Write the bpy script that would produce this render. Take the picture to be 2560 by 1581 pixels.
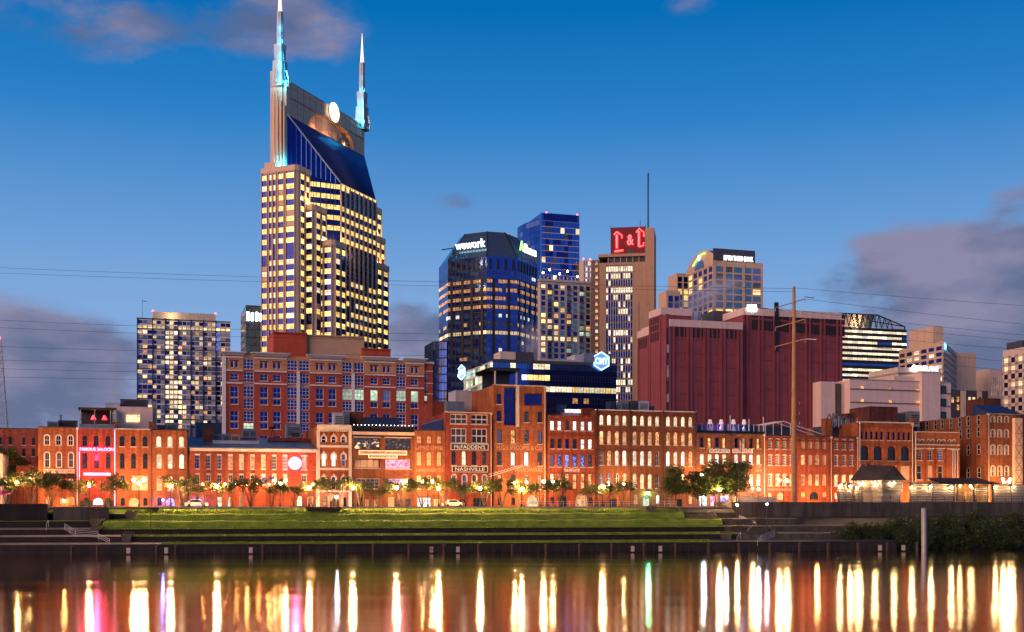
import bpy, bmesh, math, random
from mathutils import Vector, Matrix
from mathutils.geometry import delaunay_2d_cdt
random.seed(7)
RAD = math.radians
S = bpy.context.scene
for _o in list(bpy.data.objects):
    bpy.data.objects.remove(_o)

# ------------------------------------------------------------------ camera
F = 3016.0          # focal length in photo pixels (photo is 2560 wide)
YH = 1262.0         # horizon row in the photo
ZC = 7.5            # eye height above the water
cam_d = bpy.data.cameras.new('camera'); cam = bpy.data.objects.new('camera', cam_d)
S.collection.objects.link(cam); S.camera = cam
cam.location = (0, 0, ZC); cam.rotation_euler = (RAD(90), 0, 0)
cam_d.sensor_width = 36.0; cam_d.lens = 36.0 * F / 2560.0
cam_d.shift_y = (YH - 790.5) / 2560.0
cam_d.clip_start = 0.5; cam_d.clip_end = 9000

# ------------------------------------------------------------------ sky
SUN_DIR = Vector((-0.72, -0.64, 0.27)).normalized()
world = bpy.data.worlds.new("World"); S.world = world; world.use_nodes = True
wt = world.node_tree; wt.nodes.clear()
def wn(t, **k):
    n = wt.nodes.new(t)
    for a, b in k.items(): setattr(n, a, b)
    return n
def wm(op, a, b=None, c=None):
    n = wn('ShaderNodeMath', operation=op)
    for i, v in enumerate((a, b, c)):
        if v is None: continue
        if isinstance(v, (int, float)): n.inputs[i].default_value = v
        else: wt.links.new(v, n.inputs[i])
    return n.outputs[0]
def build_sky():
    L = wt.links.new
    tc = wn('ShaderNodeTexCoord'); sx = wn('ShaderNodeSeparateXYZ'); L(tc.outputs['Generated'], sx.inputs[0])
    el = wm('ARCSINE', sx.outputs[2]); az = wm('ARCTAN2', sx.outputs[0], sx.outputs[1])
    # clear dusk gradient by elevation (degrees / 60)
    eld = wm('MULTIPLY', el, 180 / math.pi / 60)
    r = wn('ShaderNodeValToRGB'); L(eld, r.inputs[0])
    cr = r.color_ramp
    stops = [(0.0, (.37, .46, .74)), (.07, (.30, .45, .745)), (.12, (.245, .415, .73)), (.175, (.186, .376, .70)), (.21, (.135, .328, .665)), (.294, (.024, .216, .578)),
             (.37, (.0005, .152, .466)), (.62, (.002, .075, .31)), (1.0, (.002, .035, .18))]
    cr.elements[0].position = 0; cr.elements[0].color = stops[0][1] + (1,)
    cr.elements[1].position = 1; cr.elements[1].color = stops[-1][1] + (1,)
    for p, c in stops[1:-1]:
        e = cr.elements.new(p); e.color = c + (1,)
    # clouds: noise in direction space thresholded by soft patches
    cm = wn('ShaderNodeCombineXYZ'); L(wm('MULTIPLY', az, 3.0), cm.inputs[0]); L(wm('MULTIPLY', el, 6.5), cm.inputs[1])
    nz = wn('ShaderNodeTexNoise'); nz.inputs['Scale'].default_value = 2.1; nz.inputs['Detail'].default_value = 7; nz.inputs['Roughness'].default_value = .62
    L(cm.outputs[0], nz.inputs['Vector'])
    nf = nz.outputs[0]
    def blob(px, py, sx_, sy_, amp):
        a0 = math.atan((px - 1280) / F); e0 = math.atan((YH - py) / F * math.cos(a0))
        sa, se = sx_ / F, sy_ / F
        da = wm('DIVIDE', wm('SUBTRACT', az, a0), sa); de = wm('DIVIDE', wm('SUBTRACT', el, e0), se)
        q = wm('ADD', wm('MULTIPLY', da, da), wm('MULTIPLY', de, de))
        return wm('MULTIPLY', wm('EXPONENT', wm('MULTIPLY', q, -1.0)), amp)
    tot = None
    for b in [(20, 950, 330, 150, 1.15), (2520, 700, 330, 130, 1.25), (2260, 640, 120, 60, .55), (1010, 830, 80, 95, .95), (2400, 900, 240, 80, .6),
              (760, 40, 140, 140, .46), (240, 40, 340, 110, .43), (560, 90, 280, 80, .33), (1130, 515, 80, 40, .40), (960, 480, 60, 60, .30), (1720, 10, 90, 40, .34), (2540, 480, 90, 50, .5), (1130, 830, 80, 120, .55), (3200, 700, 420, 260, .9), (-700, 900, 420, 180, .9)]:
        v = blob(*b); tot = v if tot is None else wm('ADD', tot, v)
    # the same broken cloud belt carried round the rest of the horizon
    back = wm('MULTIPLY', wm('GREATER_THAN', wm('ABSOLUTE', az), .85), .42)
    belt = wm('MULTIPLY', back, wm('EXPONENT', wm('MULTIPLY', wm('MULTIPLY', el, el), -22.0)))
    tot = wm('ADD', tot, belt)
    k = wm('ADD', tot, wm('MULTIPLY', wm('MULTIPLY', wm('SUBTRACT', nf, .5), 2.5), wm('MINIMUM', wm('MULTIPLY', tot, 2.4), 1.0)))
    mr = wn('ShaderNodeMapRange', interpolation_type='SMOOTHSTEP'); L(k, mr.inputs[0])
    mr.inputs[1].default_value = .20; mr.inputs[2].default_value = .74; mr.inputs[3].default_value = 0; mr.inputs[4].default_value = .92
    # cloud colour: blue grey shadow to mauve, broken by a second noise
    n2 = wn('ShaderNodeTexNoise'); n2.inputs['Scale'].default_value = 3.4; n2.inputs['Detail'].default_value = 5; L(cm.outputs[0], n2.inputs['Vector'])
    cr2 = wn('ShaderNodeValToRGB'); L(n2.outputs[0], cr2.inputs[0])
    cr2.color_ramp.elements[0].position = .41; cr2.color_ramp.elements[0].color = (.12, .145, .26, 1)
    cr2.color_ramp.elements[1].position = .60; cr2.color_ramp.elements[1].color = (.265, .240, .36, 1)
    mx = wn('ShaderNodeMix', data_type='RGBA'); L(mr.outputs[0], mx.inputs[0]); L(r.outputs[0], mx.inputs[6]); L(cr2.outputs[0], mx.inputs[7])
    sk = wn('ShaderNodeTexSky', sky_type='NISHITA'); sk.sun_disc = False
    sk.sun_elevation = math.asin(SUN_DIR.z); sk.sun_rotation = math.atan2(SUN_DIR.x, SUN_DIR.y)
    b1 = wn('ShaderNodeBackground'); b1.inputs[1].default_value = 1.0; L(mx.outputs[2], b1.inputs[0])
    b2 = wn('ShaderNodeBackground'); b2.inputs[1].default_value = .0006; L(sk.outputs[0], b2.inputs[0])
    ad = wn('ShaderNodeAddShader'); L(b1.outputs[0], ad.inputs[0]); L(b2.outputs[0], ad.inputs[1])
    o = wn('ShaderNodeOutputWorld'); L(ad.outputs[0], o.inputs[0])
build_sky()

# ------------------------------------------------------------------ afterglow (one soft low sun)
sd = bpy.data.lights.new('sun', 'SUN'); sd.energy = 3.5; sd.angle = RAD(60); sd.color = (1.0, .58, .38)
so = bpy.data.objects.new('sun', sd); S.collection.objects.link(so)
so.rotation_euler = SUN_DIR.to_track_quat('Z', 'Y').to_euler()

S.view_settings.view_transform = 'Standard'; S.view_settings.look = 'None'
S.view_settings.exposure = 0.0; S.view_settings.gamma = 1.0; S.view_settings.use_curve_mapping = False
S.render.engine = 'CYCLES'
cy = S.cycles
cy.use_denoising = True
try: cy.denoiser = 'OPENIMAGEDENOISE'
except Exception: pass
cy.max_bounces = 5; cy.diffuse_bounces = 2; cy.glossy_bounces = 3; cy.transmission_bounces = 2; cy.volume_bounces = 3
cy.sample_clamp_indirect = 6.0; cy.sample_clamp_direct = 0.0
cy.use_light_tree = True; cy.caustics_reflective = False; cy.caustics_refractive = False

# ------------------------------------------------------------------ frames of reference
TH = RAD(17); CT, ST = math.cos(TH), math.sin(TH)      # the street grid is turned 17 degrees
Y0 = 230.0                                             # street front at the middle of the view
ZS = 7.0                                               # street level
def U_at(px, V):
    t = (px - 1280) / F
    return (t * (Y0 + V * CT) + V * ST) / (CT - t * ST)
def V_at(px, U):
    t = (px - 1280) / F
    return (U * CT - t * (Y0 + U * ST)) / (ST + t * CT)
def W2(U, V): return Vector((U * CT - V * ST, Y0 + U * ST + V * CT))
def Y_of(px, V):
    return W2(U_at(px, V), V).y
def Z_at(py, Y): return ZC + (YH - py) / F * Y

# ------------------------------------------------------------------ scene helpers
COL = S.collection
def link(o):
    COL.objects.link(o); return o
def meta(o, label=None, cat=None, group=None, kind=None):
    if label: o['label'] = label
    if cat: o['category'] = cat
    if group: o['group'] = group
    if kind: o['kind'] = kind
    return o
def empty(name, loc, rz=0.0, label=None, cat=None, group=None):
    o = link(bpy.data.objects.new(name, None)); o.empty_display_size = .5
    o.location = loc; o.rotation_euler = (0, 0, rz)
    return meta(o, label, cat, group)
def put(name, mesh, parent=None, loc=(0, 0, 0), rot=(0, 0, 0), scale=None):
    o = link(bpy.data.objects.new(name, mesh))
    if parent is not None: o.parent = parent
    o.location = loc; o.rotation_euler = rot
    if scale: o.scale = scale
    return o

class MB:
    """collects faces into one mesh"""
    def __init__(s): s.v = []; s.f = []; s.mi = []; s.mats = []; s.sm = []
    def m(s, mat):
        if mat not in s.mats: s.mats.append(mat)
        return s.mats.index(mat)
    def face(s, pts, mat, smooth=False):
        b = len(s.v); s.v.extend([tuple(p) for p in pts]); s.f.append(tuple(range(b, b + len(pts)))); s.mi.append(s.m(mat)); s.sm.append(smooth)
    def raw(s, verts, faces, mat, smooth=False):
        b = len(s.v); s.v.extend([tuple(p) for p in verts]); i = s.m(mat)
        for f in faces: s.f.append(tuple(b + k for k in f)); s.mi.append(i); s.sm.append(smooth)
    def box(s, x0, x1, y0, y1, z0, z1, mat, skip=''):
        v = [(x0, y0, z0), (x1, y0, z0), (x1, y1, z0), (x0, y1, z0), (x0, y0, z1), (x1, y0, z1), (x1, y1, z1), (x0, y1, z1)]
        fs = {'b': (3, 2, 1, 0), 't': (4, 5, 6, 7), 'f': (0, 1, 5, 4), 'r': (1, 2, 6, 5), 'k': (2, 3, 7, 6), 'l': (3, 0, 4, 7)}
        s.raw(v, [f for k, f in fs.items() if k not in skip], mat); return s
    def prism(s, poly, z0, z1, mat, top=True, bot=False, tm=None, poly2=None):
        n = len(poly); p2 = poly2 or poly
        v = [(x, y, z0) for x, y in poly] + [(x, y, z1) for x, y in p2]
        s.raw(v, [(i, (i + 1) % n, n + (i + 1) % n, n + i) for i in range(n)], mat)
        if top: s.face([(x, y, z1) for x, y in p2], tm or mat)
        if bot: s.face([(x, y, z0) for x, y in reversed(poly)], mat)
        return s
    def bar(s, a, b, w, mat, h=None):
        a, b = Vector(a), Vector(b); d = (b - a).normalized(); h = h or w
        up = Vector((0, 0, 1)) if abs(d.z) < .95 else Vector((0, 1, 0))
        p = d.cross(up).normalized() * w / 2; q = p.cross(d).normalized() * h / 2
        v = [a - p - q, a + p - q, a + p + q, a - p + q, b - p - q, b + p - q, b + p + q, b - p + q]
        s.raw(v, [(3, 2, 1, 0), (4, 5, 6, 7), (0, 1, 5, 4), (1, 2, 6, 5), (2, 3, 7, 6), (3, 0, 4, 7)], mat); return s
    def tube(s, pts, rad, mat, n=8, caps=True):
        pts = [Vector(p) for p in pts]; k = len(pts)
        if isinstance(rad, (int, float)): rad = [rad] * k
        rings = []
        for i, p in enumerate(pts):
            d = (pts[min(i + 1, k - 1)] - pts[max(i - 1, 0)]).normalized()
            up = Vector((0, 0, 1)) if abs(d.z) < .95 else Vector((0, 1, 0))
            a = d.cross(up).normalized(); b = a.cross(d)
            rings.append([p + (a * math.cos(2 * math.pi * j / n) + b * math.sin(2 * math.pi * j / n)) * rad[i] for j in range(n)])
        v = [q for r in rings for q in r]
        f = [(i * n + j, i * n + (j + 1) % n, (i + 1) * n + (j + 1) % n, (i + 1) * n + j) for i in range(k - 1) for j in range(n)]
        s.raw(v, f, mat, True)
        if caps:
            s.face(rings[0][::-1], mat); s.face(rings[-1], mat)
        return s
    def lathe(s, prof, mat, n=12, cx=0, cy=0, smooth=True):
        v = [(cx + r * math.cos(2 * math.pi * j / n), cy + r * math.sin(2 * math.pi * j / n), z) for r, z in prof for j in range(n)]
        f = [(i * n + j, i * n + (j + 1) % n, (i + 1) * n + (j + 1) % n, (i + 1) * n + j) for i in range(len(prof) - 1) for j in range(n)]
        s.raw(v, f, mat, smooth); return s
    def mesh(s, name):
        me = bpy.data.meshes.new(name); me.from_pydata(s.v, [], s.f)
        for m in s.mats: me.materials.append(m)
        me.polygons.foreach_set('material_index', s.mi); me.polygons.foreach_set('use_smooth', s.sm)
        me.update(); return me
    def build(s, name, parent=None, loc=(0, 0, 0), rot=(0, 0, 0)):
        return put(name, s.mesh(name), parent, loc, rot)

# ------------------------------------------------------------------ materials
MAT = {}
def nodes(name):
    m = bpy.data.materials.new(name); m.use_nodes = True; t = m.node_tree
    b = t.nodes['Principled BSDF']
    return m, t, b
def pm(name, col, rough=.7, metal=0.0, var=.18, scale=.6, bump=0.0, bscale=6.0, streak=0.0, spec=.5, emit=None, es=0.0, col2=None):
    """painted / stone / metal surface: base colour broken by two scales of noise, optional rain streaks"""
    if name in MAT: return MAT[name]
    m, t, b = nodes(name); L = t.links.new
    tc = t.nodes.new('ShaderNodeTexCoord')
    n1 = t.nodes.new('ShaderNodeTexNoise'); n1.inputs['Scale'].default_value = scale; n1.inputs['Detail'].default_value = 6; n1.inputs['Roughness'].default_value = .65
    L(tc.outputs['Object'], n1.inputs['Vector'])
    r = t.nodes.new('ShaderNodeValToRGB'); L(n1.outputs[0], r.inputs[0])
    c2 = col2 or tuple(min(1, c * (1 + var)) for c in col)
    r.color_ramp.elements[0].position = .3; r.color_ramp.elements[0].color = tuple(c * (1 - var) for c in col) + (1,)
    r.color_ramp.elements[1].position = .7; r.color_ramp.elements[1].color = tuple(c2) + (1,)
    out = r.outputs[0]
    if streak:
        mp = t.nodes.new('ShaderNodeMapping'); L(tc.outputs['Object'], mp.inputs[0]); mp.inputs['Scale'].default_value = (.6, .6, .05)
        n3 = t.nodes.new('ShaderNodeTexNoise'); n3.inputs['Scale'].default_value = 1.5; n3.inputs['Detail'].default_value = 5; L(mp.outputs[0], n3.inputs['Vector'])
        r3 = t.nodes.new('ShaderNodeValToRGB'); L(n3.outputs[0], r3.inputs[0])
        g = 1 - streak
        r3.color_ramp.elements[0].position = .38; r3.color_ramp.elements[0].color = (g, g, g, 1)
        r3.color_ramp.elements[1].position = .6; r3.color_ramp.elements[1].color = (1, 1, 1, 1)
        mx = t.nodes.new('ShaderNodeMix'); mx.data_type = 'RGBA'; mx.blend_type = 'MULTIPLY'; mx.inputs[0].default_value = 1
        L(out, mx.inputs[6]); L(r3.outputs[0], mx.inputs[7]); out = mx.outputs[2]
    L(out, b.inputs['Base Color'])
    b.inputs['Roughness'].default_value = rough; b.inputs['Metallic'].default_value = metal; b.inputs['Specular IOR Level'].default_value = spec
    if bump:
        n2 = t.nodes.new('ShaderNodeTexNoise'); n2.inputs['Scale'].default_value = bscale; n2.inputs['Detail'].default_value = 4; L(tc.outputs['Object'], n2.inputs['Vector'])
        bp = t.nodes.new('ShaderNodeBump'); bp.inputs['Strength'].default_value = bump; bp.inputs['Distance'].default_value = .1
        L(n2.outputs[0], bp.inputs['Height']); L(bp.outputs[0], b.inputs['Normal'])
    if emit:
        b.inputs['Emission Color'].default_value = tuple(emit) + (1,); b.inputs['Emission Strength'].default_value = es
    MAT[name] = m; return m
def brick(name, col, mortar=(.30, .22, .17), patch=.35, streak=.35):
    """brickwork: courses, odd burnt bricks, patches of repointing and rain streaks"""
    if name in MAT: return MAT[name]
    m, t, b = nodes(name); L = t.links.new
    tc = t.nodes.new('ShaderNodeTexCoord')
    sp = t.nodes.new('ShaderNodeSeparateXYZ'); L(tc.outputs['Object'], sp.inputs[0])
    ad = t.nodes.new('ShaderNodeMath'); ad.operation = 'ADD'; L(sp.outputs[0], ad.inputs[0]); L(sp.outputs[1], ad.inputs[1])
    cb = t.nodes.new('ShaderNodeCombineXYZ'); L(ad.outputs[0], cb.inputs[0]); L(sp.outputs[2], cb.inputs[1])
    bk = t.nodes.new('ShaderNodeTexBrick'); L(cb.outputs[0], bk.inputs['Vector'])
    bk.inputs['Scale'].default_value = 1.0; bk.inputs['Brick Width'].default_value = .42; bk.inputs['Row Height'].default_value = .15; bk.inputs['Mortar Size'].default_value = .018
    bk.inputs['Color1'].default_value = tuple(c * .72 for c in col) + (1,); bk.inputs['Color2'].default_value = tuple(min(1, c * 1.28) for c in col) + (1,)
    bk.inputs['Mortar'].default_value = tuple(.12 * a + .88 * c for a, c in zip(mortar, col)) + (1,)
    n1 = t.nodes.new('ShaderNodeTexNoise'); n1.inputs['Scale'].default_value = .35; n1.inputs['Detail'].default_value = 8; n1.inputs['Roughness'].default_value = .7; L(tc.outputs['Object'], n1.inputs['Vector'])
    r = t.nodes.new('ShaderNodeValToRGB'); L(n1.outputs[0], r.inputs[0])
    a = 1 - patch; c = 1 + patch * .6
    r.color_ramp.elements[0].position = .32; r.color_ramp.elements[0].color = (a, a * .97, a * .95, 1)
    r.color_ramp.elements[1].position = .68; r.color_ramp.elements[1].color = (c, c, c, 1)
    mx = t.nodes.new('ShaderNodeMix'); mx.data_type = 'RGBA'; mx.blend_type = 'MULTIPLY'; mx.inputs[0].default_value = 1; mx.clamp_result = False
    L(bk.outputs[0], mx.inputs[6]); L(r.outputs[0], mx.inputs[7])
    mp = t.nodes.new('ShaderNodeMapping'); L(tc.outputs['Object'], mp.inputs[0]); mp.inputs['Scale'].default_value = (1.4, 1.4, .07)
    n3 = t.nodes.new('ShaderNodeTexNoise'); n3.inputs['Scale'].default_value = 1.3; n3.inputs['Detail'].default_value = 6; L(mp.outputs[0], n3.inputs['Vector'])
    r3 = t.nodes.new('ShaderNodeValToRGB'); L(n3.outputs[0], r3.inputs[0])
    g = 1 - streak
    r3.color_ramp.elements[0].position = .36; r3.color_ramp.elements[0].color = (g, g, g, 1); r3.color_ramp.elements[1].position = .58; r3.color_ramp.elements[1].color = (1, 1, 1, 1)
    m2 = t.nodes.new('ShaderNodeMix'); m2.data_type = 'RGBA'; m2.blend_type = 'MULTIPLY'; m2.inputs[0].default_value = 1
    L(mx.outputs[2], m2.inputs[6]); L(r3.outputs[0], m2.inputs[7]); L(m2.outputs[2], b.inputs['Base Color'])
    b.inputs['Roughness'].default_value = .85; b.inputs['Specular IOR Level'].default_value = .3
    bp = t.nodes.new('ShaderNodeBump'); bp.inputs['Strength'].default_value = .4; bp.inputs['Distance'].default_value = .03; L(bk.outputs[1], bp.inputs['Height']); bp.invert = True; L(bp.outputs[0], b.inputs['Normal'])
    MAT[name] = m; return m
def lit(name, hi, lo, strength, cell=.8, sample=False, thr=(.38, .62), stretch=(1, 1, 1)):
    """a lit room behind glass: uneven furniture, blinds and lamps, different behind every pane"""
    if name in MAT: return MAT[name]
    m, t, b = nodes(name); L = t.links.new
    tc = t.nodes.new('ShaderNodeTexCoord'); oi = t.nodes.new('ShaderNodeObjectInfo')
    sc = t.nodes.new('ShaderNodeMath'); sc.operation = 'MULTIPLY'; sc.inputs[1].default_value = 137.0; L(oi.outputs['Random'], sc.inputs[0])
    ad = t.nodes.new('ShaderNodeVectorMath'); ad.operation = 'ADD'; L(tc.outputs['Object'], ad.inputs[0]); L(sc.outputs[0], ad.inputs[1])
    mp = t.nodes.new('ShaderNodeMapping'); L(ad.outputs[0], mp.inputs[0]); mp.inputs['Scale'].default_value = stretch
    n1 = t.nodes.new('ShaderNodeTexNoise'); n1.inputs['Scale'].default_value = 1 / cell; n1.inputs['Detail'].default_value = 3; n1.inputs['Roughness'].default_value = .6; L(mp.outputs[0], n1.inputs['Vector'])
    vo = t.nodes.new('ShaderNodeTexVoronoi'); vo.inputs['Scale'].default_value = 1.4 / cell; vo.distance = 'CHEBYCHEV'; L(mp.outputs[0], vo.inputs['Vector'])
    hs = t.nodes.new('ShaderNodeSeparateColor'); L(vo.outputs['Color'], hs.inputs[0])
    av = t.nodes.new('ShaderNodeMath'); av.operation = 'MULTIPLY_ADD'; L(hs.outputs[0], av.inputs[0]); av.inputs[1].default_value = .35; L(n1.outputs[0], av.inputs[2])
    sb = t.nodes.new('ShaderNodeMath'); sb.operation = 'SUBTRACT'; L(av.outputs[0], sb.inputs[0]); sb.inputs[1].default_value = .17
    r = t.nodes.new('ShaderNodeValToRGB'); L(sb.outputs[0], r.inputs[0])
    r.color_ramp.elements[0].position = thr[0]; r.color_ramp.elements[0].color = tuple(lo) + (1,)
    r.color_ramp.elements[1].position = thr[1]; r.color_ramp.elements[1].color = tuple(hi) + (1,)
    L(r.outputs[0], b.inputs['Emission Color'])
    # blinds drawn to different heights and brighter ceilings
    def mth(op, a, b_, c=None):
        n = t.nodes.new('ShaderNodeMath'); n.operation = op
        for i, v in enumerate((a, b_, c)):
            if v is None: continue
            if isinstance(v, (int, float)): n.inputs[i].default_value = v
            else: L(v, n.inputs[i])
        return n.outputs[0]
    sg = t.nodes.new('ShaderNodeSeparateXYZ'); L(tc.outputs['Generated'], sg.inputs[0])
    fr = mth('FRACT', mth('MULTIPLY', oi.outputs['Random'], 91.7), 0.0)
    blind = mth('MULTIPLY_ADD', mth('GREATER_THAN', sg.outputs[2], mth('MULTIPLY_ADD', fr, 1.1, .25)), -.38, 1.0)
    ceil = mth('MULTIPLY_ADD', mth('POWER', sg.outputs[2], 3.0), .35, .82)
    br = mth('MULTIPLY_ADD', mth('POWER', oi.outputs['Random'], 1.6), strength * 1.35, strength * 1.05)
    L(mth('MULTIPLY', br, mth('MULTIPLY', blind, ceil)), b.inputs['Emission Strength'])
    b.inputs['Base Color'].default_value = (.02, .02, .03, 1); b.inputs['Roughness'].default_value = .15
    if not sample: m.cycles.emission_sampling = 'NONE'
    MAT[name] = m; return m
def glow(name, col, strength, sample=True):
    if name in MAT: return MAT[name]
    m, t, b = nodes(name)
    b.inputs['Base Color'].default_value = (.5, .5, .5, 1)
    b.inputs['Emission Color'].default_value = tuple(col) + (1,); b.inputs['Emission Strength'].default_value = strength
    if not sample: m.cycles.emission_sampling = 'NONE'
    MAT[name] = m; return m
def glass(name, col, metal, rough=.06, var=.25):
    """coated window glass: mirrors the sky, each pane a little out of true"""
    if name in MAT: return MAT[name]
    m, t, b = nodes(name); L = t.links.new
    oi = t.nodes.new('ShaderNodeObjectInfo'); tc = t.nodes.new('ShaderNodeTexCoord')
    n1 = t.nodes.new('ShaderNodeTexNoise'); n1.inputs['Scale'].default_value = .5; L(tc.outputs['Object'], n1.inputs['Vector'])
    ad = t.nodes.new('ShaderNodeMath'); ad.operation = 'ADD'; L(oi.outputs['Random'], ad.inputs[0]); L(n1.outputs[0], ad.inputs[1])
    r = t.nodes.new('ShaderNodeValToRGB'); L(ad.outputs[0], r.inputs[0])
    r.color_ramp.elements[0].position = .2; r.color_ramp.elements[0].color = tuple(c * (1 - var) for c in col) + (1,)
    r.color_ramp.elements[1].position = 1; r.color_ramp.elements[1].color = tuple(min(1, c * (1 + var)) for c in col) + (1,)
    L(r.outputs[0], b.inputs['Base Color'])
    b.inputs['Metallic'].default_value = metal; b.inputs['Roughness'].default_value = rough
    n2 = t.nodes.new('ShaderNodeTexNoise'); n2.inputs['Scale'].default_value = .7; L(tc.outputs['Object'], n2.inputs['Vector'])
    bp = t.nodes.new('ShaderNodeBump'); bp.inputs['Strength'].default_value = .12; bp.inputs['Distance'].default_value = .05; L(n2.outputs[0], bp.inputs['Height']); L(bp.outputs[0], b.inputs['Normal'])
    MAT[name] = m; return m

lit('lit_warm', (1.0, .78, .42), (.72, .42, .17), 1.25, .55)
lit('lit_gold', (1.0, .74, .24), (.78, .45, .10), 1.35, 1.1)
lit('lit_pale', (1.0, .86, .60), (.70, .50, .28), 1.25, .6)
lit('lit_white', (1.0, .95, .88), (.58, .58, .58), 1.5, .5)
lit('lit_orange', (1.0, .52, .20), (.45, .14, .04), 1.0, .6)
lit('lit_blue', (.16, .30, 1.0), (.01, .02, .14), 1.1, .3, thr=(.45, .6))
lit('lit_pink', (1.0, .35, .45), (.75, .08, .16), 1.6, .7, sample=True)
lit('lit_dim', (.24, .13, .06), (.015, .015, .03), .8, .4, thr=(.60, .78))
lit('lit_bar', (1.0, .55, .25), (.02, .015, .02), 1.3, 1.1, thr=(.64, .76), stretch=(1, 1, 2.2))
lit('lit_violet', (.55, .40, 1.0), (.30, .12, .10), 1.2, .5)
lit('lit_green', (.62, .80, .55), (.30, .46, .32), .7, .9)
glass('g_dark', (.012, .014, .024), 0.0, .08)
glass('g_navy', (.011, .018, .14), .75, .08)
glass('g_mid', (.022, .050, .26), .78, .08)
glass('g_blue', (.035, .10, .36), .8, .08)
glass('g_teal', (.10, .20, .26), .7, .12)
glass('g_grey', (.16, .18, .34), .6, .15)
pm('white_paint', (.72, .66, .58), .6, var=.10)
pm('cream_stone', (.62, .50, .40), .8, var=.12, streak=.15)
pm('dark_metal', (.025, .022, .024), .5, .3)
pm('black_paint', (.012, .010, .010), .6)
pm('grey_metal', (.22, .23, .26), .5, .4, streak=.2)
pm('pale_metal', (.50, .48, .50), .5, .2, streak=.15)
pm('roof_dark', (.022, .024, .036), .8, scale=1.5)
pm('roof_grey', (.10, .11, .15), .7, scale=1.2)
pm('roof_blue', (.016, .028, .085), .55, scale=1.5)
pm('blank_panel', (.62, .40, .25), .8, var=.15, scale=1.5)
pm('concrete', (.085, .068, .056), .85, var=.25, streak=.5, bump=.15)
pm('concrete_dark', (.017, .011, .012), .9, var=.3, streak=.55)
pm('stone_dark', (.012, .007, .007), .9, var=.5, scale=.9, streak=.6)  # shade of the risers facing away from the lamps is put into this colour
pm('asphalt', (.05, .048, .05), .85, scale=.8, bump=.1)
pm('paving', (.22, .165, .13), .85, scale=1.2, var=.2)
pm('tan_stone', (.66, .44, .30), .75, var=.07, streak=.12)
pm('wood_pole', (.36, .17, .075), .8, var=.25, scale=.8)
pm('wood_dark', (.035, .022, .018), .85, var=.4)

# ------------------------------------------------------------------ text
def text_mesh(txt, h, mat, ext=.03, off=0.0, width=None, shear=0.0, spacing=1.0):
    cu = bpy.data.curves.new('text', 'FONT'); cu.body = txt; cu.size = 1.0; cu.extrude = ext; cu.offset = off
    cu.align_x = 'CENTER'; cu.resolution_u = 3; cu.shear = shear; cu.space_character = spacing
    o = bpy.data.objects.new('text', cu); COL.objects.link(o)
    dg = bpy.context.evaluated_depsgraph_get(); dg.update()
    me = bpy.data.meshes.new_from_object(o.evaluated_get(dg))
    bpy.data.objects.remove(o); bpy.data.curves.remove(cu)
    xs = [v.co.x for v in me.vertices]; ys = [v.co.y for v in me.vertices]
    cx, hx = (min(xs) + max(xs)) / 2, max(xs) - min(xs); cy_, hy = (min(ys) + max(ys)) / 2, max(ys) - min(ys)
    kz = h / hy; kx = (width / hx) if width else kz
    for v in me.vertices:
        x, y, z = v.co
        v.co = ((x - cx) * kx, -z, (y - cy_) * kz)      # stands upright facing -y
    me.materials.clear(); me.materials.append(mat); me.update()
    return me

# ------------------------------------------------------------------ openings and windows
def outline(w, h, rise, n=8):
    """rectangle with an arched head; origin bottom left"""
    if rise <= 1e-4: return [(0, 0), (w, 0), (w, h), (0, h)]
    rise = min(rise, w / 2, h)
    R = (w * w / 4 + rise * rise) / (2 * rise); cz = h - R
    a0 = math.acos(max(-1, min(1, (w / 2) / R))); 
    if cz > h - rise: a0 = -a0
    pts = [(0, 0), (w, 0)]
    for i in range(n + 1):
        a = a0 + (math.pi - 2 * a0) * i / n
        pts.append((w / 2 + R * math.cos(a), cz + R * math.sin(a)))
    return pts
def holed(mb, outer, holes, mat, y=0.0, depth=.35, rmat=None):
    """flat wall in x,z with holes, plus the reveals of the holes"""
    vs = [Vector(p) for p in outer]; fs = [list(range(len(outer)))]
    for h in holes:
        b = len(vs); vs += [Vector(p) for p in h]; fs.append(list(range(b, b + len(h))))
    ov, oe, of, a_, b_, c_ = delaunay_2d_cdt(vs, [], fs, 1, 1e-5)
    # keep triangles whose original-face list is only the outer face
    keep = [f for f, src in zip(of, c_) if list(src) == [0]]
    mb.raw([(p[0], y, p[1]) for p in ov], keep, mat)
    for h in holes:
        n = len(h)
        for i in range(n):
            p, q = h[i], h[(i + 1) % n]
            mb.face([(p[0], y, p[1]), (p[0], y + depth, p[1]), (q[0], y + depth, q[1]), (q[0], y, q[1])], rmat or mat)
WCACHE = {}
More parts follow.
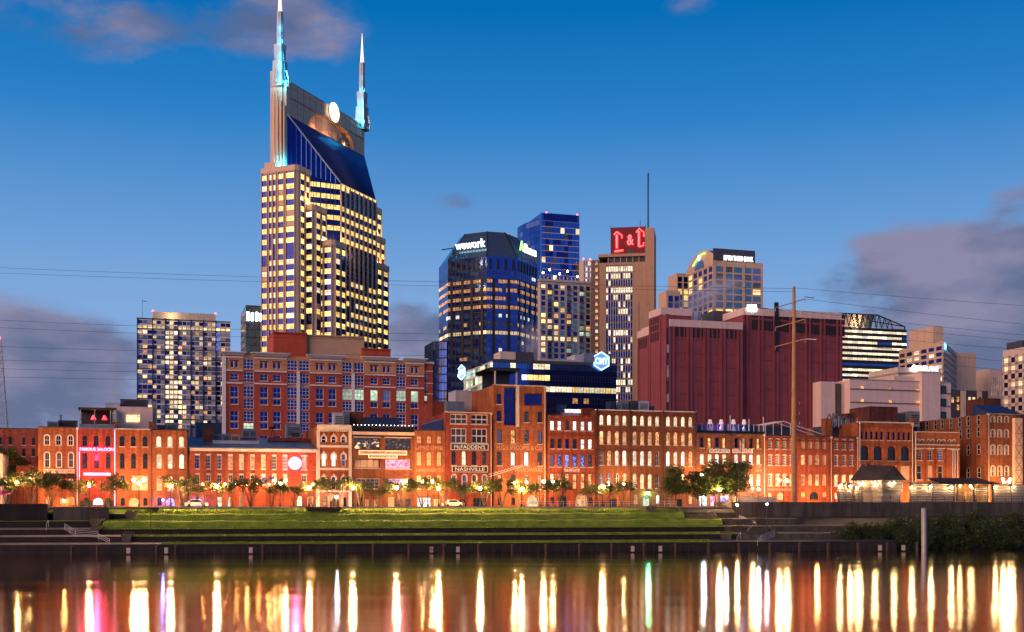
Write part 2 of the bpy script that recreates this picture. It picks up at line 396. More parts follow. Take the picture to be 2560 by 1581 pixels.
def win_meshes(w, h, rise, fw, grid, fmat, pmat, bar=.05, sash=True):
    key = (round(w, 2), round(h, 2), round(rise, 2), fw, grid, fmat.name, bar, sash)
    if key not in WCACHE:
        mb = MB(); o = outline(w, h, rise); i_ = [(x + fw, z + fw) for x, z in outline(w - 2 * fw, h - 2 * fw, max(0, rise - fw * .3) if rise else 0)]
        n = len(o)
        for k in range(n):
            a, b, c, d = o[k], o[(k + 1) % n], i_[(k + 1) % n], i_[k]
            mb.face([(a[0], 0, a[1]), (b[0], 0, b[1]), (c[0], 0, c[1]), (d[0], 0, d[1])], fmat)
            mb.face([(d[0], 0, d[1]), (c[0], 0, c[1]), (c[0], .09, c[1]), (d[0], .09, d[1])], fmat)
        nx, nz = grid
        for k in range(1, nx):
            x = w * k / nx; mb.box(x - bar / 2, x + bar / 2, .03, .08, fw, h - max(fw, rise * .5 * (2 * abs(k / nx - .5)) ** 2 + fw), fmat)
        for k in range(1, nz):
            z = h * k / nz; b = bar * (1.5 if sash and k * 2 == nz else 1); mb.box(fw, w - fw, .025, .085, z - b / 2, z + b / 2, fmat)
        WCACHE[key] = mb.mesh('window')
    pk = (round(w, 2), round(h, 2), round(rise, 2), pmat.name, 'p')
    if pk not in WCACHE:
        mb = MB(); mb.face([(x, .095, z) for x, z in outline(w, h, rise)], pmat); WCACHE[pk] = mb.mesh('pane')
    return WCACHE[key], WCACHE[pk]
def box_mesh(sx, sy, sz, mat):
    k = ('box', round(sx, 2), round(sy, 2), round(sz, 2), mat.name)
    if k not in WCACHE:
        mb = MB(); mb.box(0, sx, 0, sy, 0, sz, mat); WCACHE[k] = mb.mesh('box')
    return WCACHE[k]
# ================================================================== SETTING
def YW(X): return 186 + .10 * X            # waterline
def YS(X): return 217.3 + .3057 * X        # river edge of the street
def TY(t, X): return YW(X) + t * (YS(X) - YW(X))
def TX(px, t):                             # world X where a photo column meets terrace line t
    k = (px - 1280) / F; a = TY(t, 0); b = TY(t, 1) - a
    return k * a / (1 - k * b)
def grass_mat():
    m, t, b = nodes('grass'); L = t.links.new
    tc = t.nodes.new('ShaderNodeTexCoord')
    n = t.nodes.new('ShaderNodeTexNoise'); n.inputs['Scale'].default_value = .5; n.inputs['Detail'].default_value = 8; L(tc.outputs['Object'], n.inputs['Vector'])
    r = t.nodes.new('ShaderNodeValToRGB'); L(n.outputs[0], r.inputs[0])
    r.color_ramp.elements[0].position = .3; r.color_ramp.elements[0].color = (.095, .150, .012, 1)
    r.color_ramp.elements[1].position = .72; r.color_ramp.elements[1].color = (.235, .310, .032, 1)
    L(r.outputs[0], b.inputs['Base Color']); b.inputs['Roughness'].default_value = .8; b.inputs['Specular IOR Level'].default_value = .2
    n2 = t.nodes.new('ShaderNodeTexNoise'); n2.inputs['Scale'].default_value = 2.5; n2.inputs['Detail'].default_value = 8; L(tc.outputs['Object'], n2.inputs['Vector'])
    bp = t.nodes.new('ShaderNodeBump'); bp.inputs['Strength'].default_value = .9; bp.inputs['Distance'].default_value = .35; L(n2.outputs[0], bp.inputs['Height']); L(bp.outputs[0], b.inputs['Normal'])
    MAT['grass'] = m; return m
G = grass_mat()
def water_mat():
    m, t, b = nodes('river'); L = t.links.new
    b.inputs['Base Color'].default_value = (.004, .005, .006, 1); b.inputs['Roughness'].default_value = .135; b.inputs['IOR'].default_value = 1.36; b.inputs['Specular IOR Level'].default_value = .9
    tc = t.nodes.new('ShaderNodeTexCoord')
    mp = t.nodes.new('ShaderNodeMapping'); L(tc.outputs['Object'], mp.inputs[0]); mp.inputs['Scale'].default_value = (.06, 1.0, 1)
    n = t.nodes.new('ShaderNodeTexNoise'); n.inputs['Scale'].default_value = .55; n.inputs['Detail'].default_value = 5; n.inputs['Roughness'].default_value = .6; L(mp.outputs[0], n.inputs['Vector'])
    bp = t.nodes.new('ShaderNodeBump'); bp.inputs['Strength'].default_value = .40; bp.inputs['Distance'].default_value = .014; L(n.outputs[0], bp.inputs['Height'])
    mp2 = t.nodes.new('ShaderNodeMapping'); L(tc.outputs['Object'], mp2.inputs[0]); mp2.inputs['Scale'].default_value = (.016, .16, 1)
    n2 = t.nodes.new('ShaderNodeTexNoise'); n2.inputs['Scale'].default_value = 1.0; n2.inputs['Detail'].default_value = 3; L(mp2.outputs[0], n2.inputs['Vector'])
    bp2 = t.nodes.new('ShaderNodeBump'); bp2.inputs['Strength'].default_value = .45; bp2.inputs['Distance'].default_value = .05; L(n2.outputs[0], bp2.inputs['Height']); L(bp.outputs[0], bp2.inputs['Normal'])
    L(bp2.outputs[0], b.inputs['Normal'])
    rr = t.nodes.new('ShaderNodeMapRange'); L(n2.outputs[0], rr.inputs[0]); rr.inputs[1].default_value = .35; rr.inputs[2].default_value = .65; rr.inputs[3].default_value = .105; rr.inputs[4].default_value = .150; L(rr.outputs[0], b.inputs['Roughness'])
    gl = t.nodes.new('ShaderNodeBsdfGlossy'); gl.distribution = 'BECKMANN'; gl.inputs['Color'].default_value = (.96, .86, .75, 1); L(rr.outputs[0], gl.inputs['Roughness']); L(bp2.outputs[0], gl.inputs['Normal'])
    ms = t.nodes.new('ShaderNodeMixShader'); ms.inputs[0].default_value = .90; L(b.outputs[0], ms.inputs[1]); L(gl.outputs[0], ms.inputs[2]); L(ms.outputs[0], t.nodes['Material Output'].inputs[0])
    return m
mb = MB(); mb.face([(-1800, -400, 0), (1800, -400, 0), (1800, 240, 0), (-1800, 240, 0)], water_mat())
meta(mb.build('river'), kind='structure')
# city ground: one sheet from the river edge of the street to the horizon
mb = MB(); a_, b_ = W2(-1500, -12.6), W2(2500, -12.6); c_, d_ = W2(4500, 5000), W2(-4500, 5000)
mb.face([(p.x, p.y, ZS) for p in (a_, b_, c_, d_)], MAT['asphalt'])
meta(mb.build('ground'), kind='structure')
# riverside pavement and footway along the buildings
mb = MB()
for va, vb, h in ((-12.5, -8.4, .14), (-3.0, -.02, .14)):
    poly = [tuple(W2(u, v)) for u, v in ((-150, va), (220, va), (220, vb), (-150, vb))]
    mb.prism(poly, ZS + .004, ZS + h, MAT['paving'])
meta(mb.build('pavement'), kind='structure')
mb = MB()
for u in range(-120, 160, 6):
    poly = [tuple(W2(u + a, v)) for a, v in ((0, -5.8), (2.6, -5.8), (2.6, -5.66), (0, -5.66))]
    mb.face([(x, y, ZS + .004) for x, y in poly], MAT['white_paint'])
meta(mb.build('road_marking'), kind='structure')

# terraces of the river bank: (t of the lip, lip height, foot of the riser, grass slope?, photo columns where the lawn starts / ends, where the right stone ends)
TIERS = [(.12, 1.52, -1.2, False, 400, 1790, 2242), (.33, 2.60, 1.70, False, 335, 1845, 2172), (.55, 3.66, 2.78, False, 250, 1812, 2140),
         (.72, 4.91, 3.86, True, 259, 1802, 2000), (.87, 6.02, 5.05, True, 340, 1708, 1840)]
LAWN, STONE, EARTH, TREAD = MB(), MB(), MB(), MB()
rb = random.Random(3)
TOPS = []
for i, (t, zl, zf, slope, pl, pr, pe) in enumerate(TIERS):
    tn = TIERS[i + 1][0] if i < 4 else 1.0
    zn = TIERS[i + 1][2] if i < 4 else 6.98
    def strip(p0, p1, mb_r, mr, mb_t, mt, sl, step=2.0):
        x0, x1 = TX(p0, t), TX(p1, t); n = max(2, int((x1 - x0) / step))
        for k in range(n):
            xa, xb = x0 + (x1 - x0) * k / n, x0 + (x1 - x0) * (k + 1) / n
            w = .05 if not sl else .06
            f0, f1 = (xa, TY(t - w, xa)), (xb, TY(t - w, xb)); l0, l1 = (xa, TY(t, xa)), (xb, TY(t, xb))
            if not sl: f0, f1 = (l0[0], l0[1] - .05), (l1[0], l1[1] - .05)
            e0, e1 = (xa, TY(tn, xa)), (xb, TY(tn, xb))
            j0 = .10 * math.sin(xa * .9) * math.sin(xa * .37) if mt is G else 0; j1 = .10 * math.sin(xb * .9) * math.sin(xb * .37) if mt is G else 0
            if sl:
                m0 = (xa, TY(t - .03, xa)); m1 = (xb, TY(t - .03, xb)); zm = zf + (zl - zf) * .78
                mb_r.face([(*f0, zf - .15), (*f1, zf - .15), (*m1, zm + j1), (*m0, zm + j0)], mr, True); mb_r.face([(*m0, zm + j0), (*m1, zm + j1), (*l1, zl + j1), (*l0, zl + j0)], mr, True)
            else:
                mb_r.face([(*f0, zf - .15), (*f1, zf - .15), (*l1, zl - .05), (*l0, zl - .05)], mr)
                mb_t.face([(l0[0], l0[1] - .05, zl - .05), (l1[0], l1[1] - .05, zl - .05), (*l1, zl + j1), (*l0, zl + j0)], mt)
            mb_t.face([(*l0, zl + j0), (*l1, zl + j1), (*e1, zn), (*e0, zn)], mt, True)
    if slope: strip(pl, pr, LAWN, G, LAWN, G, True)
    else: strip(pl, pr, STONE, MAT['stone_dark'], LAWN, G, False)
    strip(-500, pl, STONE, MAT['concrete_dark'], LAWN if i > 2 else TREAD, G if i > 2 else MAT['paving'], False)  # paler paving paints the lamplit edges of the left treads
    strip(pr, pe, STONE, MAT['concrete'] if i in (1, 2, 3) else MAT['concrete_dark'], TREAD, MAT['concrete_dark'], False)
    TOPS.append((t, tn, zl, zn, pl, pr))
meta(LAWN.build('lawn'), kind='structure'); meta(STONE.build('terrace_wall'), 'dark stone terrace risers stepping down from the lawn to the river', kind='structure'); meta(TREAD.build('terrace_step'), kind='structure')
# earth bank under everything to the right of the steps and below the lowest terrace
mb = MB()
for k in range(60):
    xa, xb = -300 + k * 12, -300 + (k + 1) * 12
    for ta, tb, za, zb in ((-.25, .10, -2.2, -.5), (.10, 1.02, -.5, 6.0)):
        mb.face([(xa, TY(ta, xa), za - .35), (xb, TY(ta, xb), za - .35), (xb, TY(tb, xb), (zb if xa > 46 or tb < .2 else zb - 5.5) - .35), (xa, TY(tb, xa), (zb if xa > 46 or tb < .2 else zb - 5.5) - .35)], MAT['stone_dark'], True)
meta(mb.build('riverbank'), kind='structure')
# grass blades that soften the lips
bl = MB()
for (t, tn, zl, zn, pl, pr) in TOPS:
    x0, x1 = TX(pl, t), TX(pr, t)
    for k in range(5200):
        x = rb.uniform(x0, x1); q = abs(rb.gauss(0, .35)) % 1.0
        y = TY(t + (tn - t) * q, x) - .05; z = zl + (zn - zl) * q + (.10 * math.sin(x * .9) * math.sin(x * .37)) * (1 - q)
        h = rb.uniform(.10, .28); w = rb.uniform(.03, .07); dx, dy = rb.uniform(-.1, .1), rb.uniform(-.16, .05)
        bl.face([(x - w, y, z - .03), (x + w, y, z - .03), (x + dx, y + dy, z + h)], G)
meta(bl.build('grass'), 'short grass growing on the terraces of the riverside lawn', 'grass', kind='stuff')

# ================================================================== FRONT ROW
ZOOM = {1: (0, 980), 2: (440, 980), 3: (880, 980), 4: (1320, 980), 5: (1700, 980), 6: (2040, 980)}
SC = 3.4365
brick('brick_red', (.33, .062, .024)); brick('brick_orange', (.36, .098, .030)); brick('brick_deep', (.27, .042, .019)); brick('brick_brown', (.235, .070, .024)); brick('brick_pink', (.40, .090, .055))
brick('brick_dark', (.12, .030, .022))
def mats(k): return MAT[k]
class Front:
    """one building of the river front, described in readings from an enlarged photo crop"""
    def __init__(s, zi, x0, x1, top, mat, label, V=0.0, depth=20.0, name='brick_building', cat='building', group=None, conv=None, base=0.0):
        s.ox, s.oy, s.sc = (*ZOOM[zi], SC) if conv is None else conv
        s.V = V; s.u0 = U_at(s.px(x0), V); s.w = U_at(s.px(x1), V) - s.u0
        p = W2(s.u0, V); s.o = empty(name, (p.x, p.y, ZS + base), TH, label, cat, group); s.base = base
        s.h = s.z(top, (x0 + x1) / 2); s.mat = MAT[mat]; s.depth = depth; s.wins = []; s.holes = []; s.label = label
        s.outer = None
    def px(s, zx): return s.ox + zx / s.sc
    def x(s, zx): return U_at(s.px(zx), s.V) - s.u0
    def z(s, zy, zx): return Z_at(s.oy + zy / s.sc, Y_of(s.px(zx), s.V)) - ZS - s.base
    def row(s, xs, y0, y1, pane='g_dark', frame='dark_metal', rise=0.0, grid=(2, 2), fw=.10, sill=None, hood=None, rec=.2, name='window', refx=None, bar=.05):
        rx = refx if refx is not None else sum(a + b for a, b in xs) / 2 / len(xs)
        z0, z1 = s.z(y1, rx), s.z(y0, rx); w = sum(s.x(b) - s.x(a) for a, b in xs) / len(xs)
        for i, (a, b) in enumerate(xs):
            c = (s.x(a) + s.x(b)) / 2; p = pane[i % len(pane)] if isinstance(pane, (list, tuple)) else pane
            s.wins.append(dict(x=c - w / 2, z=max(.02, z0), w=w, h=z1 - max(.02, z0), rise=rise * w / 2, pane=p, frame=frame, grid=grid, fw=fw, sill=sill, hood=hood, rec=rec, name=name, bar=bar))
        return s
    def build(s, coping='concrete', cop_h=.18, sides=True, roofmat='roof_dark'):
        mb = MB(); W, H = s.w, s.h
        holes = [[(q['x'] + a, q['z'] + b) for a, b in outline(q['w'], q['h'], q['rise'])] for q in s.wins]
        holed(mb, [(0, 0), (W, 0), (W, H), (0, H)] if s.outer is None else s.outer, holes, s.mat, 0.0, .5)
        D = s.depth
        if sides:
            mb.face([(0.01, D, 0), (0.01, 0, 0), (0.01, 0, H), (0.01, D, H)], s.mat); mb.face([(W - .01, 0, 0), (W - .01, D, 0), (W - .01, D, H), (W - .01, 0, H)], s.mat)
            mb.face([(W, D, 0), (0, D, 0), (0, D, H), (W, D, H)], s.mat)
        mb.build('wall', s.o)
        rf = MB(); rf.box(.02, W - .02, .3, D - .02, H - .5, H - .3, MAT[roofmat]); rf.build('roof', s.o)
        if coping:
            cb = MB(); cb.box(-.06, W + .06, -.10, .34, H + .002, H + cop_h, MAT[coping]); cb.build('coping', s.o)
        for q in s.wins:
            fm, pn = win_meshes(q['w'], q['h'], q['rise'], q['fw'], q['grid'], MAT[q['frame']], MAT[q['pane']], bar=q['bar'])
            o = put(q['name'], fm, s.o, (q['x'], q['rec'], q['z']))
            put('pane', pn, o)
            if q['sill']:
                put('sill', box_mesh(q['w'] + .24, .34, .14, MAT[q['sill']]), o, (-.12, -.12 - q['rec'], -.142))
            if q['hood']: s.hood(o, q)
        return s
    def hood(s, o, q):
        w, rec = q['w'], q['rec']; kind, mt = q['hood']
        if kind == 'lintel':
            put('lintel', box_mesh(w + .3, .2, .26, MAT[mt]), o, (-.15, -.08 - rec, q['h'] + .004))
        else:
            key = ('hood', kind, round(w, 2), round(q['h'], 2), round(q['rise'], 2), mt)
            if key not in WCACHE:
                mb = MB(); t = {'arch': .14, 'full': .13}.get(kind, .22)
                a = [p for p in outline(w, q['h'], q['rise'])[2:]]; b = [(x * (w + 2 * t) / w - t, (z - q['h'] + q['rise']) * (q['rise'] + t) / max(.05, q['rise']) + q['h'] - q['rise']) for x, z in a]
                if kind == 'full':
                    a = [(w, 0)] + a + [(0, 0)]; b = [(w + t, 0)] + b + [(-t, 0)]
                if kind == 'ornate':
                    m = len(b) // 2; b[m] = (b[m][0], b[m][1] + .35); a = [(w, a[0][1] - .7)] + a + [(0, a[0][1] - .7)]; b = [(w + t, b[0][1] - .7)] + b + [(-t, b[0][1] - .7)]
                for k in range(len(a) - 1):
                    p, q1, r, t1 = a[k], a[k + 1], b[k + 1], b[k]
                    y = -.12
                    mb.face([(p[0], y, p[1]), (t1[0], y, t1[1]), (r[0], y, r[1]), (q1[0], y, q1[1])][::-1], MAT[mt])
                    mb.face([(t1[0], y, t1[1]), (r[0], y, r[1]), (r[0], .05, r[1]), (t1[0], .05, t1[1])], MAT[mt]); mb.face([(p[0], y, p[1]), (q1[0], y, q1[1]), (q1[0], .05, q1[1]), (p[0], .05, p[1])], MAT[mt])
                WCACHE[key] = mb.mesh('hood')
            put('hood', WCACHE[key], o, (0, -rec, 0))
    def band(s, y0, y1, mat='cream_stone', proud=.15, x0=None, x1=None, name='cornice'):
        mx = (s.ox, 0); xa = 0 if x0 is None else s.x(x0); xb = s.w if x1 is None else s.x(x1)
        ref = s.zmid if hasattr(s, 'zmid') else None
        c = ref if ref is not None else (s.u_to_zx(.5))
        z0, z1 = s.z(y1, c), s.z(y0, c)
        mb = MB(); mb.box(xa, xb, -proud, .004 - .01, z0, z1, MAT[mat]); return mb.build(name, s.o)
    def u_to_zx(s, f):
        U = s.u0 + f * s.w; p = W2(U, s.V); return (1280 + F * p.x / p.y - s.ox) * s.sc
    def pipe(s, zx, y0=None, mat='dark_metal', r=.08):
        x = s.x(zx); z1 = s.h - .2 if y0 is None else s.z(y0, zx)
        mb = MB(); mb.tube([(x, -.16, 0.05), (x, -.16, z1), (x, .02, z1 + .15)], r, MAT[mat], 6); mb.box(x - .18, x + .18, -.34, -.01, z1 - .1, z1 + .3, MAT[mat]); return mb.build('downpipe', s.o)
    def at(s, zx, zy, y=-.1):
        """world position of a reading on the front plane, y metres behind it"""
        U = s.u0 + s.x(zx); p = W2(U, s.V + y); return Vector((p.x, p.y, ZS + s.base + s.z(zy, zx)))

def sign(b, x0, x1, y0, y1, txt, board, ink, label, name='sign', proud=.22, cat='sign', fill=.62, wfill=.9, font=None, ext=.02, frame=None, off=0.0):
    """a sign on a front: board and lettering"""
    cz = b.z((y0 + y1) / 2, (x0 + x1) / 2); w = b.x(x1) - b.x(x0); h = (y1 - y0) / b.sc / F * Y_of(b.px((x0 + x1) / 2), b.V)
    U = b.u0 + (b.x(x0) + b.x(x1)) / 2; p = W2(U, b.V - proud)
    e = empty(name, (p.x, p.y, ZS + b.base + cz), TH, label, cat)
    if board:
        mb = MB(); mb.box(-w / 2, w / 2, 0, .12, -h / 2, h / 2, MAT[board]); mb.build('board', e)
        if frame:
            mb = MB(); t = .07
            for q in ((-w / 2 - t, w / 2 + t, -h / 2 - t, -h / 2 - .002), (-w / 2 - t, w / 2 + t, h / 2 + .002, h / 2 + t), (-w / 2 - t, -w / 2 - .002, -h / 2, h / 2), (w / 2 + .002, w / 2 + t, -h / 2, h / 2)):
                mb.box(q[0], q[1], -.04, .1, q[2], q[3], MAT[frame])
            mb.build('border', e)
    if txt:
        put('lettering', text_mesh(txt, h * fill, MAT[ink], ext, width=w * wfill if wfill else None, off=off), e, (0, -.04, 0))
    return e
glow('neon_pink', (1.0, .06, .22), 16.0); glow('neon_red', (1.0, .014, .022), 6.0); glow('neon_white', (1.0, .85, .9), 6.0); glow('neon_orange', (1.0, .45, .18), 3.0)
pm('ink_black', (.015, .013, .012), .6); pm('ink_brown', (.10, .035, .02), .7); pm('ghost_paint', (.50, .28, .19), .85, var=.35, scale=2.5); pm('sign_cream', (.70, .52, .36), .7, var=.06); pm('ink_red', (.45, .02, .025), .6); pm('ink_white', (.80, .74, .66), .6, var=.05)
pm('canvas_black', (.016, .012, .012), .9); pm('awning_red', (.22, .02, .02), .9)

A = Front(1, -180, 326, 318, 'brick_pink', 'plain pink brick warehouse with small dark windows at far left', V=16)
A.row([(-95, -67), (-12, 18), (76, 103), (191, 218), (273, 301)], 390, 455, sill='cream_stone', grid=(1, 2)).row([(-95, -67), (-12, 18), (76, 103), (191, 218), (273, 301)], 484, 552, sill='cream_stone', grid=(1, 2)).build()
A2 = Front(1, 138, 332, 640, 'brick_deep', 'low dark red brick annex beside the left corner of the row', V=6, depth=8)
A2.row([(176, 205), (244, 272), (302, 326)], 686, 712, pane='blank_panel', frame='white_paint', grid=(1, 1)).build()
A3 = Front(1, -150, 20, 530, 'cream_stone', 'pale rendered corner of a building cut off by the left edge', V=-1, depth=12, name='rendered_building').build()

B = Front(1, 327, 667, 308, 'brick_orange', 'three-storey orange brick front with white-trimmed arched windows and a cafe sign')
B.row([(382, 424), (481, 523), (585, 627)], 372, 458, rise=1, fw=.07, frame='white_paint', hood=('full', 'white_paint'), sill='cream_stone').row([(384, 424), (487, 526), (590, 629)], 520, 648, rise=1, fw=.07, frame='white_paint', hood=('full', 'white_paint'), sill='cream_stone')
B.row([(386, 424), (488, 526), (592, 630)], 737, 782, pane='lit_orange', frame='cream_stone').row([(392, 440), (592, 640)], 900, 972, pane='blank_panel', rise=1, grid=(1, 1), frame='cream_stone').row([(508, 552)], 905, 974, pane='lit_orange', name='door', grid=(1, 2)).build()
B.pipe(664, mat='white_paint')
sign(B, 375, 640, 664, 700, 'HARD ROCK CAFE', 'sign_cream', 'ink_brown', 'cream signboard reading HARD ROCK CAFE over three awnings', fill=.68, wfill=.9)
for i, (a, c) in enumerate(((372, 440), (477, 542), (577, 640))):
    xa, xb = B.x(a), B.x(c); z0, z1 = B.z(736, a), B.z(703, a); e = empty('awning', B.at((a + c) / 2, 736, -.02), TH, ['leftmost black awning under the cream cafe signboard', 'middle black awning under the cream cafe signboard', 'rightmost black awning under the cream cafe signboard'][i], 'awning', 'black awnings under the cafe signboard')
    w = xb - xa; h = z1 - z0; mb = MB()
    mb.raw([(-w / 2, -1.1, 0), (w / 2, -1.1, 0), (w / 2, 0, h), (-w / 2, 0, h), (-w / 2, -1.1, -.25), (w / 2, -1.1, -.25), (-w / 2, 0, 0), (w / 2, 0, 0)], [(0, 1, 2, 3), (4, 5, 1, 0), (0, 3, 6), (1, 7, 2)], MAT['canvas_black']); mb.build('canvas', e)
    mb = MB(); mb.bar((-w / 2, -1.08, -.02), (-w / 2, -.02, -.02), .04, MAT['dark_metal']); mb.bar((w / 2, -1.08, -.02), (w / 2, -.02, -.02), .04, MAT['dark_metal']); mb.build('frame', e)

C = Front(1, 669, 984, 318, 'brick_red', 'three-storey brick saloon front washed in pink neon')
C.row([(707, 749), (805, 847), (906, 947)], 374, 466, rise=1, grid=(2, 2), pane='g_dark', sill='brick_deep').row([(708, 751), (809, 851), (909, 949)], 522, 656, rise=1, pane=['lit_dim', 'lit_dim', 'lit_dim'], sill='brick_deep')
C.row([(720, 757)], 908, 945, rise=1, pane='g_dark').row([(795, 890)], 905, 976, rise=1, pane='lit_white', name='door', grid=(4, 1), rec=.4).row([(912, 950)], 908, 972, rise=1, pane='g_dark').build(coping='grey_metal')
sign(C, 683, 977, 480, 508, 'FAMOUS SALOON', None, 'neon_pink', 'glowing pink letters reading FAMOUS SALOON', fill=.95, wfill=.98, ext=.08, off=.012)
sign(C, 719, 949, 697, 717, None, 'neon_pink', None, 'plain bright pink light bar above the saloon doors', name='light_bar', cat='light')
for zx, ya, yb, lb in ((683, 515, 760, 'pink neon tube running down the left edge of the saloon front'), (986, 326, 978, 'tall pink neon tube between the saloon and its right neighbour')):
    e = empty('neon_tube', C.at(zx, yb, -.2), TH, lb, 'neon light'); z = C.z(ya, zx) - C.z(yb, zx)
    mb = MB(); mb.tube([(0, 0, 0), (0, 0, z)], .07, glow('neon_soft', (1.0, .25, .38), 3.5), 6); mb.build('tube', e); mb = MB(); mb.box(-.1, .1, .06, .16, 0, z, MAT['dark_metal']); mb.build('backing', e)

Dn = Front(1, 987, 1304, 325, 'brick_orange', 'three-storey tan brick front with dark unlit arched windows')
Dn.row([(1027, 1069), (1124, 1166), (1225, 1267)], 378, 470, rise=1, sill='cream_stone', grid=(2, 2)).row([(1029, 1071), (1126, 1168), (1227, 1268)], 526, 658, rise=1, sill='brick_brown')
Dn.row([(1032, 1071)], 716, 780, rise=1, pane='lit_dim').row([(1134, 1268)], 722, 846, pane='blank_panel', frame='cream_stone', grid=(3, 2)).row([(1036, 1074), (1230, 1268)], 908, 978, rise=1).row([(1108, 1197)], 912, 984, rise=1, pane='blank_panel', grid=(2, 1), frame='cream_stone', name='door').build(coping='cream_stone')
Dn.pipe(1302)
E_ = Front(1, 1306, 1614, 331, 'brick_orange', 'three-storey tan brick front with nine brightly lit arched windows')
E_.row([(1341, 1387), (1437, 1482), (1536, 1582)], 382, 475, rise=1, pane='lit_pale', frame='cream_stone', grid=(1, 3), sill='cream_stone').row([(1343, 1388), (1439, 1484), (1538, 1583)], 534, 662, rise=1, pane='lit_pale', frame='cream_stone', grid=(1, 3), sill='brick_brown')
E_.row([(1345, 1390), (1441, 1486), (1540, 1585)], 722, 855, rise=1, pane='lit_orange', frame='cream_stone', grid=(2, 4), sill='brick_brown', hood=('arch', 'brick_deep')).row([(1350, 1390), (1541, 1580)], 908, 978, rise=1).row([(1420, 1506)], 908, 984, rise=1, pane='lit_violet', name='door', grid=(2, 1)).build(coping='dark_metal')
E_.pipe(1611)

Fb = Front(2, 118, 1211, 500, 'brick_red', 'long two-storey brick building with tall sash windows and a pitched dark roof')
ux = [(162, 204), (257, 299), (352, 394), (447, 489), (541, 583), (636, 678), (729, 771), (822, 864), (916, 958), (1079, 1120)]
Fb.row(ux, 550, 664, pane=['g_navy', 'lit_dim', 'lit_dim', 'lit_orange', 'lit_orange', 'lit_orange', 'lit_orange', 'lit_dim', 'g_grey', 'lit_orange'], frame='white_paint', grid=(3, 4), sill='white_paint', hood=('lintel', 'white_paint'), fw=.08)
Fb.row(ux[:9] + [(1080, 1121)], 714, 800, pane=['lit_dim', 'lit_dim', 'lit_dim', 'lit_bar', 'g_navy', 'lit_dim', 'lit_violet', 'lit_orange', 'lit_orange', 'lit_dim'], frame='white_paint', grid=(2, 3), sill='cream_stone', hood=('lintel', 'cream_stone'), fw=.08)
Fb.row([(152, 232)], 905, 985, rise=1, pane='lit_blue', name='door', grid=(2, 1)).row([(345, 470)], 902, 988, pane='lit_pale', frame='cream_stone', grid=(4, 2), name='door').row([(482, 590)], 862, 985, pane='blank_panel', frame='cream_stone', grid=(2, 1), name='door').row([(962, 1015), (1035, 1088)], 888, 984, rise=.6, pane='lit_pale', grid=(2, 3)).row([(1122, 1190)], 886, 988, rise=1, pane='blank_panel', grid=(2, 1), frame='brick_deep', name='door').build(coping=None)
Fb.band(484, 515, 'cream_stone', .45); Fb.band(516, 534, 'brick_deep', .12)
for zx in (136, 231, 325, 420, 514, 609, 703, 797, 890, 982): 
    x = Fb.x(zx); mb = MB(); mb.box(x - .55, x + .55, -.16, .0 - .004, 0, Fb.z(536, zx), MAT['brick_red']); mb.build('pilaster', Fb.o)
Fb.pipe(1206, mat='cream_stone')
_h = Fb.z(482, 660); mb = MB(); mb.raw([(-.3, -.5, _h), (Fb.w + .2, -.5, _h), (Fb.w - .6, 13, _h + 2.5), (-.3, 13, _h + 2.5), (-.3, -.5, _h - .15), (Fb.w + .2, -.5, _h - .15), (-.3, 26, _h), (Fb.w + .2, 26, _h)], [(0, 1, 2, 3), (4, 5, 1, 0), (3, 2, 7, 6), (0, 3, 6), (1, 7, 2)], pm('roof_slate', (.07, .075, .13), .45, scale=.8, var=.35, bump=.2)); mb.build('pitched_roof', Fb.o)

Gb = Front(2, 1213, 1503, 300, 'brick_orange', 'narrow ornate Victorian brick front with white carved window hoods')
for y0, y1, ps in ((380, 440, ['g_navy', 'g_dark', 'lit_dim']), (532, 640, ['lit_pale', 'lit_white', 'g_grey']), (728, 838, ['lit_dim', 'g_blue', 'g_dark'])):
    Gb.row([(1252, 1287), (1338, 1372), (1421, 1457)], y0, y1, rise=1, pane=ps, frame='white_paint', grid=(1, 2), hood=('ornate', 'cream_stone'), fw=.06)
Gb.row([(1262, 1300)], 900, 984, rise=.5, pane='lit_orange').row([(1342, 1392)], 915, 988, pane='lit_bar', name='door', grid=(2, 2)).row([(1437, 1468)], 905, 988, rise=.5, pane='g_dark', name='door', grid=(1, 2)).build(coping=None)
Gb.band(285, 325, 'cream_stone', .5); Gb.band(458, 478, 'cream_stone', .3, name='string_course'); Gb.band(654, 672, 'cream_stone', .3, name='string_course'); Gb.band(846, 862, 'cream_stone', .25, name='string_course')
for zx in (1222, 1496):
    x = Gb.x(zx); mb = MB(); mb.box(x - .28, x + .28, -.22, -.004, 0, Gb.z(326, zx), MAT['cream_stone']); mb.build('pilaster', Gb.o)
mb = MB()
for k in range(15):
    x = .4 + k * (Gb.w - .8) / 14; mb.box(x - .13, x + .13, -.46, -.02, Gb.z(342, 1358), Gb.z(326, 1358), MAT['cream_stone'])
mb.build('bracket', Gb.o)
mb = MB()
for y in (500, 690, 352):
    for c in (1270, 1355, 1439):
        for k in (-1.2, -.4, .4, 1.2): x = Gb.x(c) + k * .42; z = Gb.z(y, c); mb.box(x - .1, x + .1, -.1, -.004, z - .35, z, MAT['brick_deep'])
mb.build('corbel', Gb.o)['kind'] = 'stuff'

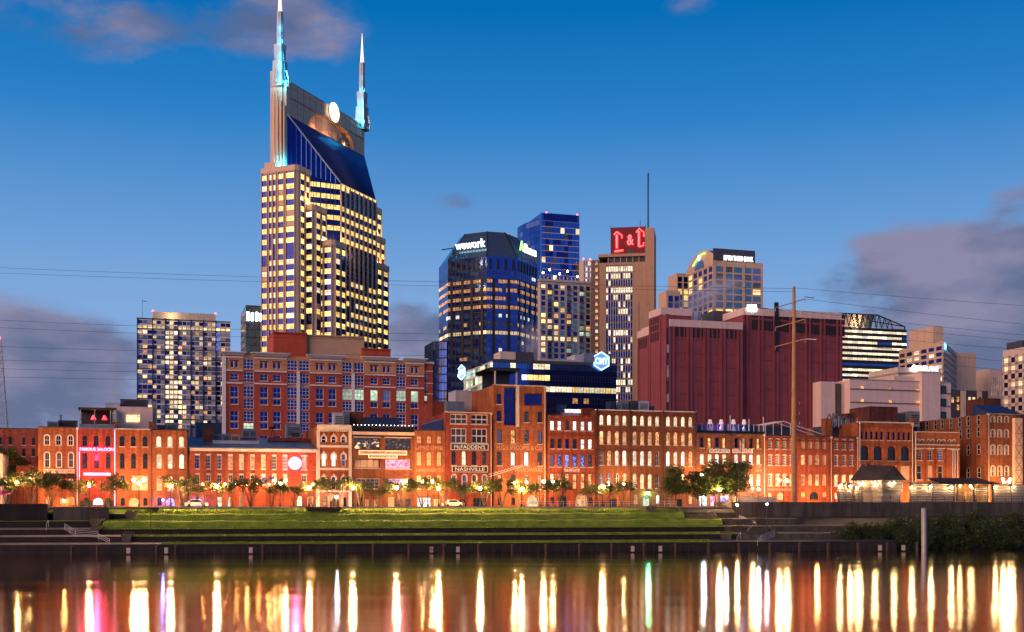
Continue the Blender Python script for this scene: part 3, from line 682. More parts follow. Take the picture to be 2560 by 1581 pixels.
Hb = Front(3, 2, 534, 345, 'brick_brown', 'brown brick music bar front with two deep balcony openings')
Hb.row([(20, 240), (286, 505)], 396, 494, pane=['lit_bar', 'lit_dim'], frame='black_paint', grid=(4, 1), rec=.45, hood=('lintel', 'tan_stone')).row([(21, 240)], 577, 655, pane='blank_panel', frame='dark_metal', grid=(4, 1), sill='cream_stone', rec=.35).row([(287, 502)], 581, 662, pane='lit_pink', frame='neon_soft_frame' if 'neon_soft_frame' in MAT else 'cream_stone', grid=(2, 1), sill='cream_stone', rec=.3)
Hb.row([(40, 236), (296, 488)], 746, 833, pane=['lit_dim', 'lit_violet'], frame='cream_stone', grid=(5, 3), sill='cream_stone').row([(42, 66), (72, 95)], 905, 990, pane='g_dark', name='door', grid=(1, 2)).row([(105, 160), (190, 230)], 918, 990, pane='blank_panel', grid=(3, 1)).row([(310, 365)], 905, 990, pane='blank_panel', name='door', grid=(2, 1), frame='cream_stone').row([(395, 440), (460, 505)], 920, 990, pane='lit_dim', grid=(2, 2)).build(coping=None)
Hb.band(345, 372, 'tan_stone', .35); Hb.band(374, 388, 'black_paint', .2)
sign(Hb, 62, 465, 509, 539, 'GEORGE JONES', 'sign_cream', 'ink_red', 'upper line of the bar sign in cream boxed letters reading GEORGE JONES', fill=.66, wfill=.95, frame='neon_orange')
sign(Hb, 143, 384, 541, 567, 'COUNTRY', 'sign_cream', 'ink_red', 'lower line of the bar sign in cream boxed letters reading COUNTRY', fill=.66, wfill=.95, frame='neon_orange')

Ib = Front(3, 536, 799, 335, 'brick_orange', 'narrow brick front with bricked-up windows and faded painted lettering')
for y0, y1 in ((379, 445), (516, 636), (714, 845)):
    Ib.row([(556, 597), (642, 683), (728, 768)], y0, y1, rise=.35, pane='blank_panel', frame='brick_brown', grid=(1, 2), fw=.06, rec=.12)
Ib.row([(560, 680)], 905, 990, pane='lit_white', grid=(5, 2), name='door').row([(700, 760)], 915, 990, pane='blank_panel', name='door', grid=(2, 1)).build(coping='roof_dark')
sign(Ib, 545, 780, 466, 496, 'LIPSCOMB', None, 'ghost_paint', 'faded painted word LIPSCOMB on the narrow orange brick front', name='painted_lettering', proud=.0, fill=1, wfill=1, ext=.01)
sign(Ib, 556, 782, 660, 690, 'HARDWARE CO', None, 'ghost_paint', 'faded painted words HARDWARE CO on the narrow orange brick front', name='painted_lettering', proud=.0, fill=1, wfill=1, ext=.01)

Jb = Front(3, 802, 1198, 182, 'brick_deep', 'tall dark red brick pub front with large grouped windows and two black signs')
for y0, y1, xs in ((192, 278, ((843, 990), (1019, 1167))), (314, 441, ((849, 985), (1029, 1160)))):
    Jb.row([xs[0], xs[1]], y0, y1, pane=['lit_dim', 'g_dark'], frame='cream_stone', grid=(3, 2), sill='cream_stone', fw=.16, bar=.13)
Jb.row([(855, 893), (943, 981), (1031, 1070), (1118, 1157)], 506, 631, rise=1, pane=['g_dark', 'lit_pale', 'g_dark', 'lit_dim'], sill='cream_stone').row([(858, 894), (947, 985), (1033, 1070), (1120, 1157)], 710, 830, rise=1, pane=['g_grey', 'g_blue', 'g_dark', 'g_grey'], frame='cream_stone', hood=('full', 'cream_stone'))
Jb.row([(868, 903)], 915, 985, rise=.8, pane='lit_orange').row([(922, 985)], 915, 990, rise=1, pane='g_dark', name='door', grid=(2, 1)).row([(1042, 1160)], 912, 990, pane='g_dark', grid=(4, 2), name='door').build(coping='tan_stone')
Jb.pipe(1194, mat='cream_stone')
sign(Jb, 850, 1165, 451, 497, 'McFADDEN\'S', 'ink_black', 'ink_white', 'black signboard with white letters reading McFADDEN\'S', frame='ink_white', fill=.68, wfill=.84)
sign(Jb, 860, 1160, 644, 687, 'NASHVILLE', 'ink_black', 'ink_white', 'black signboard with white letters reading NASHVILLE', frame='ink_white', fill=.7, wfill=.84)
# the billboard on the side wall of the pub, above the lower neighbour
e = empty('billboard', W2(Jb.u0 - .06, 10.5).to_3d() + Vector((0, 0, ZS + 14.5)), TH, 'dark blue billboard on the side wall above the low brick front', 'billboard')
mb = MB(); mb.box(-.16, 0, -9.0, 9.0, -2.1, 2.1, pm('poster_blue', (.012, .018, .10), .5)); mb.build('board', e)
mb = MB()
for q in ((-9.15, 9.15, -2.25, -2.11), (-9.15, 9.15, 2.11, 2.25)): mb.box(-.2, 0, q[0], q[1], q[2], q[3], MAT['grey_metal'])
mb.build('frame', e)

Kb = Front(3, 1216, 1668, 60, 'brick_orange', 'tallest brick front of the row with a dark glazed slot and ghost lettering', depth=26)
Kb.h = Kb.z(-50, 1440)
Kb.row([(1244, 1285)], 16, 106, pane='g_navy', sill='cream_stone', rise=.3).row([(1244, 1285)], 161, 256, pane='g_navy', sill='cream_stone', rise=.3).row([(1479, 1637)], 14, 115, pane='g_navy', grid=(3, 1), rec=.4, fw=.14, sill='brick_deep').row([(1480, 1518), (1595, 1633)], 166, 263, pane=['lit_dim', 'g_dark'], rise=.35, sill='cream_stone')
for y0, y1, ps in ((326, 446, ['g_grey', 'lit_orange', 'lit_dim', 'g_grey']), (515, 634, ['lit_dim', 'lit_white', 'lit_white', 'lit_dim']), (711, 836, ['lit_orange', 'lit_bar', 'lit_bar', 'lit_orange'])):
    Kb.row([(1247, 1287), (1364, 1404), (1480, 1520), (1595, 1634)], y0, y1, rise=.3, pane=ps, sill='cream_stone')
Kb.row([(1306, 1410)], -40, 288, pane='g_navy', grid=(2, 3), rec=.45, fw=.12, name='glazed_bay', bar=.14)
Kb.row([(1253, 1283), (1367, 1405)], 906, 974, pane='g_dark', rise=.3).row([(1511, 1600)], 892, 992, rise=1, pane='lit_pale', name='door', grid=(2, 1), hood=('full', 'cream_stone'), fw=.2, frame='cream_stone').build(coping='cream_stone')
Kb.pipe(1220, mat='brick_brown'); Kb.pipe(1655, mat='cream_stone')
mb = MB(); x = Kb.x(1421); mb.box(x - .32, x + .32, -.2, -.004, Kb.z(300, 1421), Kb.z(-54, 1421), MAT['cream_stone']); mb.build('pilaster', Kb.o)
sign(Kb, 1243, 1635, 462, 500, 'H.G. LIPSCOMB & CO', None, 'ghost_paint', 'faded painted words H.G. LIPSCOMB & CO across the tall brick front', name='painted_lettering', proud=0, fill=1, wfill=1, ext=.01)
sign(Kb, 1402, 1640, 652, 688, 'HARDWARE', None, 'ghost_paint', 'faded painted word HARDWARE low on the tall brick front', name='painted_lettering', proud=0, fill=1, wfill=1, ext=.01)

Lb = Front(4, 167, 578, 210, 'brick_red', 'four-storey red brick front with square-headed windows, some full of blue lights')
sx = [(190, 227), (255, 290), (320, 357), (386, 421), (453, 490), (517, 553)]
Lb.row(sx, 250, 332, pane=['lit_white', 'lit_white', 'lit_dim', 'lit_white', 'lit_white', 'lit_white'], grid=(1, 2), sill='cream_stone').row(sx, 404, 490, pane=['g_dark', 'g_dark', 'g_navy', 'g_dark', 'lit_white', 'lit_white'], grid=(1, 2), sill='cream_stone').row(sx, 538, 645, pane=['g_grey', 'lit_blue', 'lit_blue', 'lit_blue', 'lit_blue', 'lit_dim'], grid=(1, 2), sill='cream_stone').row(sx, 702, 838, pane=['lit_pale', 'lit_orange', 'lit_orange', 'lit_orange', 'lit_orange', 'lit_orange'], grid=(1, 2), sill='brick_deep', hood=('lintel', 'brick_deep'))
Lb.row([(192, 230), (524, 556)], 905, 960, pane='g_dark').row([(265, 335)], 890, 990, rise=1, pane='g_dark', name='door', grid=(2, 1)).row([(415, 500)], 880, 988, rise=1, pane='lit_orange', name='door', grid=(2, 1), fw=.22, frame='cream_stone', hood=('full', 'cream_stone')).build(coping='brick_deep')
for y in (237, 366, 524, 690): Lb.band(y, y + 12, 'brick_deep', .1, name='string_course')
sign(Lb, 312, 443, 660, 695, 'SNUFFSHOP', None, 'ink_white', 'white painted letters reading SNUFFSHOP', name='painted_lettering', proud=0, fill=1, wfill=1, ext=.01)

Mb_ = Front(4, 582, 1447, 168, 'brick_brown', 'wide five-storey brick warehouse with twelve columns of lit arched windows', depth=30)
mx_ = [(615, 650), (681, 715), (748, 782), (813, 847), (900, 934), (965, 998), (1031, 1064), (1095, 1128), (1188, 1221), (1252, 1285), (1316, 1349), (1380, 1412)]
for y0, y1, ps in ((206, 291, 'lit_pale'), (342, 455, 'lit_orange'), (507, 634, None), (703, 830, None)):
    p = [ps] * 12 if ps else [random.choice(['lit_pale', 'lit_orange', 'lit_dim', 'lit_pale', 'lit_white']) for _ in mx_]
    Mb_.row(mx_, y0, y1, rise=1, pane=p if y0 < 700 else ['g_grey', 'g_grey', 'lit_dim', 'lit_orange', 'lit_warm', 'lit_warm', 'lit_warm', 'g_grey', 'g_grey', 'lit_dim', 'lit_orange', 'lit_orange'], frame='white_paint', grid=(2, 3), sill='cream_stone', fw=.07, hood=('arch', 'brick_deep'))
Mb_.row([(910, 942), (1101, 1132), (1193, 1225), (1381, 1412)], 884, 962, rise=1, pane=['lit_orange', 'lit_white', 'g_dark', 'lit_orange'], frame='white_paint', grid=(2, 3)).row([(985, 1050)], 890, 985, rise=1, pane='lit_green', name='door', grid=(2, 1)).row([(700, 762)], 922, 990, pane='g_dark', name='door', grid=(2, 1)).row([(1262, 1325)], 922, 990, pane='g_dark', name='door', grid=(2, 1)).build(coping='white_paint')
for zx in (592, 877, 1161, 1440): Mb_.pipe(zx)
Mb_.band(180, 192, 'brick_deep', .14)

Nb = Front(5, 137, 724, 362, 'brick_brown', 'three-storey brown brick front with two white banners above lit windows')
nx_ = [(172, 206), (240, 273), (303, 337), (365, 399), (468, 501), (534, 568), (596, 630), (660, 693)]
Nb.row(nx_, 394, 484, rise=.3, pane=['g_navy', 'lit_orange', 'g_navy', 'lit_orange', 'g_navy', 'lit_orange', 'g_dark', 'lit_orange'], frame='dark_metal', grid=(1, 2), sill='cream_stone', rec=.4).row(nx_, 537, 622, rise=.35, pane=['lit_white', 'lit_pale', 'lit_white', 'lit_pale', 'lit_white', 'lit_pale', 'lit_white', 'lit_warm'], frame='white_paint', grid=(2, 2), sill='cream_stone')
Nb.row(nx_, 708, 806, rise=.35, pane=['lit_dim', 'lit_orange', 'lit_dim', 'lit_dim', 'lit_orange', 'lit_dim', 'lit_orange', 'lit_orange'], frame='white_paint', grid=(2, 3)).row([(170, 240)], 895, 985, pane='lit_white', grid=(2, 2)).row([(262, 330)], 895, 985, pane='lit_pink', grid=(2, 2), name='door').row([(345, 420)], 895, 985, pane='lit_violet', grid=(3, 2)).row([(560, 640)], 880, 940, pane='lit_orange', grid=(3, 2)).build(coping='roof_dark')
Nb.pipe(436); Nb.pipe(722, mat='cream_stone')
sign(Nb, 250, 424, 493, 524, 'BUFFALO\'S', 'ink_white', 'ink_brown', 'left white banner with dark lettering between two rows of windows', fill=.72, wfill=.92, name='banner', cat='banner')
sign(Nb, 447, 620, 494, 527, 'BILLIARDS', 'ink_white', 'ink_red', 'right white banner with red letters reading BILLIARDS', fill=.72, wfill=.92, name='banner', cat='banner')
sign(Nb, 217, 340, 638, 660, 'Coffee & Specialties', None, 'ink_white', 'small white painted script line over the trees', name='painted_lettering', proud=0, fill=.9, wfill=1, ext=.01)
sign(Nb, 645, 705, 640, 688, 'LAST\nRESORT', None, 'ghost_paint', 'two short lines of pale painted letters beside the white downpipe', name='painted_lettering', proud=0, fill=.95, wfill=.95, ext=.01)

Ob = Front(5, 726, 1528, 385, 'brick_red', 'long three-storey brick warehouse behind the tall timber pole')
for y0, y1 in ((404, 492), (541, 630), (709, 806)):
    Ob.row([(757, 793), (820, 855), (880, 915), (942, 977)], y0, y1, rise=.35, pane=['g_dark', 'g_dark', 'g_dark', 'g_grey'] if y0 < 700 else ['g_dark', 'lit_orange', 'lit_orange', 'blank_panel'], frame='white_paint', grid=(3, 4), fw=.09, hood=('arch', 'cream_stone'), sill='cream_stone')
    Ob.row([(1040, 1075), (1101, 1137), (1162, 1197), (1222, 1257)], y0, y1, rise=.35, pane='blank_panel' if y0 < 500 else ['lit_orange', 'blank_panel', 'lit_orange', 'blank_panel'], frame='cream_stone', grid=(1, 2), fw=.07)
    Ob.row([(1325, 1360), (1391, 1426), (1455, 1490)], y0 + 5, y1 + 5, rise=.35, pane=['g_dark', 'g_dark', 'lit_dim'] if y0 < 700 else 'lit_warm', frame='white_paint', grid=(3, 4), fw=.09, hood=('arch', 'cream_stone'), sill='cream_stone')
Ob.row([(832, 896)], 866, 925, rise=1, pane='blank_panel', grid=(2, 1), frame='cream_stone').row([(758, 790)], 866, 925, rise=.4, pane='blank_panel', frame='cream_stone').row([(1112, 1192)], 858, 925, rise=1, pane='g_dark', name='door', grid=(2, 1)).row([(1042, 1076), (1225, 1258)], 862, 905, rise=.4, pane='blank_panel', frame='cream_stone', grid=(1, 1)).row([(1330, 1356)], 862, 925, rise=.5, pane='lit_warm', grid=(1, 2)).build(coping='roof_dark')
for zx in (970, 1297, 1524): Ob.pipe(zx, mat='cream_stone')
mb = MB()
for k in range(60):
    x = .4 + k * (Ob.w - .8) / 59; mb.box(x - .12, x + .12, -.16, -.004, Ob.h - 1.05, Ob.h - .7, MAT['brick_deep'])
mb.build('dentil_course', Ob.o)
e = sign(Ob, 745, 968, 828, 852, 'MARKET STREET WAREHOUSE', 'brick_pink', 'ghost_paint', 'pale painted band with worn lettering above the arched doors', name='painted_lettering', proud=.08, fill=.6, wfill=.9)

Pb = Front(6, 357, 833, 268, 'brick_orange', 'orange brick front with four large dark arched openings and ten slit windows')
px_ = [(380, 403), (421, 445), (466, 490), (509, 533), (553, 577), (611, 637), (656, 682), (700, 725), (743, 768), (786, 811)]
Pb.row(px_, 344, 415, pane='g_navy', grid=(1, 1), sill='cream_stone', rec=.3).row([(381, 456), (497, 573), (613, 690), (730, 807)], 463, 592, rise=.55, pane=['g_dark', 'g_dark', 'g_dark', 'g_dark'], grid=(3, 1), rec=.45, frame='black_paint', hood=('arch', 'brick_red'), sill='cream_stone').row([(385, 470), (496, 580), (618, 690), (728, 806)], 636, 770, pane='blank_panel', grid=(2, 1), frame='cream_stone').build(coping='cream_stone', cop_h=.25)
Pb.pipe(374, mat='cream_stone', r=.11); Pb.pipe(826, mat='cream_stone', r=.11)
Pb.band(596, 630, 'brick_brown', .2, name='beam'); Pb.band(296, 306, 'brick_red', .16)
for zx in (366, 826):
    x = Pb.x(zx); mb = MB(); mb.box(max(0, x - .5), x + .5, -.2, .4, Pb.h + .26, Pb.h + 1.0, MAT['brick_orange']); mb.build('pier', Pb.o)

Qb = Front(6, 846, 1234, 350, 'brick_orange', 'low orange brick front with paired little arched windows under its roofline')
Qb.row([(864, 887), (901, 924), (955, 978), (990, 1013), (1045, 1067), (1083, 1105), (1135, 1157), (1172, 1194)], 410, 447, rise=1, grid=(1, 2), frame='cream_stone', hood=('arch', 'cream_stone'), fw=.05).row([(870, 912), (960, 1002), (1049, 1092)], 498, 590, grid=(2, 4), frame='cream_stone', pane=['g_dark', 'lit_dim', 'g_grey'], sill='cream_stone').row([(869, 911), (960, 1002), (1050, 1093)], 634, 755, grid=(1, 2), frame='cream_stone', pane=['g_dark', 'blank_panel', 'g_dark'], sill='cream_stone').build(coping='cream_stone')
Qb.band(452, 460, 'cream_stone', .14, name='string_course'); Qb.band(484, 493, 'cream_stone', .14, name='string_course')
for zx in (935, 1020, 1110): Qb.pipe(zx, 500, mat='brick_deep')
for zx in (852, 1172, 1190, 1212): Qb.pipe(zx, None if zx < 900 else 500, mat='cream_stone', r=.12)

Rb = Front(6, 1477, 1758, 195, 'brick_brown', 'tall brown brick warehouse at the right with a long dark side wall', depth=85, V=-2)
Rb.row([(1503, 1533), (1561, 1592), (1620, 1651)], 210, 264, rise=.45, frame='cream_stone', hood=('full', 'cream_stone'), fw=.06).row([(1503, 1533), (1561, 1592), (1620, 1651)], 325, 392, rise=.45, frame='cream_stone', hood=('full', 'cream_stone'), fw=.06, pane=['g_navy', 'lit_dim', 'g_dark']).row([(1503, 1533), (1562, 1593), (1620, 1651)], 458, 542, rise=.45, frame='cream_stone', hood=('full', 'cream_stone'), fw=.06, pane=['lit_dim', 'lit_dim', 'lit_bar']).row([(1504, 1534), (1563, 1593), (1621, 1651)], 638, 726, rise=.45, frame='cream_stone', hood=('full', 'cream_stone'), fw=.06).build(coping='cream_stone', sides=True)
Rb.pipe(1481, mat='cream_stone')
mb = MB(); xa, xb = Rb.x(1686), Rb.x(1750); mb.box(xa, xb, -.9, -.006, 0, Rb.z(228, 1718), MAT['tan_stone'])
for k in range(7):
    z = k * Rb.h / 7.6; mb.bar((xa, -.94, z), (xb, -.94, z + Rb.h / 8), .07, MAT['brick_deep']); mb.bar((xb, -.94, z), (xa, -.94, z + Rb.h / 8), .07, MAT['brick_deep'])
    mb.box(xa - .02, xb + .02, -.96, -.9, z, z + .12, MAT['brick_brown'])
mb.build('lift_shaft', Rb.o)
_rf = MB(); _rf.raw([(-.1, -.35, Rb.h + .2), (Rb.w * 1.0, -.35, Rb.h + .2), (Rb.w - 1, 5, Rb.h + 2.4), (.2, 5, Rb.h + 2.4), (.2, 6, Rb.h), (Rb.w, 6, Rb.h)], [(0, 1, 2, 3), (3, 2, 5, 4), (0, 3, 4), (1, 5, 2)], MAT['roof_blue']); _rf.build('pitched_roof', Rb.o)
# slit windows along the side wall (set on the left face, photo columns)
fm, pn = win_meshes(1.05, 2.3, .3, .08, (1, 2), MAT['cream_stone'], MAT['g_dark'])
for zx, zy0, zy1 in ((1400, 212, 270), (1312, 222, 280), (1238, 232, 290), (1162, 242, 296), (1088, 252, 300), (1030, 258, 306), (958, 266, 314), (884, 276, 322), (1400, 306, 380), (1312, 318, 395), (1402, 455, 535), (1312, 460, 540), (1404, 650, 735), (1312, 655, 735), (1244, 330, 398)):
    V = V_at(2040 + zx / SC, Rb.u0); zc = Z_at(980 + (zy0 + zy1) / 2 / SC, W2(Rb.u0, V).y) - ZS
    if V - Rb.V > 80: continue
    o = put('window', fm, Rb.o, (-.14, V - Rb.V + .5, zc - 1.15), (0, 0, -math.pi / 2)); put('pane', pn, o)
Tb = Front(6, 1762, 2100, 560, 'brick_deep', 'low dark brick building cut off by the right edge', V=-1)
Tb.h = Tb.z(200, 1800); Tb.row([(1790, 1830)], 300, 380).row([(1790, 1830)], 470, 550).build()
# ================================================================== TOWERS
def V_for(px, Y):
    X = (px - 1280) / F * Y; dx, dy = X, Y - Y0
    return -dx * ST + dy * CT
class Tower:
    """a building behind the row: its Empty stands at a plan point; walls and windows in local metres"""
    def __init__(s, name, label, px, Y, ang=TH, cat='skyscraper', group=None):
        s.X, s.Y, s.a = (px - 1280) / F * Y, Y, ang
        s.o = empty(name, (s.X, s.Y, ZS), ang, label, cat, group); s.wins = []
    def zp(s, py, Y=None): return Z_at(py, Y or s.Y) - ZS
    def w(s, x, y):
        c, n = math.cos(s.a), math.sin(s.a); return (s.X + x * c - y * n, s.Y + x * n + y * c)
    def pxof(s, x, y):
        X, Y = s.w(x, y); return 1280 + F * X / Y
    def lx(s, px, y=0.0):
        """local x on the line y where a photo column falls"""
        t = (px - 1280) / F; c, n = math.cos(s.a), math.sin(s.a)
        # X0 + x c - y n = t (Y0 + x n + y c)
        return (t * (s.Y + y * c) - s.X + y * n) / (c - t * n)
    def ly(s, px, x=0.0):
        t = (px - 1280) / F; c, n = math.cos(s.a), math.sin(s.a)
        return (s.X + x * c - t * (s.Y + x * n)) / (n + t * c)
    def wall(s, poly, z0, z1, mat, name='wall', tm='roof_dark', poly2=None):
        mb = MB(); mb.prism(poly, z0, z1, MAT[mat], tm=MAT[tm], poly2=poly2); return mb.build(name, s.o)
    def box(s, x0, x1, y0, y1, z0, z1, mat, name='wall'):
        mb = MB(); mb.box(x0, x1, y0, y1, z0, z1, MAT[mat]); return mb.build(name, s.o)
    def facade(s, p0, p1, z0, z1, ncol, nrow, fn, pier=None, pier_w=.5, pier_d=.3, span=None, span_d=.12, vis=(.1, .9), margin=0.0, frame='dark_metal', mull=1, fw=.07, every=1, name='window', skip=None):
        """piers and floor bands on one face, a window in every cell; p0 to p1 runs left to right seen from outside"""
        p0, p1 = Vector(p0), Vector(p1); L = (p1 - p0).length; d = (p1 - p0) / L; n = Vector((d.y, -d.x)); ang = math.atan2(d.y, d.x)
        cw = (L - 2 * margin) / ncol; fh = (z1 - z0) / nrow; mb = MB()
        if pier:
            for c in range(0, ncol + 1, every):
                x = margin + c * cw; a, b = max(0, x - pier_w / 2), min(L, x + pier_w / 2)
                mb.box(a, b, -pier_d, -.012, z0, z1, MAT[pier], 'k')
        if span:
            for r in range(nrow + 1):
                za, zb = z0 + (r - 1 + vis[1]) * fh, z0 + (r + vis[0]) * fh
                za, zb = max(za, z0), min(zb, z1)
                if zb - za > .02: mb.box(0, L, -span_d, -.011, za, zb, MAT[span], 'k')
        if mb.f: mb.build('facade_frame', s.o, (p0.x, p0.y, 0), (0, 0, ang))
        gap = (pier_w if pier and every == 1 else .06)
        for r in range(nrow):
            for c in range(ncol):
                if skip and skip(c, r): continue
                m = fn(c, r)
                if m is None: continue
                xa = margin + c * cw + gap / 2; w = cw - gap
                za = z0 + (r + vis[0]) * fh; h = (vis[1] - vis[0]) * fh
                s.wins.append((p0 + d * xa + n * .04, za, w, h, ang, m, frame, mull, fw, name))
        return s
    def pane(s, p, z, w, h, ang, m, frame='dark_metal', mull=1, fw=.07, name='window'):
        s.wins.append((Vector(p), z, w, h, ang, m, frame, mull, fw, name))
    def finish(s, limit=290):
        def geo(mb, w, h, m, frame, mull, fw):
            f = MAT[frame]
            mb.face([(fw, 0, fw), (w - fw, 0, fw), (w - fw, 0, h - fw), (fw, 0, h - fw)], MAT[m])
            for q in ((0, w, 0, fw), (0, w, h - fw, h), (0, fw, fw, h - fw), (w - fw, w, fw, h - fw)):
                mb.face([(q[0], -.03, q[2]), (q[1], -.03, q[2]), (q[1], -.03, q[3]), (q[0], -.03, q[3])], f)
            for k in range(1, mull + 1):
                x = w * k / (mull + 1); mb.face([(x - .04, -.03, fw), (x + .04, -.03, fw), (x + .04, -.03, h - fw), (x - .04, -.03, h - fw)], f)
        ws = sorted(s.wins, key=lambda q: -q[2] * q[3] / max(1, (Vector(s.w(*q[0]))).length))
        rest = MB()
        for i, (p, z, w, h, ang, m, frame, mull, fw, name) in enumerate(ws):
            if i < limit:
                key = ('tw', round(w, 2), round(h, 2), m, frame, mull, fw)
                if key not in WCACHE:
                    mb = MB(); geo(mb, w, h, m, frame, mull, fw); WCACHE[key] = mb.mesh('window')
                put(name, WCACHE[key], s.o, (p.x, p.y, z), (0, 0, ang))
            else:
                t = MB(); geo(t, w, h, m, frame, mull, fw); ca, sa = math.cos(ang), math.sin(ang)
                for f, mi in zip(t.f, t.mi):
                    rest.face([(p.x + t.v[k][0] * ca - t.v[k][1] * sa, p.y + t.v[k][0] * sa + t.v[k][1] * ca, z + t.v[k][2]) for k in f], t.mats[mi])
        if rest.f:
            o = rest.build('window', s.o); o['kind'] = 'stuff'
        return s
def point(name, parent, loc, col, power, r=.3):
    l = bpy.data.lights.new(name, 'POINT'); l.energy = power; l.color = col; l.shadow_soft_size = r
    o = link(bpy.data.objects.new(name, l)); o.parent = parent; o.location = loc; return o
R_ = random.Random(11)
def rnd(pairs):
    """weighted pick of a pane"""
    t = R_.random() * sum(w for _, w in pairs)
    for m, w in pairs:
        t -= w
        if t <= 0: return m
    return pairs[-1][0]
pm('stone_pink', (.66, .43, .29), .75, var=.08, streak=.10); pm('stone_grey', (.40, .34, .32), .75, var=.08)
pm('maroon_panel', (.25, .052, .062), .75, var=.12, scale=.25, streak=.2); pm('maroon_cap', (.70, .50, .44), .75, var=.06, streak=.12)
pm('lc_stone', (.47, .275, .165), .75, var=.08, streak=.15); pm('brown_metal', (.16, .10, .09), .6); pm('beige_render', (.50, .30, .19), .85, var=.08)
pm('pale_block', (.72, .52, .46), .85, var=.06, streak=.10); pm('fin_concrete', (.62, .45, .38), .8, var=.06)
pm('slope_navy', (.03, .05, .38), .35, .55, var=.2, scale=.3); pm('white_metal', (.75, .68, .64), .5, var=.05); pm('dark_slate', (.05, .05, .075), .7); pm('hotel_red', (.46, .070, .030), .85, var=.14, scale=.5, streak=.15); pm('hotel_orange', (.58, .25, .10), .85, var=.10, streak=.1)
pm('spire_metal', (.26, .26, .28), .45, .4, var=.08)
glow('beacon_red', (1, .03, .03), 14.0); glow('lamp_white', (1.0, .93, .85), 18.0); glow('sign_white', (1.0, .97, .93), 2.2); glow('sign_green', (.25, 1.0, .12), 3.0); glow('sign_blue', (.10, .45, 1.0), 3.0); glow('sign_cyan', (.32, .72, 1.0), 2.6); glow('needle_glow', (1.0, .80, .62), 1.15); glow('disc_glow', (1.0, .93, .74), 2.6)

# ---- apartment tower, left
T = Tower('apartment_tower', 'wide white and blue apartment block with balconies, left of the twin-spired tower', 343.2, 750, cat='apartment tower')
W = T.lx(576); ZT = T.zp(795); NR = 22
T.wall([(0, 0), (W, 0), (W, 20), (0, 20)], 0, ZT, 'grey_metal')
bays = [0] + [T.lx(320 + q / 4.2) for q in (258, 390, 525, 660, 790, 922)] + [W]
fh = 3.12
for b in range(7):
    n = 3 if b not in (0, 6) else 3
    def fn(c, r, b=b):
        if b == 2: return 'lit_warm' if c == 1 else rnd([('lit_pale', .55), ('g_navy', .45)])
        top = NR - 1 - r
        if top == 1: return 'lit_warm'
        if b == 6 and top < 6 and c == 0: return 'lit_blue'
        if c == n - 1 and top > 0 and b != 0: return rnd([('g_grey', 1.0), ('lit_pale', .25), ('pale_metal', .6)])
        return rnd([('g_navy', .85), ('g_grey', .60), ('lit_warm', .62), ('lit_orange', .16), ('pale_metal', .40)])
    T.facade((bays[b], 0), (bays[b + 1], 0), ZT - NR * fh, ZT - .6, n, NR, fn, pier='pale_metal', pier_w=.35, pier_d=.12, span='white_metal', span_d=.16, vis=(.08, .80), frame='dark_metal', fw=.1)
    T.box(bays[b] - .25, bays[b] + .25, -.8, -.02, 0, ZT + .4, 'dark_metal', 'fin')
mb = MB()
for k in range(0, NR, 2): mb.box(-.2, W + .2, -.55, -.17, ZT - k * fh - .35, ZT - k * fh + .05, MAT['dark_metal'])
mb.build('floor_line', T.o)
for k in range(1, NR, 2):
    mb = MB(); z = ZT - k * fh - fh * .9; mb.box(bays[2] + .4, bays[3] - .4, -1.7, -.2, z, z + .15, MAT['white_metal'])
    for q in range(10): x = bays[2] + .5 + q * (bays[3] - bays[2] - 1) / 9; mb.box(x - .05, x + .05, -1.68, -1.6, z + .15, z + 1.0, MAT['white_metal'])
    mb.box(bays[2] + .4, bays[3] - .4, -1.7, -1.58, z + 1.0, z + 1.1, MAT['white_metal']); mb.build('balcony', T.o)
xa, xb = T.lx(320 + 262 / 4.2), T.lx(320 + 922 / 4.2); T.box(xa, xb, 2, 14, ZT, T.zp(776), 'cream_stone', 'penthouse')
point('uplight', T.o, ((bays[2] + bays[3]) / 2, -2.0, ZT + 2.2), (1, .72, .35), 1800)
mb = MB()
for x in (xa, xb): mb.lathe([(0, 0), (.6, .2), (.6, .8), (0, 1.0)], MAT['beacon_red'], 6, x, 3.0)
for i in range(len(mb.v)): mb.v[i] = (mb.v[i][0], mb.v[i][1], mb.v[i][2] + T.zp(776))
mb.build('beacon', T.o); T.finish()
mb = MB(); mb.tube([(3, 4, ZT), (3, 4, ZT + 12)], .12, MAT['dark_metal'], 5); mb.box(3, 6, 3.9, 4.1, ZT + 11, ZT + 11.3, MAT['dark_metal']); mb.build('antenna', T.o)

# ---- glass block left of the spired tower
T = Tower('glass_tower', 'slim dark glass tower with a white glowing sign, tucked left of the twin-spired tower', 615, 620, cat='skyscraper')
W = T.lx(672); ZT = T.zp(763); YB = T.ly(602)
T.wall([(0, 0), (W, 0), (W, YB), (0, YB)], 0, ZT, 'dark_slate')
T.facade((0, 0), (W, 0), ZT - 12 * 4.1, ZT - .3, 6, 12, lambda c, r: 'lit_pale' if r in (1, 2) and c < 5 else rnd([('g_teal', 1), ('lit_dim', .5)]), pier='grey_metal', pier_w=.14, pier_d=.1, vis=(.05, .95))
T.facade((0, YB), (0, 0), ZT - 12 * 4.1, ZT - .3, 3, 12, lambda c, r: rnd([('g_teal', 1), ('lit_dim', .3)]), vis=(.05, .95)).finish()
e = empty('sign', (*T.w(2.6, -.4), ZS + T.zp(791)), TH, 'blazing white sign high on the slim dark glass tower', 'sign')
mb = MB()
for k in range(4): mb.box(-2.2 + k * 2.2, -1.1 + k * 2.2, -.1, .1, -2.2, 2.2 - .5 * (k % 2), MAT['lamp_white'])
mb.build('lettering', e)

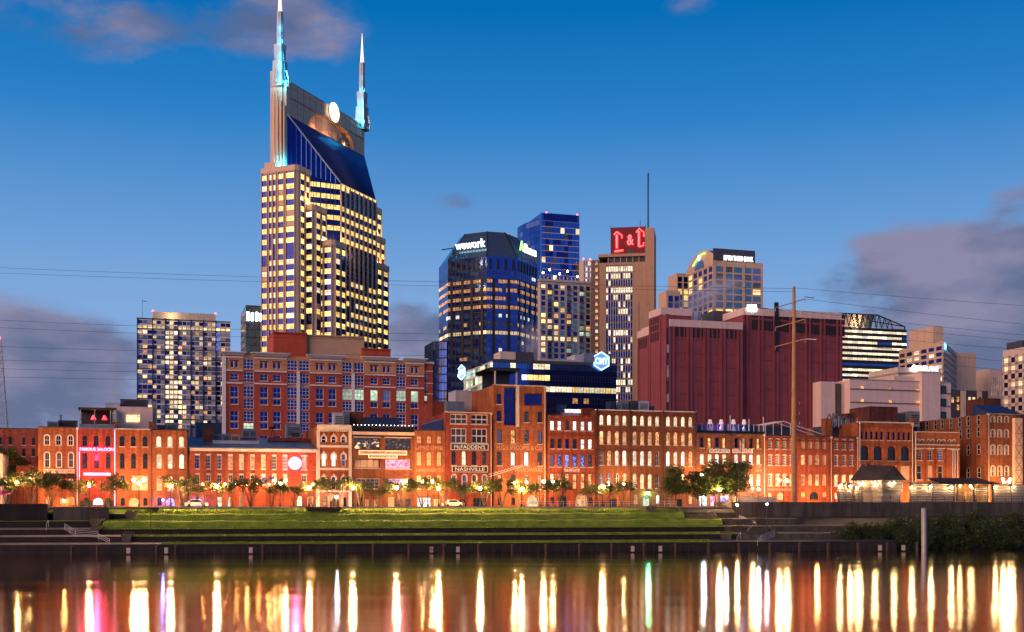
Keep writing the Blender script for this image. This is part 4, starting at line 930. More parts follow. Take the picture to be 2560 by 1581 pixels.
# ---- the twin-spired tower
T = Tower('spired_tower', 'tallest tower, tan stone and blue glass, with two teal-lit spires and a round white emblem', 716, 465, ang=math.atan2(-.38, .925))
ZR, ZE, ZSL = 151.0, 127.0, 164.0
mb = MB()
# slab with the arched opening in its broad face (plane c = 0), end walls and top
arch = [(16 + 36 * (1 - math.cos(math.pi * k / 16)) / 2, ZR + 8.6 * math.sin(math.pi * k / 16)) for k in range(17)]
holed(mb, [(0, 0), (61, 0), (61, ZSL), (0, ZSL)], [arch[::-1]], MAT['stone_pink'], 0.0, 3.0, MAT['tan_stone'])
w_ = mb.build('wall', T.o, (0, 0, 0), (0, 0, math.pi / 2))
mb = MB(); mb.face([(0, 0, 0), (-6, 0, 0), (-6, 0, ZSL), (0, 0, ZSL)][::-1], MAT['stone_pink']); mb.face([(0, 61, 0), (0, 61, ZSL), (-6, 61, ZSL), (-6, 61, 0)][::-1], MAT['stone_pink']); mb.face([(-6, 0, 0), (-6, 61, 0), (-6, 61, ZSL), (-6, 0, ZSL)][::-1], MAT['stone_pink']); mb.face([(0, 0, ZSL), (0, 61, ZSL), (-6, 61, ZSL), (-6, 0, ZSL)], MAT['roof_grey'])
mb.build('slab', T.o)
mb = MB(); mb.face([(-3.0, 15, ZR - 2), (-3.0, 53, ZR - 2), (-3.0, 53, ZR + 9), (-3.0, 15, ZR + 9)], MAT['tan_stone'])
for k in range(4): mb.box(-2.9, -1.2, 40 + k * 3, 41.4 + k * 3, ZR - .5, ZR + 4.5 - k, MAT['stone_grey'])
mb.build('alcove', T.o)
mb = MB(); mb.box(.05, .5, 3, 60, ZSL - 6.0, ZSL - 5.7, MAT['stone_grey']); mb.box(-.6, .12, 3.0, 60.5, ZSL, ZSL + .4, MAT['stone_grey'])
for k in range(13): mb.box(.004, .1, 3 + k * 4.6, 3.12 + k * 4.6, ZR + 1, ZSL - .4, MAT['stone_grey'])
for k in range(4): mb.box(.006, .09, 3, 60, ZR + 2.2 + k * 2.9, ZR + 2.3 + k * 2.9, MAT['stone_grey'])
mb.build('panel_joint', T.o)
for (c0, c1, a0, a1, zt) in ((-6.5, -3.2, -1.2, 3.0, 168.0), (-3.2, -1.4, -.9, 3.0, 165.8), (-6.5, -3.6, 59.5, 62.0, 167.5)):
    T.box(c0, c1, a0, a1, 100, zt, 'stone_pink', 'pier')
for k in range(4):
    T.box(-4.9 + k * 1.5, -4.4 + k * 1.5, -1.6, -.02 if k > 1 else -1.0, 100, 160 - 2 * k, 'stone_pink', 'flute')
# glass body, its diagonal ends and the blue sloping roof
T.wall([(.02, 0.2), (14.4, 16), (14.4, 45), (.02, 60.8)], 0, ZE, 'g_navy', 'glass_body')
mb = MB(); mb.face([(14.4, 16, ZE), (14.4, 45, ZE), (.04, 61, ZR), (.04, 0, ZR)], MAT['slope_navy']); mb.face([(.04, 0, ZE), (14.4, 16, ZE), (.04, 0, ZR)], MAT['g_navy']); mb.face([(14.4, 45, ZE), (.04, 61, ZE), (.04, 61, ZR)], MAT['g_navy'])
mb.build('sloping_roof', T.o)
mb = MB()
for k in range(1, 42):
    u = k / 42; a = Vector((.04, 61 * u, ZR + .12)); b = Vector((14.4, 16 + 29 * u, ZE + .12)); mb.bar(a, b, .14, MAT['roof_blue'], .16)
o = mb.build('roof_rib', T.o); o['kind'] = 'stuff'
mb = MB(); mb.bar((.1, 0, ZR + .2), (14.5, 16, ZE + .2), .45, MAT['pale_metal']); mb.bar((.1, 0, ZR), (.1, 0, ZE - 20), .3, MAT['pale_metal'])
for k in range(1, 11):
    u = k / 11; mb.bar((14.4 * u + .12, 16 * u - .12, ZE - 10), (14.4 * u + .12, 16 * u - .12, ZR - (ZR - ZE) * u), .16, MAT['g_blue'])
mb.build('ridge', T.o)
DG = ['dark'] * 40
def f_diag(c, r):
    top = 31 - 1 - r
    if top == 0: return 'lit_gold' if c < 9 else 'g_navy'
    if top in (1, 2, 3, 4): return 'lit_gold' if c < 11 else 'g_navy'
    if top in (5, 6): return 'g_navy'
    return rnd([('lit_gold', .75), ('g_navy', .4)])
T.facade((0, 0), (14.4, 16), 0, ZE - .5, 8, 31, f_diag, span=None, pier='dark_metal', pier_w=.12, pier_d=.08, vis=(.47, .95))
def f_main(c, r):
    top = 31 - 1 - r
    if top < 2: return 'lit_gold' if (top == 0 and c < 2) else 'g_navy'
    if 2 <= top <= 5: return 'lit_gold'
    if top in (6, 7, 8): return 'g_navy'
    return rnd([('lit_gold', .85), ('lit_pale', .15), ('g_navy', .22)])
T.facade((14.4, 16), (14.4, 45), 0, ZE - .5, 8, 31, f_main, pier='tan_stone', pier_w=.9, pier_d=.5, vis=(.47, .95), frame='tan_stone', mull=1)
mb = MB()
for k in range(16): mb.box(14.45, 14.75, 16.4 + k * 1.8, 17.5 + k * 1.8, ZE - 1.1, ZE - .2, MAT['lit_gold'])
mb.build('eave_light', T.o)
def bay(poly_c, poly_a, zt, cols_f, cols_s, far=False):
    """stepped stone bay: glass strips between stone piers, lit and dark storeys, a few stone spandrels"""
    c0, c1 = poly_c; a0, a1 = poly_a
    ch = 1.0 if not far else .3
    T.wall([(c0, a1), (c0, a0 + ch), (c0 + ch, a0), (c1 - ch, a0), (c1, a0 + ch), (c1, a1)], 0, zt, 'tan_stone', 'stone_bay', 'roof_grey')
    T.wall([(c0 - .3, a1), (c0 - .3, a0 + ch - .15), (c0 + ch - .15, a0 - .3), (c1 - ch + .15, a0 - .3), (c1 + .3, a0 + ch - .15), (c1 + .3, a1)], zt - 1.6, zt + .5, 'tan_stone', 'parapet', 'roof_grey')
    z1 = zt - 2.2; fh = 4.1; n = int((z1 - 25) / fh); st, pr = MB(), MB(); pat = []
    for k in range(n): pat.append(rnd([('L', .90), ('D', .10)]) if k > 6 else ('D' if k == 7 else 'L'))
    for face, cols in ((0, cols_f), (1, cols_s)):
        P = Vector((c0, a0)) if face == 0 else Vector((c1, a0)); d = Vector((1, 0)) if face == 0 else Vector((0, 1)); L = (c1 - c0) if face == 0 else (a1 - a0); nn = Vector((d.y, -d.x)); ang = math.atan2(d.y, d.x)
        def bx(mb, x0, x1, y0, y1, za, zb, m):
            q = [P + d * x0 + nn * y1, P + d * x1 + nn * y1, P + d * x1 + nn * y0, P + d * x0 + nn * y0]; mb.prism([tuple(v) for v in q], za, zb, MAT[m])
        for ci, (fa, fb_) in enumerate(cols):
            xa, xb = L * fa, L * fb_
            bx(st, xa, xb, .004, .03, 20, z1 + .3, 'g_navy'); bx(pr, xa - .22, xa - .02, .005, .45, 20, z1 + .9, 'stone_pink'); bx(pr, xb + .02, xb + .22, .005, .45, 20, z1 + .9, 'stone_pink')
            for k in range(n):
                zt_ = z1 - k * fh
                if (k * 5 + ci * 3) % 13 in (1, 6) and xb - xa > 1.2: bx(st, xa, xb, .05, .12, zt_ - fh + .05, zt_ - fh * .55, 'stone_pink')
                m = rnd([('lit_gold', .78), ('lit_pale', .18), ('g_navy', .05)]) if pat[k] == 'L' else rnd([('g_navy', .7), ('lit_dim', .2), ('lit_gold', .15)])
                p = P + d * (xa + .05) + nn * .07; T.pane(p, zt_ - fh * .53, xb - xa - .1, fh * .50, ang, m, 'dark_metal', 1 if xb - xa > 1.4 else 0, .05)
    st.build('spandrel', T.o); pr.build('pier', T.o)
bay((-8.5, 8.0), (-5.0, 4.0), 129.0, [(.05, .19), (.25, .32), (.36, .43), (.50, .64), (.71, .93)], [(.22, .52), (.66, .92)])
bay((6.6, 11.7), (1.0, 10.0), 115.0, [(.02, .14), (.34, .86)], [(.14, .48), (.60, .92)])
bay((11.7, 17.3), (6.0, 15.5), 102.0, [(.02, .16), (.30, .84)], [(.14, .48), (.60, .92)])
bay((2.0, 8.0), (56.5, 61.5), 127.0, [], [(.2, .9)], True); bay((2.0, 9.8), (53.0, 61.5), 114.0, [], [(.1, .4), (.55, .9)], True); bay((2.0, 11.6), (50.0, 61.5), 102.0, [], [(.1, .4), (.55, .9)], True)
T.box(-9.6, -8.6, -3, 6, 0, 88, 'stone_pink', 'stone_bay'); T.box(-6.4, -1.5, -5.2, -2, 127, 131.5, 'stone_pink', 'pier')
for c, a, z, p in ((9.6, 5.0, 117.2, 1700), (9.8, .2, 118.0, 700), (14.0, 11.0, 104.0, 1400), (9.6, 57.5, 116.5, 700), (11.0, 54, 103.6, 700), (17.6, 17.4, 103.0, 500)): point('setback_uplight', T.o, (c, a, z), (1.0, .66, .22), p * 2.2)
for a in (24, 34, 46): point('alcove_lamp', T.o, (-1.2, a, ZR + 1.2), (1.0, .50, .18), 550)
for c, p in ((-5.2, 900), (-2.6, 1500), (-.6, 1100), (1.2, 700)): point('teal_uplight', T.o, (c, -2.4, 131.2), (.02, .62, 1.0), p * 3.5, .2)
# spires
for (c, a, nm) in ((-3.4, .8, 'left'), (-.7, 60.2, 'right')):
    mb = MB()
    def sq(w, cx=c, ca=a): return [(cx - w, ca - w), (cx + w, ca - w), (cx + w, ca + w), (cx - w, ca + w)]
    mb.prism(sq(2.3), 162, 172.0, MAT['spire_metal'], poly2=sq(2.0)); mb.prism(sq(1.5), 172.0, 178.4, MAT['spire_metal'], poly2=sq(1.75)); mb.prism(sq(.95), 178.4, 191.2, MAT['spire_metal'], poly2=sq(.85))
    for q in range(4):
        dx, dy = ((1, 0), (-1, 0), (0, 1), (0, -1))[q]; mb.bar((c + dx * 2.5, a + dy * 2.5, 163), (c + dx * 1.1, a + dy * 1.1, 180.5), .5, MAT['spire_metal']); mb.bar((c + dx * 1.0, a + dy * 1.0, 178.4), (c + dx * .9, a + dy * .9, 191.2), .3, MAT['spire_metal'])
    mb.tube([(c + 2.6, a, 163), (c + 3.6, a, 162), (c + 4.0, a, 164.5), (c + 3.0, a, 168)], .45, MAT['white_metal'], 6)
    sp = mb.build('spire', T.o)
    mb = MB(); mb.prism(sq(.62), 191.2, 204.0, MAT['needle_glow'], poly2=sq(.06)); mb.build('needle', sp)
    for z, p, off in ((163.6, 1100, 3.6), (169.5, 700, 3.2), (173.2, 650, 2.9), (179.3, 650 if nm == 'left' else 260, 2.3), (184.5, 420 if nm == 'left' else 40, 2.2)):
        point('teal_uplight', T.o, (c + off * (.75 if nm == 'left' else .3), a - off, max(z, 165.6) if nm == 'right' else z), (.02, .62, 1.0), p * 3.2, .2)
T.finish()
e = empty('emblem', (*T.w(.9, 33.5), ZS + 161.6), T.a, 'round glowing white emblem with curved stripes high on the twin-spired tower', 'sign')
mb = MB(); n = 36
mb.raw([(.5, 3.95 * math.cos(6.28318 * k / n), 3.95 * math.sin(6.28318 * k / n)) for k in range(n)], [tuple(range(n))], MAT['disc_glow']); mb.raw([(x, 4.1 * math.cos(6.28318 * k / n), 4.1 * math.sin(6.28318 * k / n)) for x in (0, .48) for k in range(n)], [(k, (k + 1) % n, n + (k + 1) % n, n + k) for k in range(n)], MAT['pale_metal']); mb.build('disc', e)
mb = MB(); pm('stripe_grey', (.55, .56, .60), .6)
for j, zz in enumerate((-2.3, -.9, .5, 1.9)):
    hw = math.sqrt(3.5 ** 2 - zz ** 2); pts = []
    for k in range(9):
        u = -1 + k / 4.5; y = u * hw; pts.append((y, zz + .5 * math.sin(u * 2.4)))
    for k in range(8):
        (y0, z0), (y1, z1) = pts[k], pts[k + 1]; t0, t1 = .26 * (1 - ((k - 4) / 4.6) ** 2), .26 * (1 - ((k - 3) / 4.6) ** 2)
        mb.face([(.56, y0, z0 - t0), (.56, y1, z1 - t1), (.56, y1, z1 + t1), (.56, y0, z0 + t0)], glow('stripe_glow', (.70, .76, .80), .75))
mb.build('stripe', e)

# ---- brick hotel in front of the spired tower
H = Front(None, -540, 2166, 395, 'hotel_red', 'broad red and orange brick hotel with white cornices and blue glass bays', V=V_for(800, 330), depth=9, name='brick_hotel', cat='hotel', conv=(660, 820, 5.4))
H.zmid = 800
h_orange = H.z(596, 800); H.h = H.z(400, 800)
def tx(q): return (320 + q / 4.2 - 660) * 5.4
br = [(tx(1075), tx(1158)), (tx(1387), tx(1468)), (tx(1522), tx(1605)), (697, 803), (870, 973), (1435, 1535), (1603, 1705), (1982, 2083)]
sl = [x for a, b in br for x in ((a, a + .42 * (b - a)), (a + .58 * (b - a), b))]
H.row(sl, 487, 576, pane='g_navy', frame='white_paint', grid=(1, 1), refx=800, fw=.12, hood=('lintel', 'brick_deep'))
H.row(br, 652, 740, pane='g_navy', frame='white_paint', grid=(2, 2), refx=800, fw=.12, sill='white_paint')
for y0, y1 in ((818, 968), (984, 1060), (1142, 1284), (1300, 1382), (1466, 1600)):
    lit_r = ['g_navy', 'g_navy', 'g_navy', 'g_navy', 'g_navy', 'lit_green', 'g_grey', 'lit_green']
    H.row(br, y0, y1, pane=lit_r if y0 == 818 else 'g_navy', frame='white_paint', grid=(2, 2) if y1 - y0 > 100 else (2, 1), refx=800, fw=.12, sill='white_paint')
gl = [(tx(1212), tx(1318)), (312, 450), (474, 612), (1056, 1190), (1214, 1350), (1782, 1916)]
for y0, y1 in ((452, 590), (626, 766), (782, 806), (816, 964), (982, 1118), (1142, 1286), (1302, 1440)):
    pn = ['g_navy'] * 6
    if y0 == 816: pn = ['g_navy', 'g_navy', 'g_navy', 'lit_green', 'lit_green', 'lit_green']
    if y0 == 1302: pn = ['lit_green', 'g_navy', 'g_navy', 'g_navy', 'g_navy', 'g_navy']
    H.row(gl, y0, y1, pane=pn, frame='white_paint', grid=(3, 3 if y1 - y0 > 60 else 1), refx=800, fw=.14, rec=.12, name='glass_bay', bar=.12)
H.split = h_orange
def hotel_build(H):
    mb = MB(); W, Ht = H.w, H.h
    lo = [q for q in H.wins if q['z'] + q['h'] < H.split]; hi = [q for q in H.wins if q['z'] > H.split]
    st = [q for q in H.wins if q not in lo and q not in hi]
    hl = lambda L: [[(q['x'] + a, q['z'] + b) for a, b in outline(q['w'], q['h'], 0)] for q in L]
    holed(mb, [(0, 0), (W, 0), (W, H.split), (0, H.split)], hl(lo), H.mat, 0, .5); holed(mb, [(0, H.split), (W, H.split), (W, Ht), (0, Ht)], hl(hi), MAT['hotel_orange'], 0, .5)
    D = H.depth
    mb.face([(0.01, D, 0), (0.01, 0, 0), (0.01, 0, Ht), (0.01, D, Ht)], MAT['cream_stone']); mb.face([(W - .01, 0, 0), (W - .01, D, 0), (W - .01, D, Ht), (W - .01, 0, Ht)], H.mat); mb.face([(W, D, 0), (0, D, 0), (0, D, Ht), (W, D, Ht)], H.mat)
    mb.build('wall', H.o); rf = MB(); rf.box(.02, W - .02, .3, D, Ht - .6, Ht - .3, MAT['roof_dark']); rf.build('roof', H.o)
    for q in H.wins:
        fm, pn = win_meshes(q['w'], q['h'], 0, q['fw'], q['grid'], MAT[q['frame']], MAT[q['pane']], bar=q['bar'])
        o = put(q['name'], fm, H.o, (q['x'], q['rec'], q['z'])); put('pane', pn, o)
        if q['sill']: put('sill', box_mesh(q['w'] + .24, .34, .14, MAT[q['sill']]), o, (-.12, -.12 - q['rec'], -.142))
        if q['hood']: H.hood(o, q)
hotel_build(H)
brickbays = [(-540, tx(1206)), (tx(1322), 308), (616, 1050), (1356, 1778), (1920, 2160)]
for a, b in brickbays:
    xa, xb = H.x(a), H.x(b); z = lambda y: H.z(y, 800)
    mb = MB(); mb.raw([(xa - .9, -1.2, z(378)), (xb + .9, -1.2, z(378)), (xb + .9, 1.0, z(378)), (xa - .9, 1.0, z(378)), (xa - .1, -.3, z(416)), (xb + .1, -.3, z(416)), (xb + .1, 1, z(416)), (xa - .1, 1, z(416))], [(0, 1, 2, 3), (4, 5, 1, 0), (5, 6, 2, 1), (0, 3, 7, 4)], MAT['white_metal'])
    mb.box(xa - .9, xb + .9, -1.22, 1, z(378), z(368), MAT['white_metal']); mb.box(xa, xb, -.22, -.006, z(447), z(430), MAT['white_metal']); mb.build('cornice', H.o)
    mb = MB(); mb.box(xa, xb, -.3, -.006, z(622), z(604), MAT['white_metal']); mb.box(xa, xb, -.2, -.006, z(788), z(770), MAT['white_metal']); mb.build('string_course', H.o)
for a in (-538, 462, 1202):
    xa = H.x(a); mb = MB(); mb.box(xa - .45, xa + .45, -.32, -.02, 0, H.z(600 if a > 0 else 440, 800), MAT['white_metal']); mb.build('pilaster', H.o)
mb = MB(); xa, xb = H.x(2154), H.x(2282); mb.box(xa, xb, .6, 20, 0, H.z(432, 800), H.mat); mb.box(xa - .2, xb + .4, .3, 20, H.z(432, 800), H.z(404, 800), MAT['white_metal'])
for y in (532, 698, 846): mb.box(xa, xb + .1, .45, .59, H.z(y + 10, 800), H.z(y, 800), MAT['white_metal'])
mb.build('end_wing', H.o)
for y0, y1, p in ((565, 650, 'g_navy'), (735, 805, 'g_navy'), (885, 960, 'lit_green'), (1040, 1110, 'g_navy')):
    w = H.x(2210) - H.x(2160); z0, z1 = H.z(y1 - 8, 800), H.z(y0 - 8, 800); fm, pn = win_meshes(w, z1 - z0, 0, .12, (2, 2), MAT['white_paint'], MAT[p]); o = put('window', fm, H.o, (H.x(2160), .48, z0)); put('pane', pn, o)
for (a, b, t, m, d0, d1) in ((128, 582, 92, 'hotel_red', 9, 24), (584, 1352, 112, 'beige_render', 10, 24), (1324, 1712, 266, 'hotel_red', 9, 22)):
    Yr = Y_of(800, H.V + d0); k = Yr / Y_of(800, H.V); zt = Z_at(820 + t / 5.4, Yr) - ZS
    xa = U_at(660 + a / 5.4, H.V + d0) - H.u0; xb = U_at(660 + b / 5.4, H.V + d0) - H.u0
    mb = MB(); mb.box(xa, xb, d0 + .3, d1, 0, zt, MAT[m]); mb.box(xa - .1, xb + .1, d0 - .12, d1, zt + .002, zt + .35, MAT[m]); mb.build('penthouse', H.o)
    if m == 'beige_render': mb = MB(); mb.box(xa + (xb - xa) * .6, xa + (xb - xa) * .66, d0 - .1, d0 - .01, zt - 10.5, zt - 8.6, MAT['lit_warm']); mb.build('vent', H.o)

# ---- dark glass octagon with the crown sign
T = Tower('octagonal_tower', 'dark blue glass octagonal tower with a sloped crown and a white crown sign', 1217, 506)
oc = [(0, 0), (13.4, 0), (26.8, 13.4), (26.8, 30), (13.4, 44), (0, 44), (-13.4, 30), (-13.4, 13.4)]
ZB, ZC_ = T.zp(641), T.zp(577, 514)
T.wall(oc, 0, ZB, 'g_mid', 'glass_body'); cx_, cy2 = 6.7, 22
oc2 = [(cx_ + (x - cx_) * .58, cy2 + (y - cy2) * .58) for x, y in oc]
mb = MB(); mb.prism(oc, ZB, ZC_, MAT['g_teal'], tm=MAT['roof_dark'], poly2=oc2); mb.build('crown', T.o)
mb = MB()
for i in (7, 0, 1):
    a, b, a2, b2 = oc[i], oc[(i + 1) % 8], oc2[i], oc2[(i + 1) % 8]
    for k in range(0, 13):
        u = k / 12; p = Vector((a[0] + (b[0] - a[0]) * u, a[1] + (b[1] - a[1]) * u, ZB)); q = Vector((a2[0] + (b2[0] - a2[0]) * u, a2[1] + (b2[1] - a2[1]) * u, ZC_)); mb.bar(p, q, .2 if k % 12 else .45, MAT['dark_slate'])
    for k in range(1, 5):
        u = k / 5; mb.bar(Vector((a[0] + (a2[0] - a[0]) * u, a[1] + (a2[1] - a[1]) * u, ZB + (ZC_ - ZB) * u)), Vector((b[0] + (b2[0] - b[0]) * u, b[1] + (b2[1] - b[1]) * u, ZB + (ZC_ - ZB) * u)), .14, MAT['dark_slate'])
mb.build('crown_frame', T.o)
fhw = 3.6; nr = int((ZB - 8) / fhw); z0w = ZB - 5.6 - nr * fhw + fhw
def f_we(face):
    def f(c, r):
        top = nr - 2 - r
        if top < 0: return 'g_mid'
        if top in (1, 2, 3, 4): return 'lit_orange' if R_.random() < .96 else 'g_mid'
        if top == 5: return rnd([('lit_white', .35), ('g_blue', .4), ('g_mid', .3)])
        if top == 6: return rnd([('lit_orange', .4), ('g_mid', .6)]) if face != 1 else rnd([('lit_pink', .12), ('lit_dim', .5), ('g_mid', .6)])
        if top == 7: return 'lit_warm'
        if face == 0 and 2 < c < 9 and top > 1: return rnd([('lit_dim', .6), ('lit_orange', .2), ('g_mid', .3)])
        return rnd([('g_mid', 1.0), ('g_blue', .15), ('lit_white', .05), ('lit_dim', .08)])
    return f
for face, (i, n) in enumerate(((7, 10), (0, 8), (1, 10))):
    T.facade(oc[i], oc[(i + 1) % 8], z0w, z0w + (nr - 1) * fhw, n, nr - 1, f_we(face), pier='dark_slate', pier_w=.12, pier_d=.08, vis=(.5, .93), frame='dark_slate', mull=0, fw=.06)
    a, b = Vector(oc[i]), Vector(oc[(i + 1) % 8]); d = (b - a).normalized(); nn = Vector((d.y, -d.x)); L = (b - a).length
    mb = MB()
    for u in (.1, .38, .62, .88) if face != 1 else (.22, .72):
        p = a + d * L * u; mb.box(L * u - .6, L * u + .6, -.3, -.02, ZB - 42, ZB - 9, MAT['black_paint'])
    for k in range(7 if face != 1 else 4):
        x = L * (k + .5) / (7 if face != 1 else 4); mb.box(x - .55, x + .55, -.25, -.02, ZB - 5.2, ZB - .9, MAT['black_paint'])
    for k in range(nr): mb.box(0, L, -.1, -.015, ZB - 5.4 - k * fhw, ZB - 5.2 - k * fhw, MAT['dark_slate'])
    mb.build('facade_slot', T.o, (a.x, a.y, 0), (0, 0, math.atan2(d.y, d.x)))
T.facade(oc[6], oc[7], z0w, z0w + (nr - 1) * fhw, 6, nr - 1, f_we(2), vis=(.5, .93), mull=0)
T.wall([(-19, 18), (-13.6, 14.5), (-13.6, 34), (-19, 34)], 0, T.zp(845), 'black_paint', 'glass_wing'); T.facade((-19, 18), (-13.6, 14.5), T.zp(845) - 60, T.zp(846), 5, 17, lambda c, r: rnd([('g_mid', 1), ('lit_white', .04), ('lit_dim', .2)]), vis=(.06, .95), frame='dark_slate', mull=0)
mb = MB(); mb.box(4, 5, 13, 14, ZC_, ZC_ + .2, MAT['dark_metal']); mb.lathe([(0, ZC_), (.5, ZC_ + .2), (.5, ZC_ + .8), (0, ZC_ + 1)], MAT['beacon_red'], 6, 13.5, 15); mb.build('beacon', T.o)
mb = MB(); mb.tube([(-11, 14, ZB), (-11, 14, ZB + 5)], .3, MAT['dark_metal'], 5); mb.bar((-16, 14, ZB + 4.5), (-9, 14, ZB + 6), .4, MAT['dark_metal']); mb.build('window_crane', T.o)
T.finish()
p = Vector(T.w(-6.7 + 1.6, 6.7 + 1.0)); e = empty('crown_sign', (p.x, p.y, ZS + T.zp(611, 512)), TH - math.pi / 4, 'glowing white crown sign reading wework', 'sign')
put('lettering', text_mesh('wework', 3.6, MAT['sign_white'], .25, width=14.5, off=.012), e)
p = Vector(T.w(20.1 - 1.0, 6.7 + .6)); e = empty('crown_sign', (p.x, p.y, ZS + T.zp(614, 512)), TH + math.pi / 4, 'crown sign with a green first letter, right side of the octagonal tower', 'sign')
put('initial', text_mesh('A', 4.2, MAT['sign_green'], .25, width=3.4, off=.02), e, (-5.6, -1.4, 0)); put('lettering', text_mesh('lliance', 3.8, MAT['sign_white'], .25, width=11, off=.012), e, (2.4, -1.4, -.4))

# ---- tall dark glass tower behind it
T = Tower('glass_tower', 'tall flat-topped blue glass tower with red roof beacons, behind the octagonal tower', 1354, 700)
W = T.lx(1448.5); ZT = T.zp(532); ZL = T.zp(543)
T.wall([(0, 0), (W, 0), (W, 34), (0, 34)], 0, ZT, 'g_blue', 'glass_body')
lp = [(-1.2, 2.0), (-1.2, 30), (-7, 34)]; cur = [(-1.2 - 6 * math.sin(k / 6 * math.pi / 2), 2 + 32 * (k / 6)) for k in range(7)]
poly = [(-.02, 3.0)] + [(-5.5 * (1 - (1 - k / 6) ** 2), 3.5 + 26 * (k / 6)) for k in range(7)][::1] + [(-.02, 30)]
T.wall(poly[::-1], 0, ZL, 'g_blue', 'curved_wing')
f5 = lambda c, r: rnd([('g_blue', 1.0), ('g_navy', .35), ('lit_warm', .10), ('lit_dim', .12)])
nr = 26; T.facade((0, 0), (W, 0), ZT - 4.5 - nr * 3.5, ZT - 4.5, 10, nr, f5, pier=None, span='tan_stone', span_d=.08, vis=(.07, .97), frame='g_navy', mull=0, fw=.05)
T.pane((W * .05, -.06), ZT - 4.2, W * .9, 3.9, 0, 'g_navy')
for k in range(6):
    a, b = poly[k + 1], poly[k + 2]; T.facade(b, a, ZL - 22 * 3.5, ZL - .5, 1, 22, lambda c, r: rnd([('g_blue', 1), ('g_grey', .25), ('lit_dim', .07)]), vis=(.05, .95), frame='g_navy', mull=0)
T.finish()
mb = MB()
for x in (3.4, W - .8): mb.lathe([(0, ZT), (.5, ZT + .2), (.5, ZT + .9), (0, ZT + 1.1)], MAT['beacon_red'], 6, x, 1.5)
mb.build('beacon', T.o)

# ---- balconied apartment tower
T = Tower('apartment_tower', 'beige apartment tower with stacked dark balconies, between the octagonal tower and the red-signed tower', 1350, 610, cat='apartment tower')
W = T.lx(1477.5); ZT = T.zp(697); YB = 26
T.wall([(0, 0), (W, 0), (W, YB), (0, YB)], 0, ZT, 'cream_stone')
nr = 17; fh = 2.92
def fv(c, r):
    if nr - 1 - r == 9 and c in (0, 2, 3, 4): return 'lit_warm'
    g = 'lit_green' if c >= 4 else 'lit_warm'
    return rnd([('g_navy', 1.1), ('g_teal', .8 if c > 3 else .2), (g, .30), ('lit_gold', .22), ('lit_orange', .06)])
T.facade((0, 0), (W, 0), ZT - 2.2 - nr * fh, ZT - 2.2, 8, nr, fv, pier='cream_stone', pier_w=1.15, pier_d=.35, span='cream_stone', span_d=.2, vis=(.08, .82), frame='dark_metal', mull=1, fw=.1)
cw = W / 8
bmesh_ = MB(); bmesh_.box(0, cw - .9, -1.3, 0, 0, .16, MAT['dark_slate'])
for q in range(7): bmesh_.box(q * (cw - .95) / 6, q * (cw - .95) / 6 + .05, -1.3, -1.25, .16, 1.0, MAT['dark_metal'])
bmesh_.box(0, cw - .9, -1.3, -1.24, 1.0, 1.08, MAT['dark_metal']); bme = bmesh_.mesh('balcony')
for c in (1, 4, 6):
    for r in range(nr): put('balcony', bme, T.o, (c * cw + .45, -.36, ZT - 2.2 - nr * fh + r * fh))
mb = MB()
for k in range(14): mb.box(k * W / 13 - .15, k * W / 13 + .15, -.4, .2, ZT, ZT + 1.4, MAT['cream_stone'])
mb.box(-.6, W + .6, -.7, YB, ZT - 1.2, ZT - .2, MAT['cream_stone']); mb.build('parapet', T.o)
for i, (zx, zy) in enumerate(((875, 487), (925, 462), (1000, 490), (1060, 466), (1135, 503))):
    mb = MB(); x = T.lx(1070 + zx / 3.024); z = T.zp(520 + zy / 3.024); mb.tube([(x, 1, ZT - .3), (x, 1, z)], .1, MAT['dark_metal'], 5); mb.lathe([(0, z - .5), (.55, z), (.4, z + .5), (0, z + .7)], MAT['lamp_white'], 8, x, 1); mb.build('roof_lamp', T.o)
T.finish()
T = Tower('apartment_tower', 'small pale frame of a tower top with two red beacons, left of the red-signed tower', 1458, 700, cat='apartment tower')
W = T.lx(1480); ZT = T.zp(650); T.wall([(0, 0), (W, 0), (W, 16), (0, 16)], 0, ZT, 'cream_stone')
T.facade((0, 0), (W, 0), ZT - 5 * 3.4, ZT, 4, 5, lambda c, r: rnd([('lit_pale', .5), ('g_grey', .6)]), pier='white_metal', pier_w=.35, vis=(.1, .8), frame='white_metal').finish()
mb = MB()
for x in (.5, W - .8): mb.lathe([(0, ZT), (.5, ZT + .3), (.5, ZT + 1.0), (0, ZT + 1.3)], MAT['beacon_red'], 6, x, 1)
mb.build('beacon', T.o)

# ---- stone tower with the red neon letters
T = Tower('stone_tower', 'tan stone tower with red neon L&C letters on its top block', 1500, 612, ang=RAD(-9))
W = T.lx(1613); WR = T.lx(1636); ZT = T.zp(659); ZS_ = T.zp(577)
xa, xb = T.lx(1440 + 283 / 3.78), T.lx(1440 + 537 / 3.78)
T.wall([(0, 0), (W, 0), (W, 22), (0, 22)], 0, ZT, 'lc_stone')
for q in ((0, xa), (xb, W)): T.box(q[0] - .1 if q[0] else -.2, q[1] + (.2 if q[1] == W else 0), -.9, -.01, 0, ZT - .01, 'lc_stone', 'pier')
T.box(xa - .001, xb + .001, -.9, -.02, T.zp(665), ZT - .02, 'lc_stone', 'lintel')
nr = 22; rl = {0: .97, 1: .6, 2: .08, 3: .97, 4: .6, 5: .05, 6: .5, 7: .1, 8: .1, 9: .4, 10: .25, 11: .15, 13: .7, 14: .3, 16: .4}
T.facade((xa, -.3), (xb, -.3), T.zp(665) - nr * 3.6, T.zp(666), 11, nr, lambda c, r: ('lit_pale' if R_.random() < rl.get(nr - 1 - r, .25) else 'g_navy'), pier='pale_metal', pier_w=.34, pier_d=.5, vis=(.16, .88), frame='dark_metal', mull=0, fw=.05)
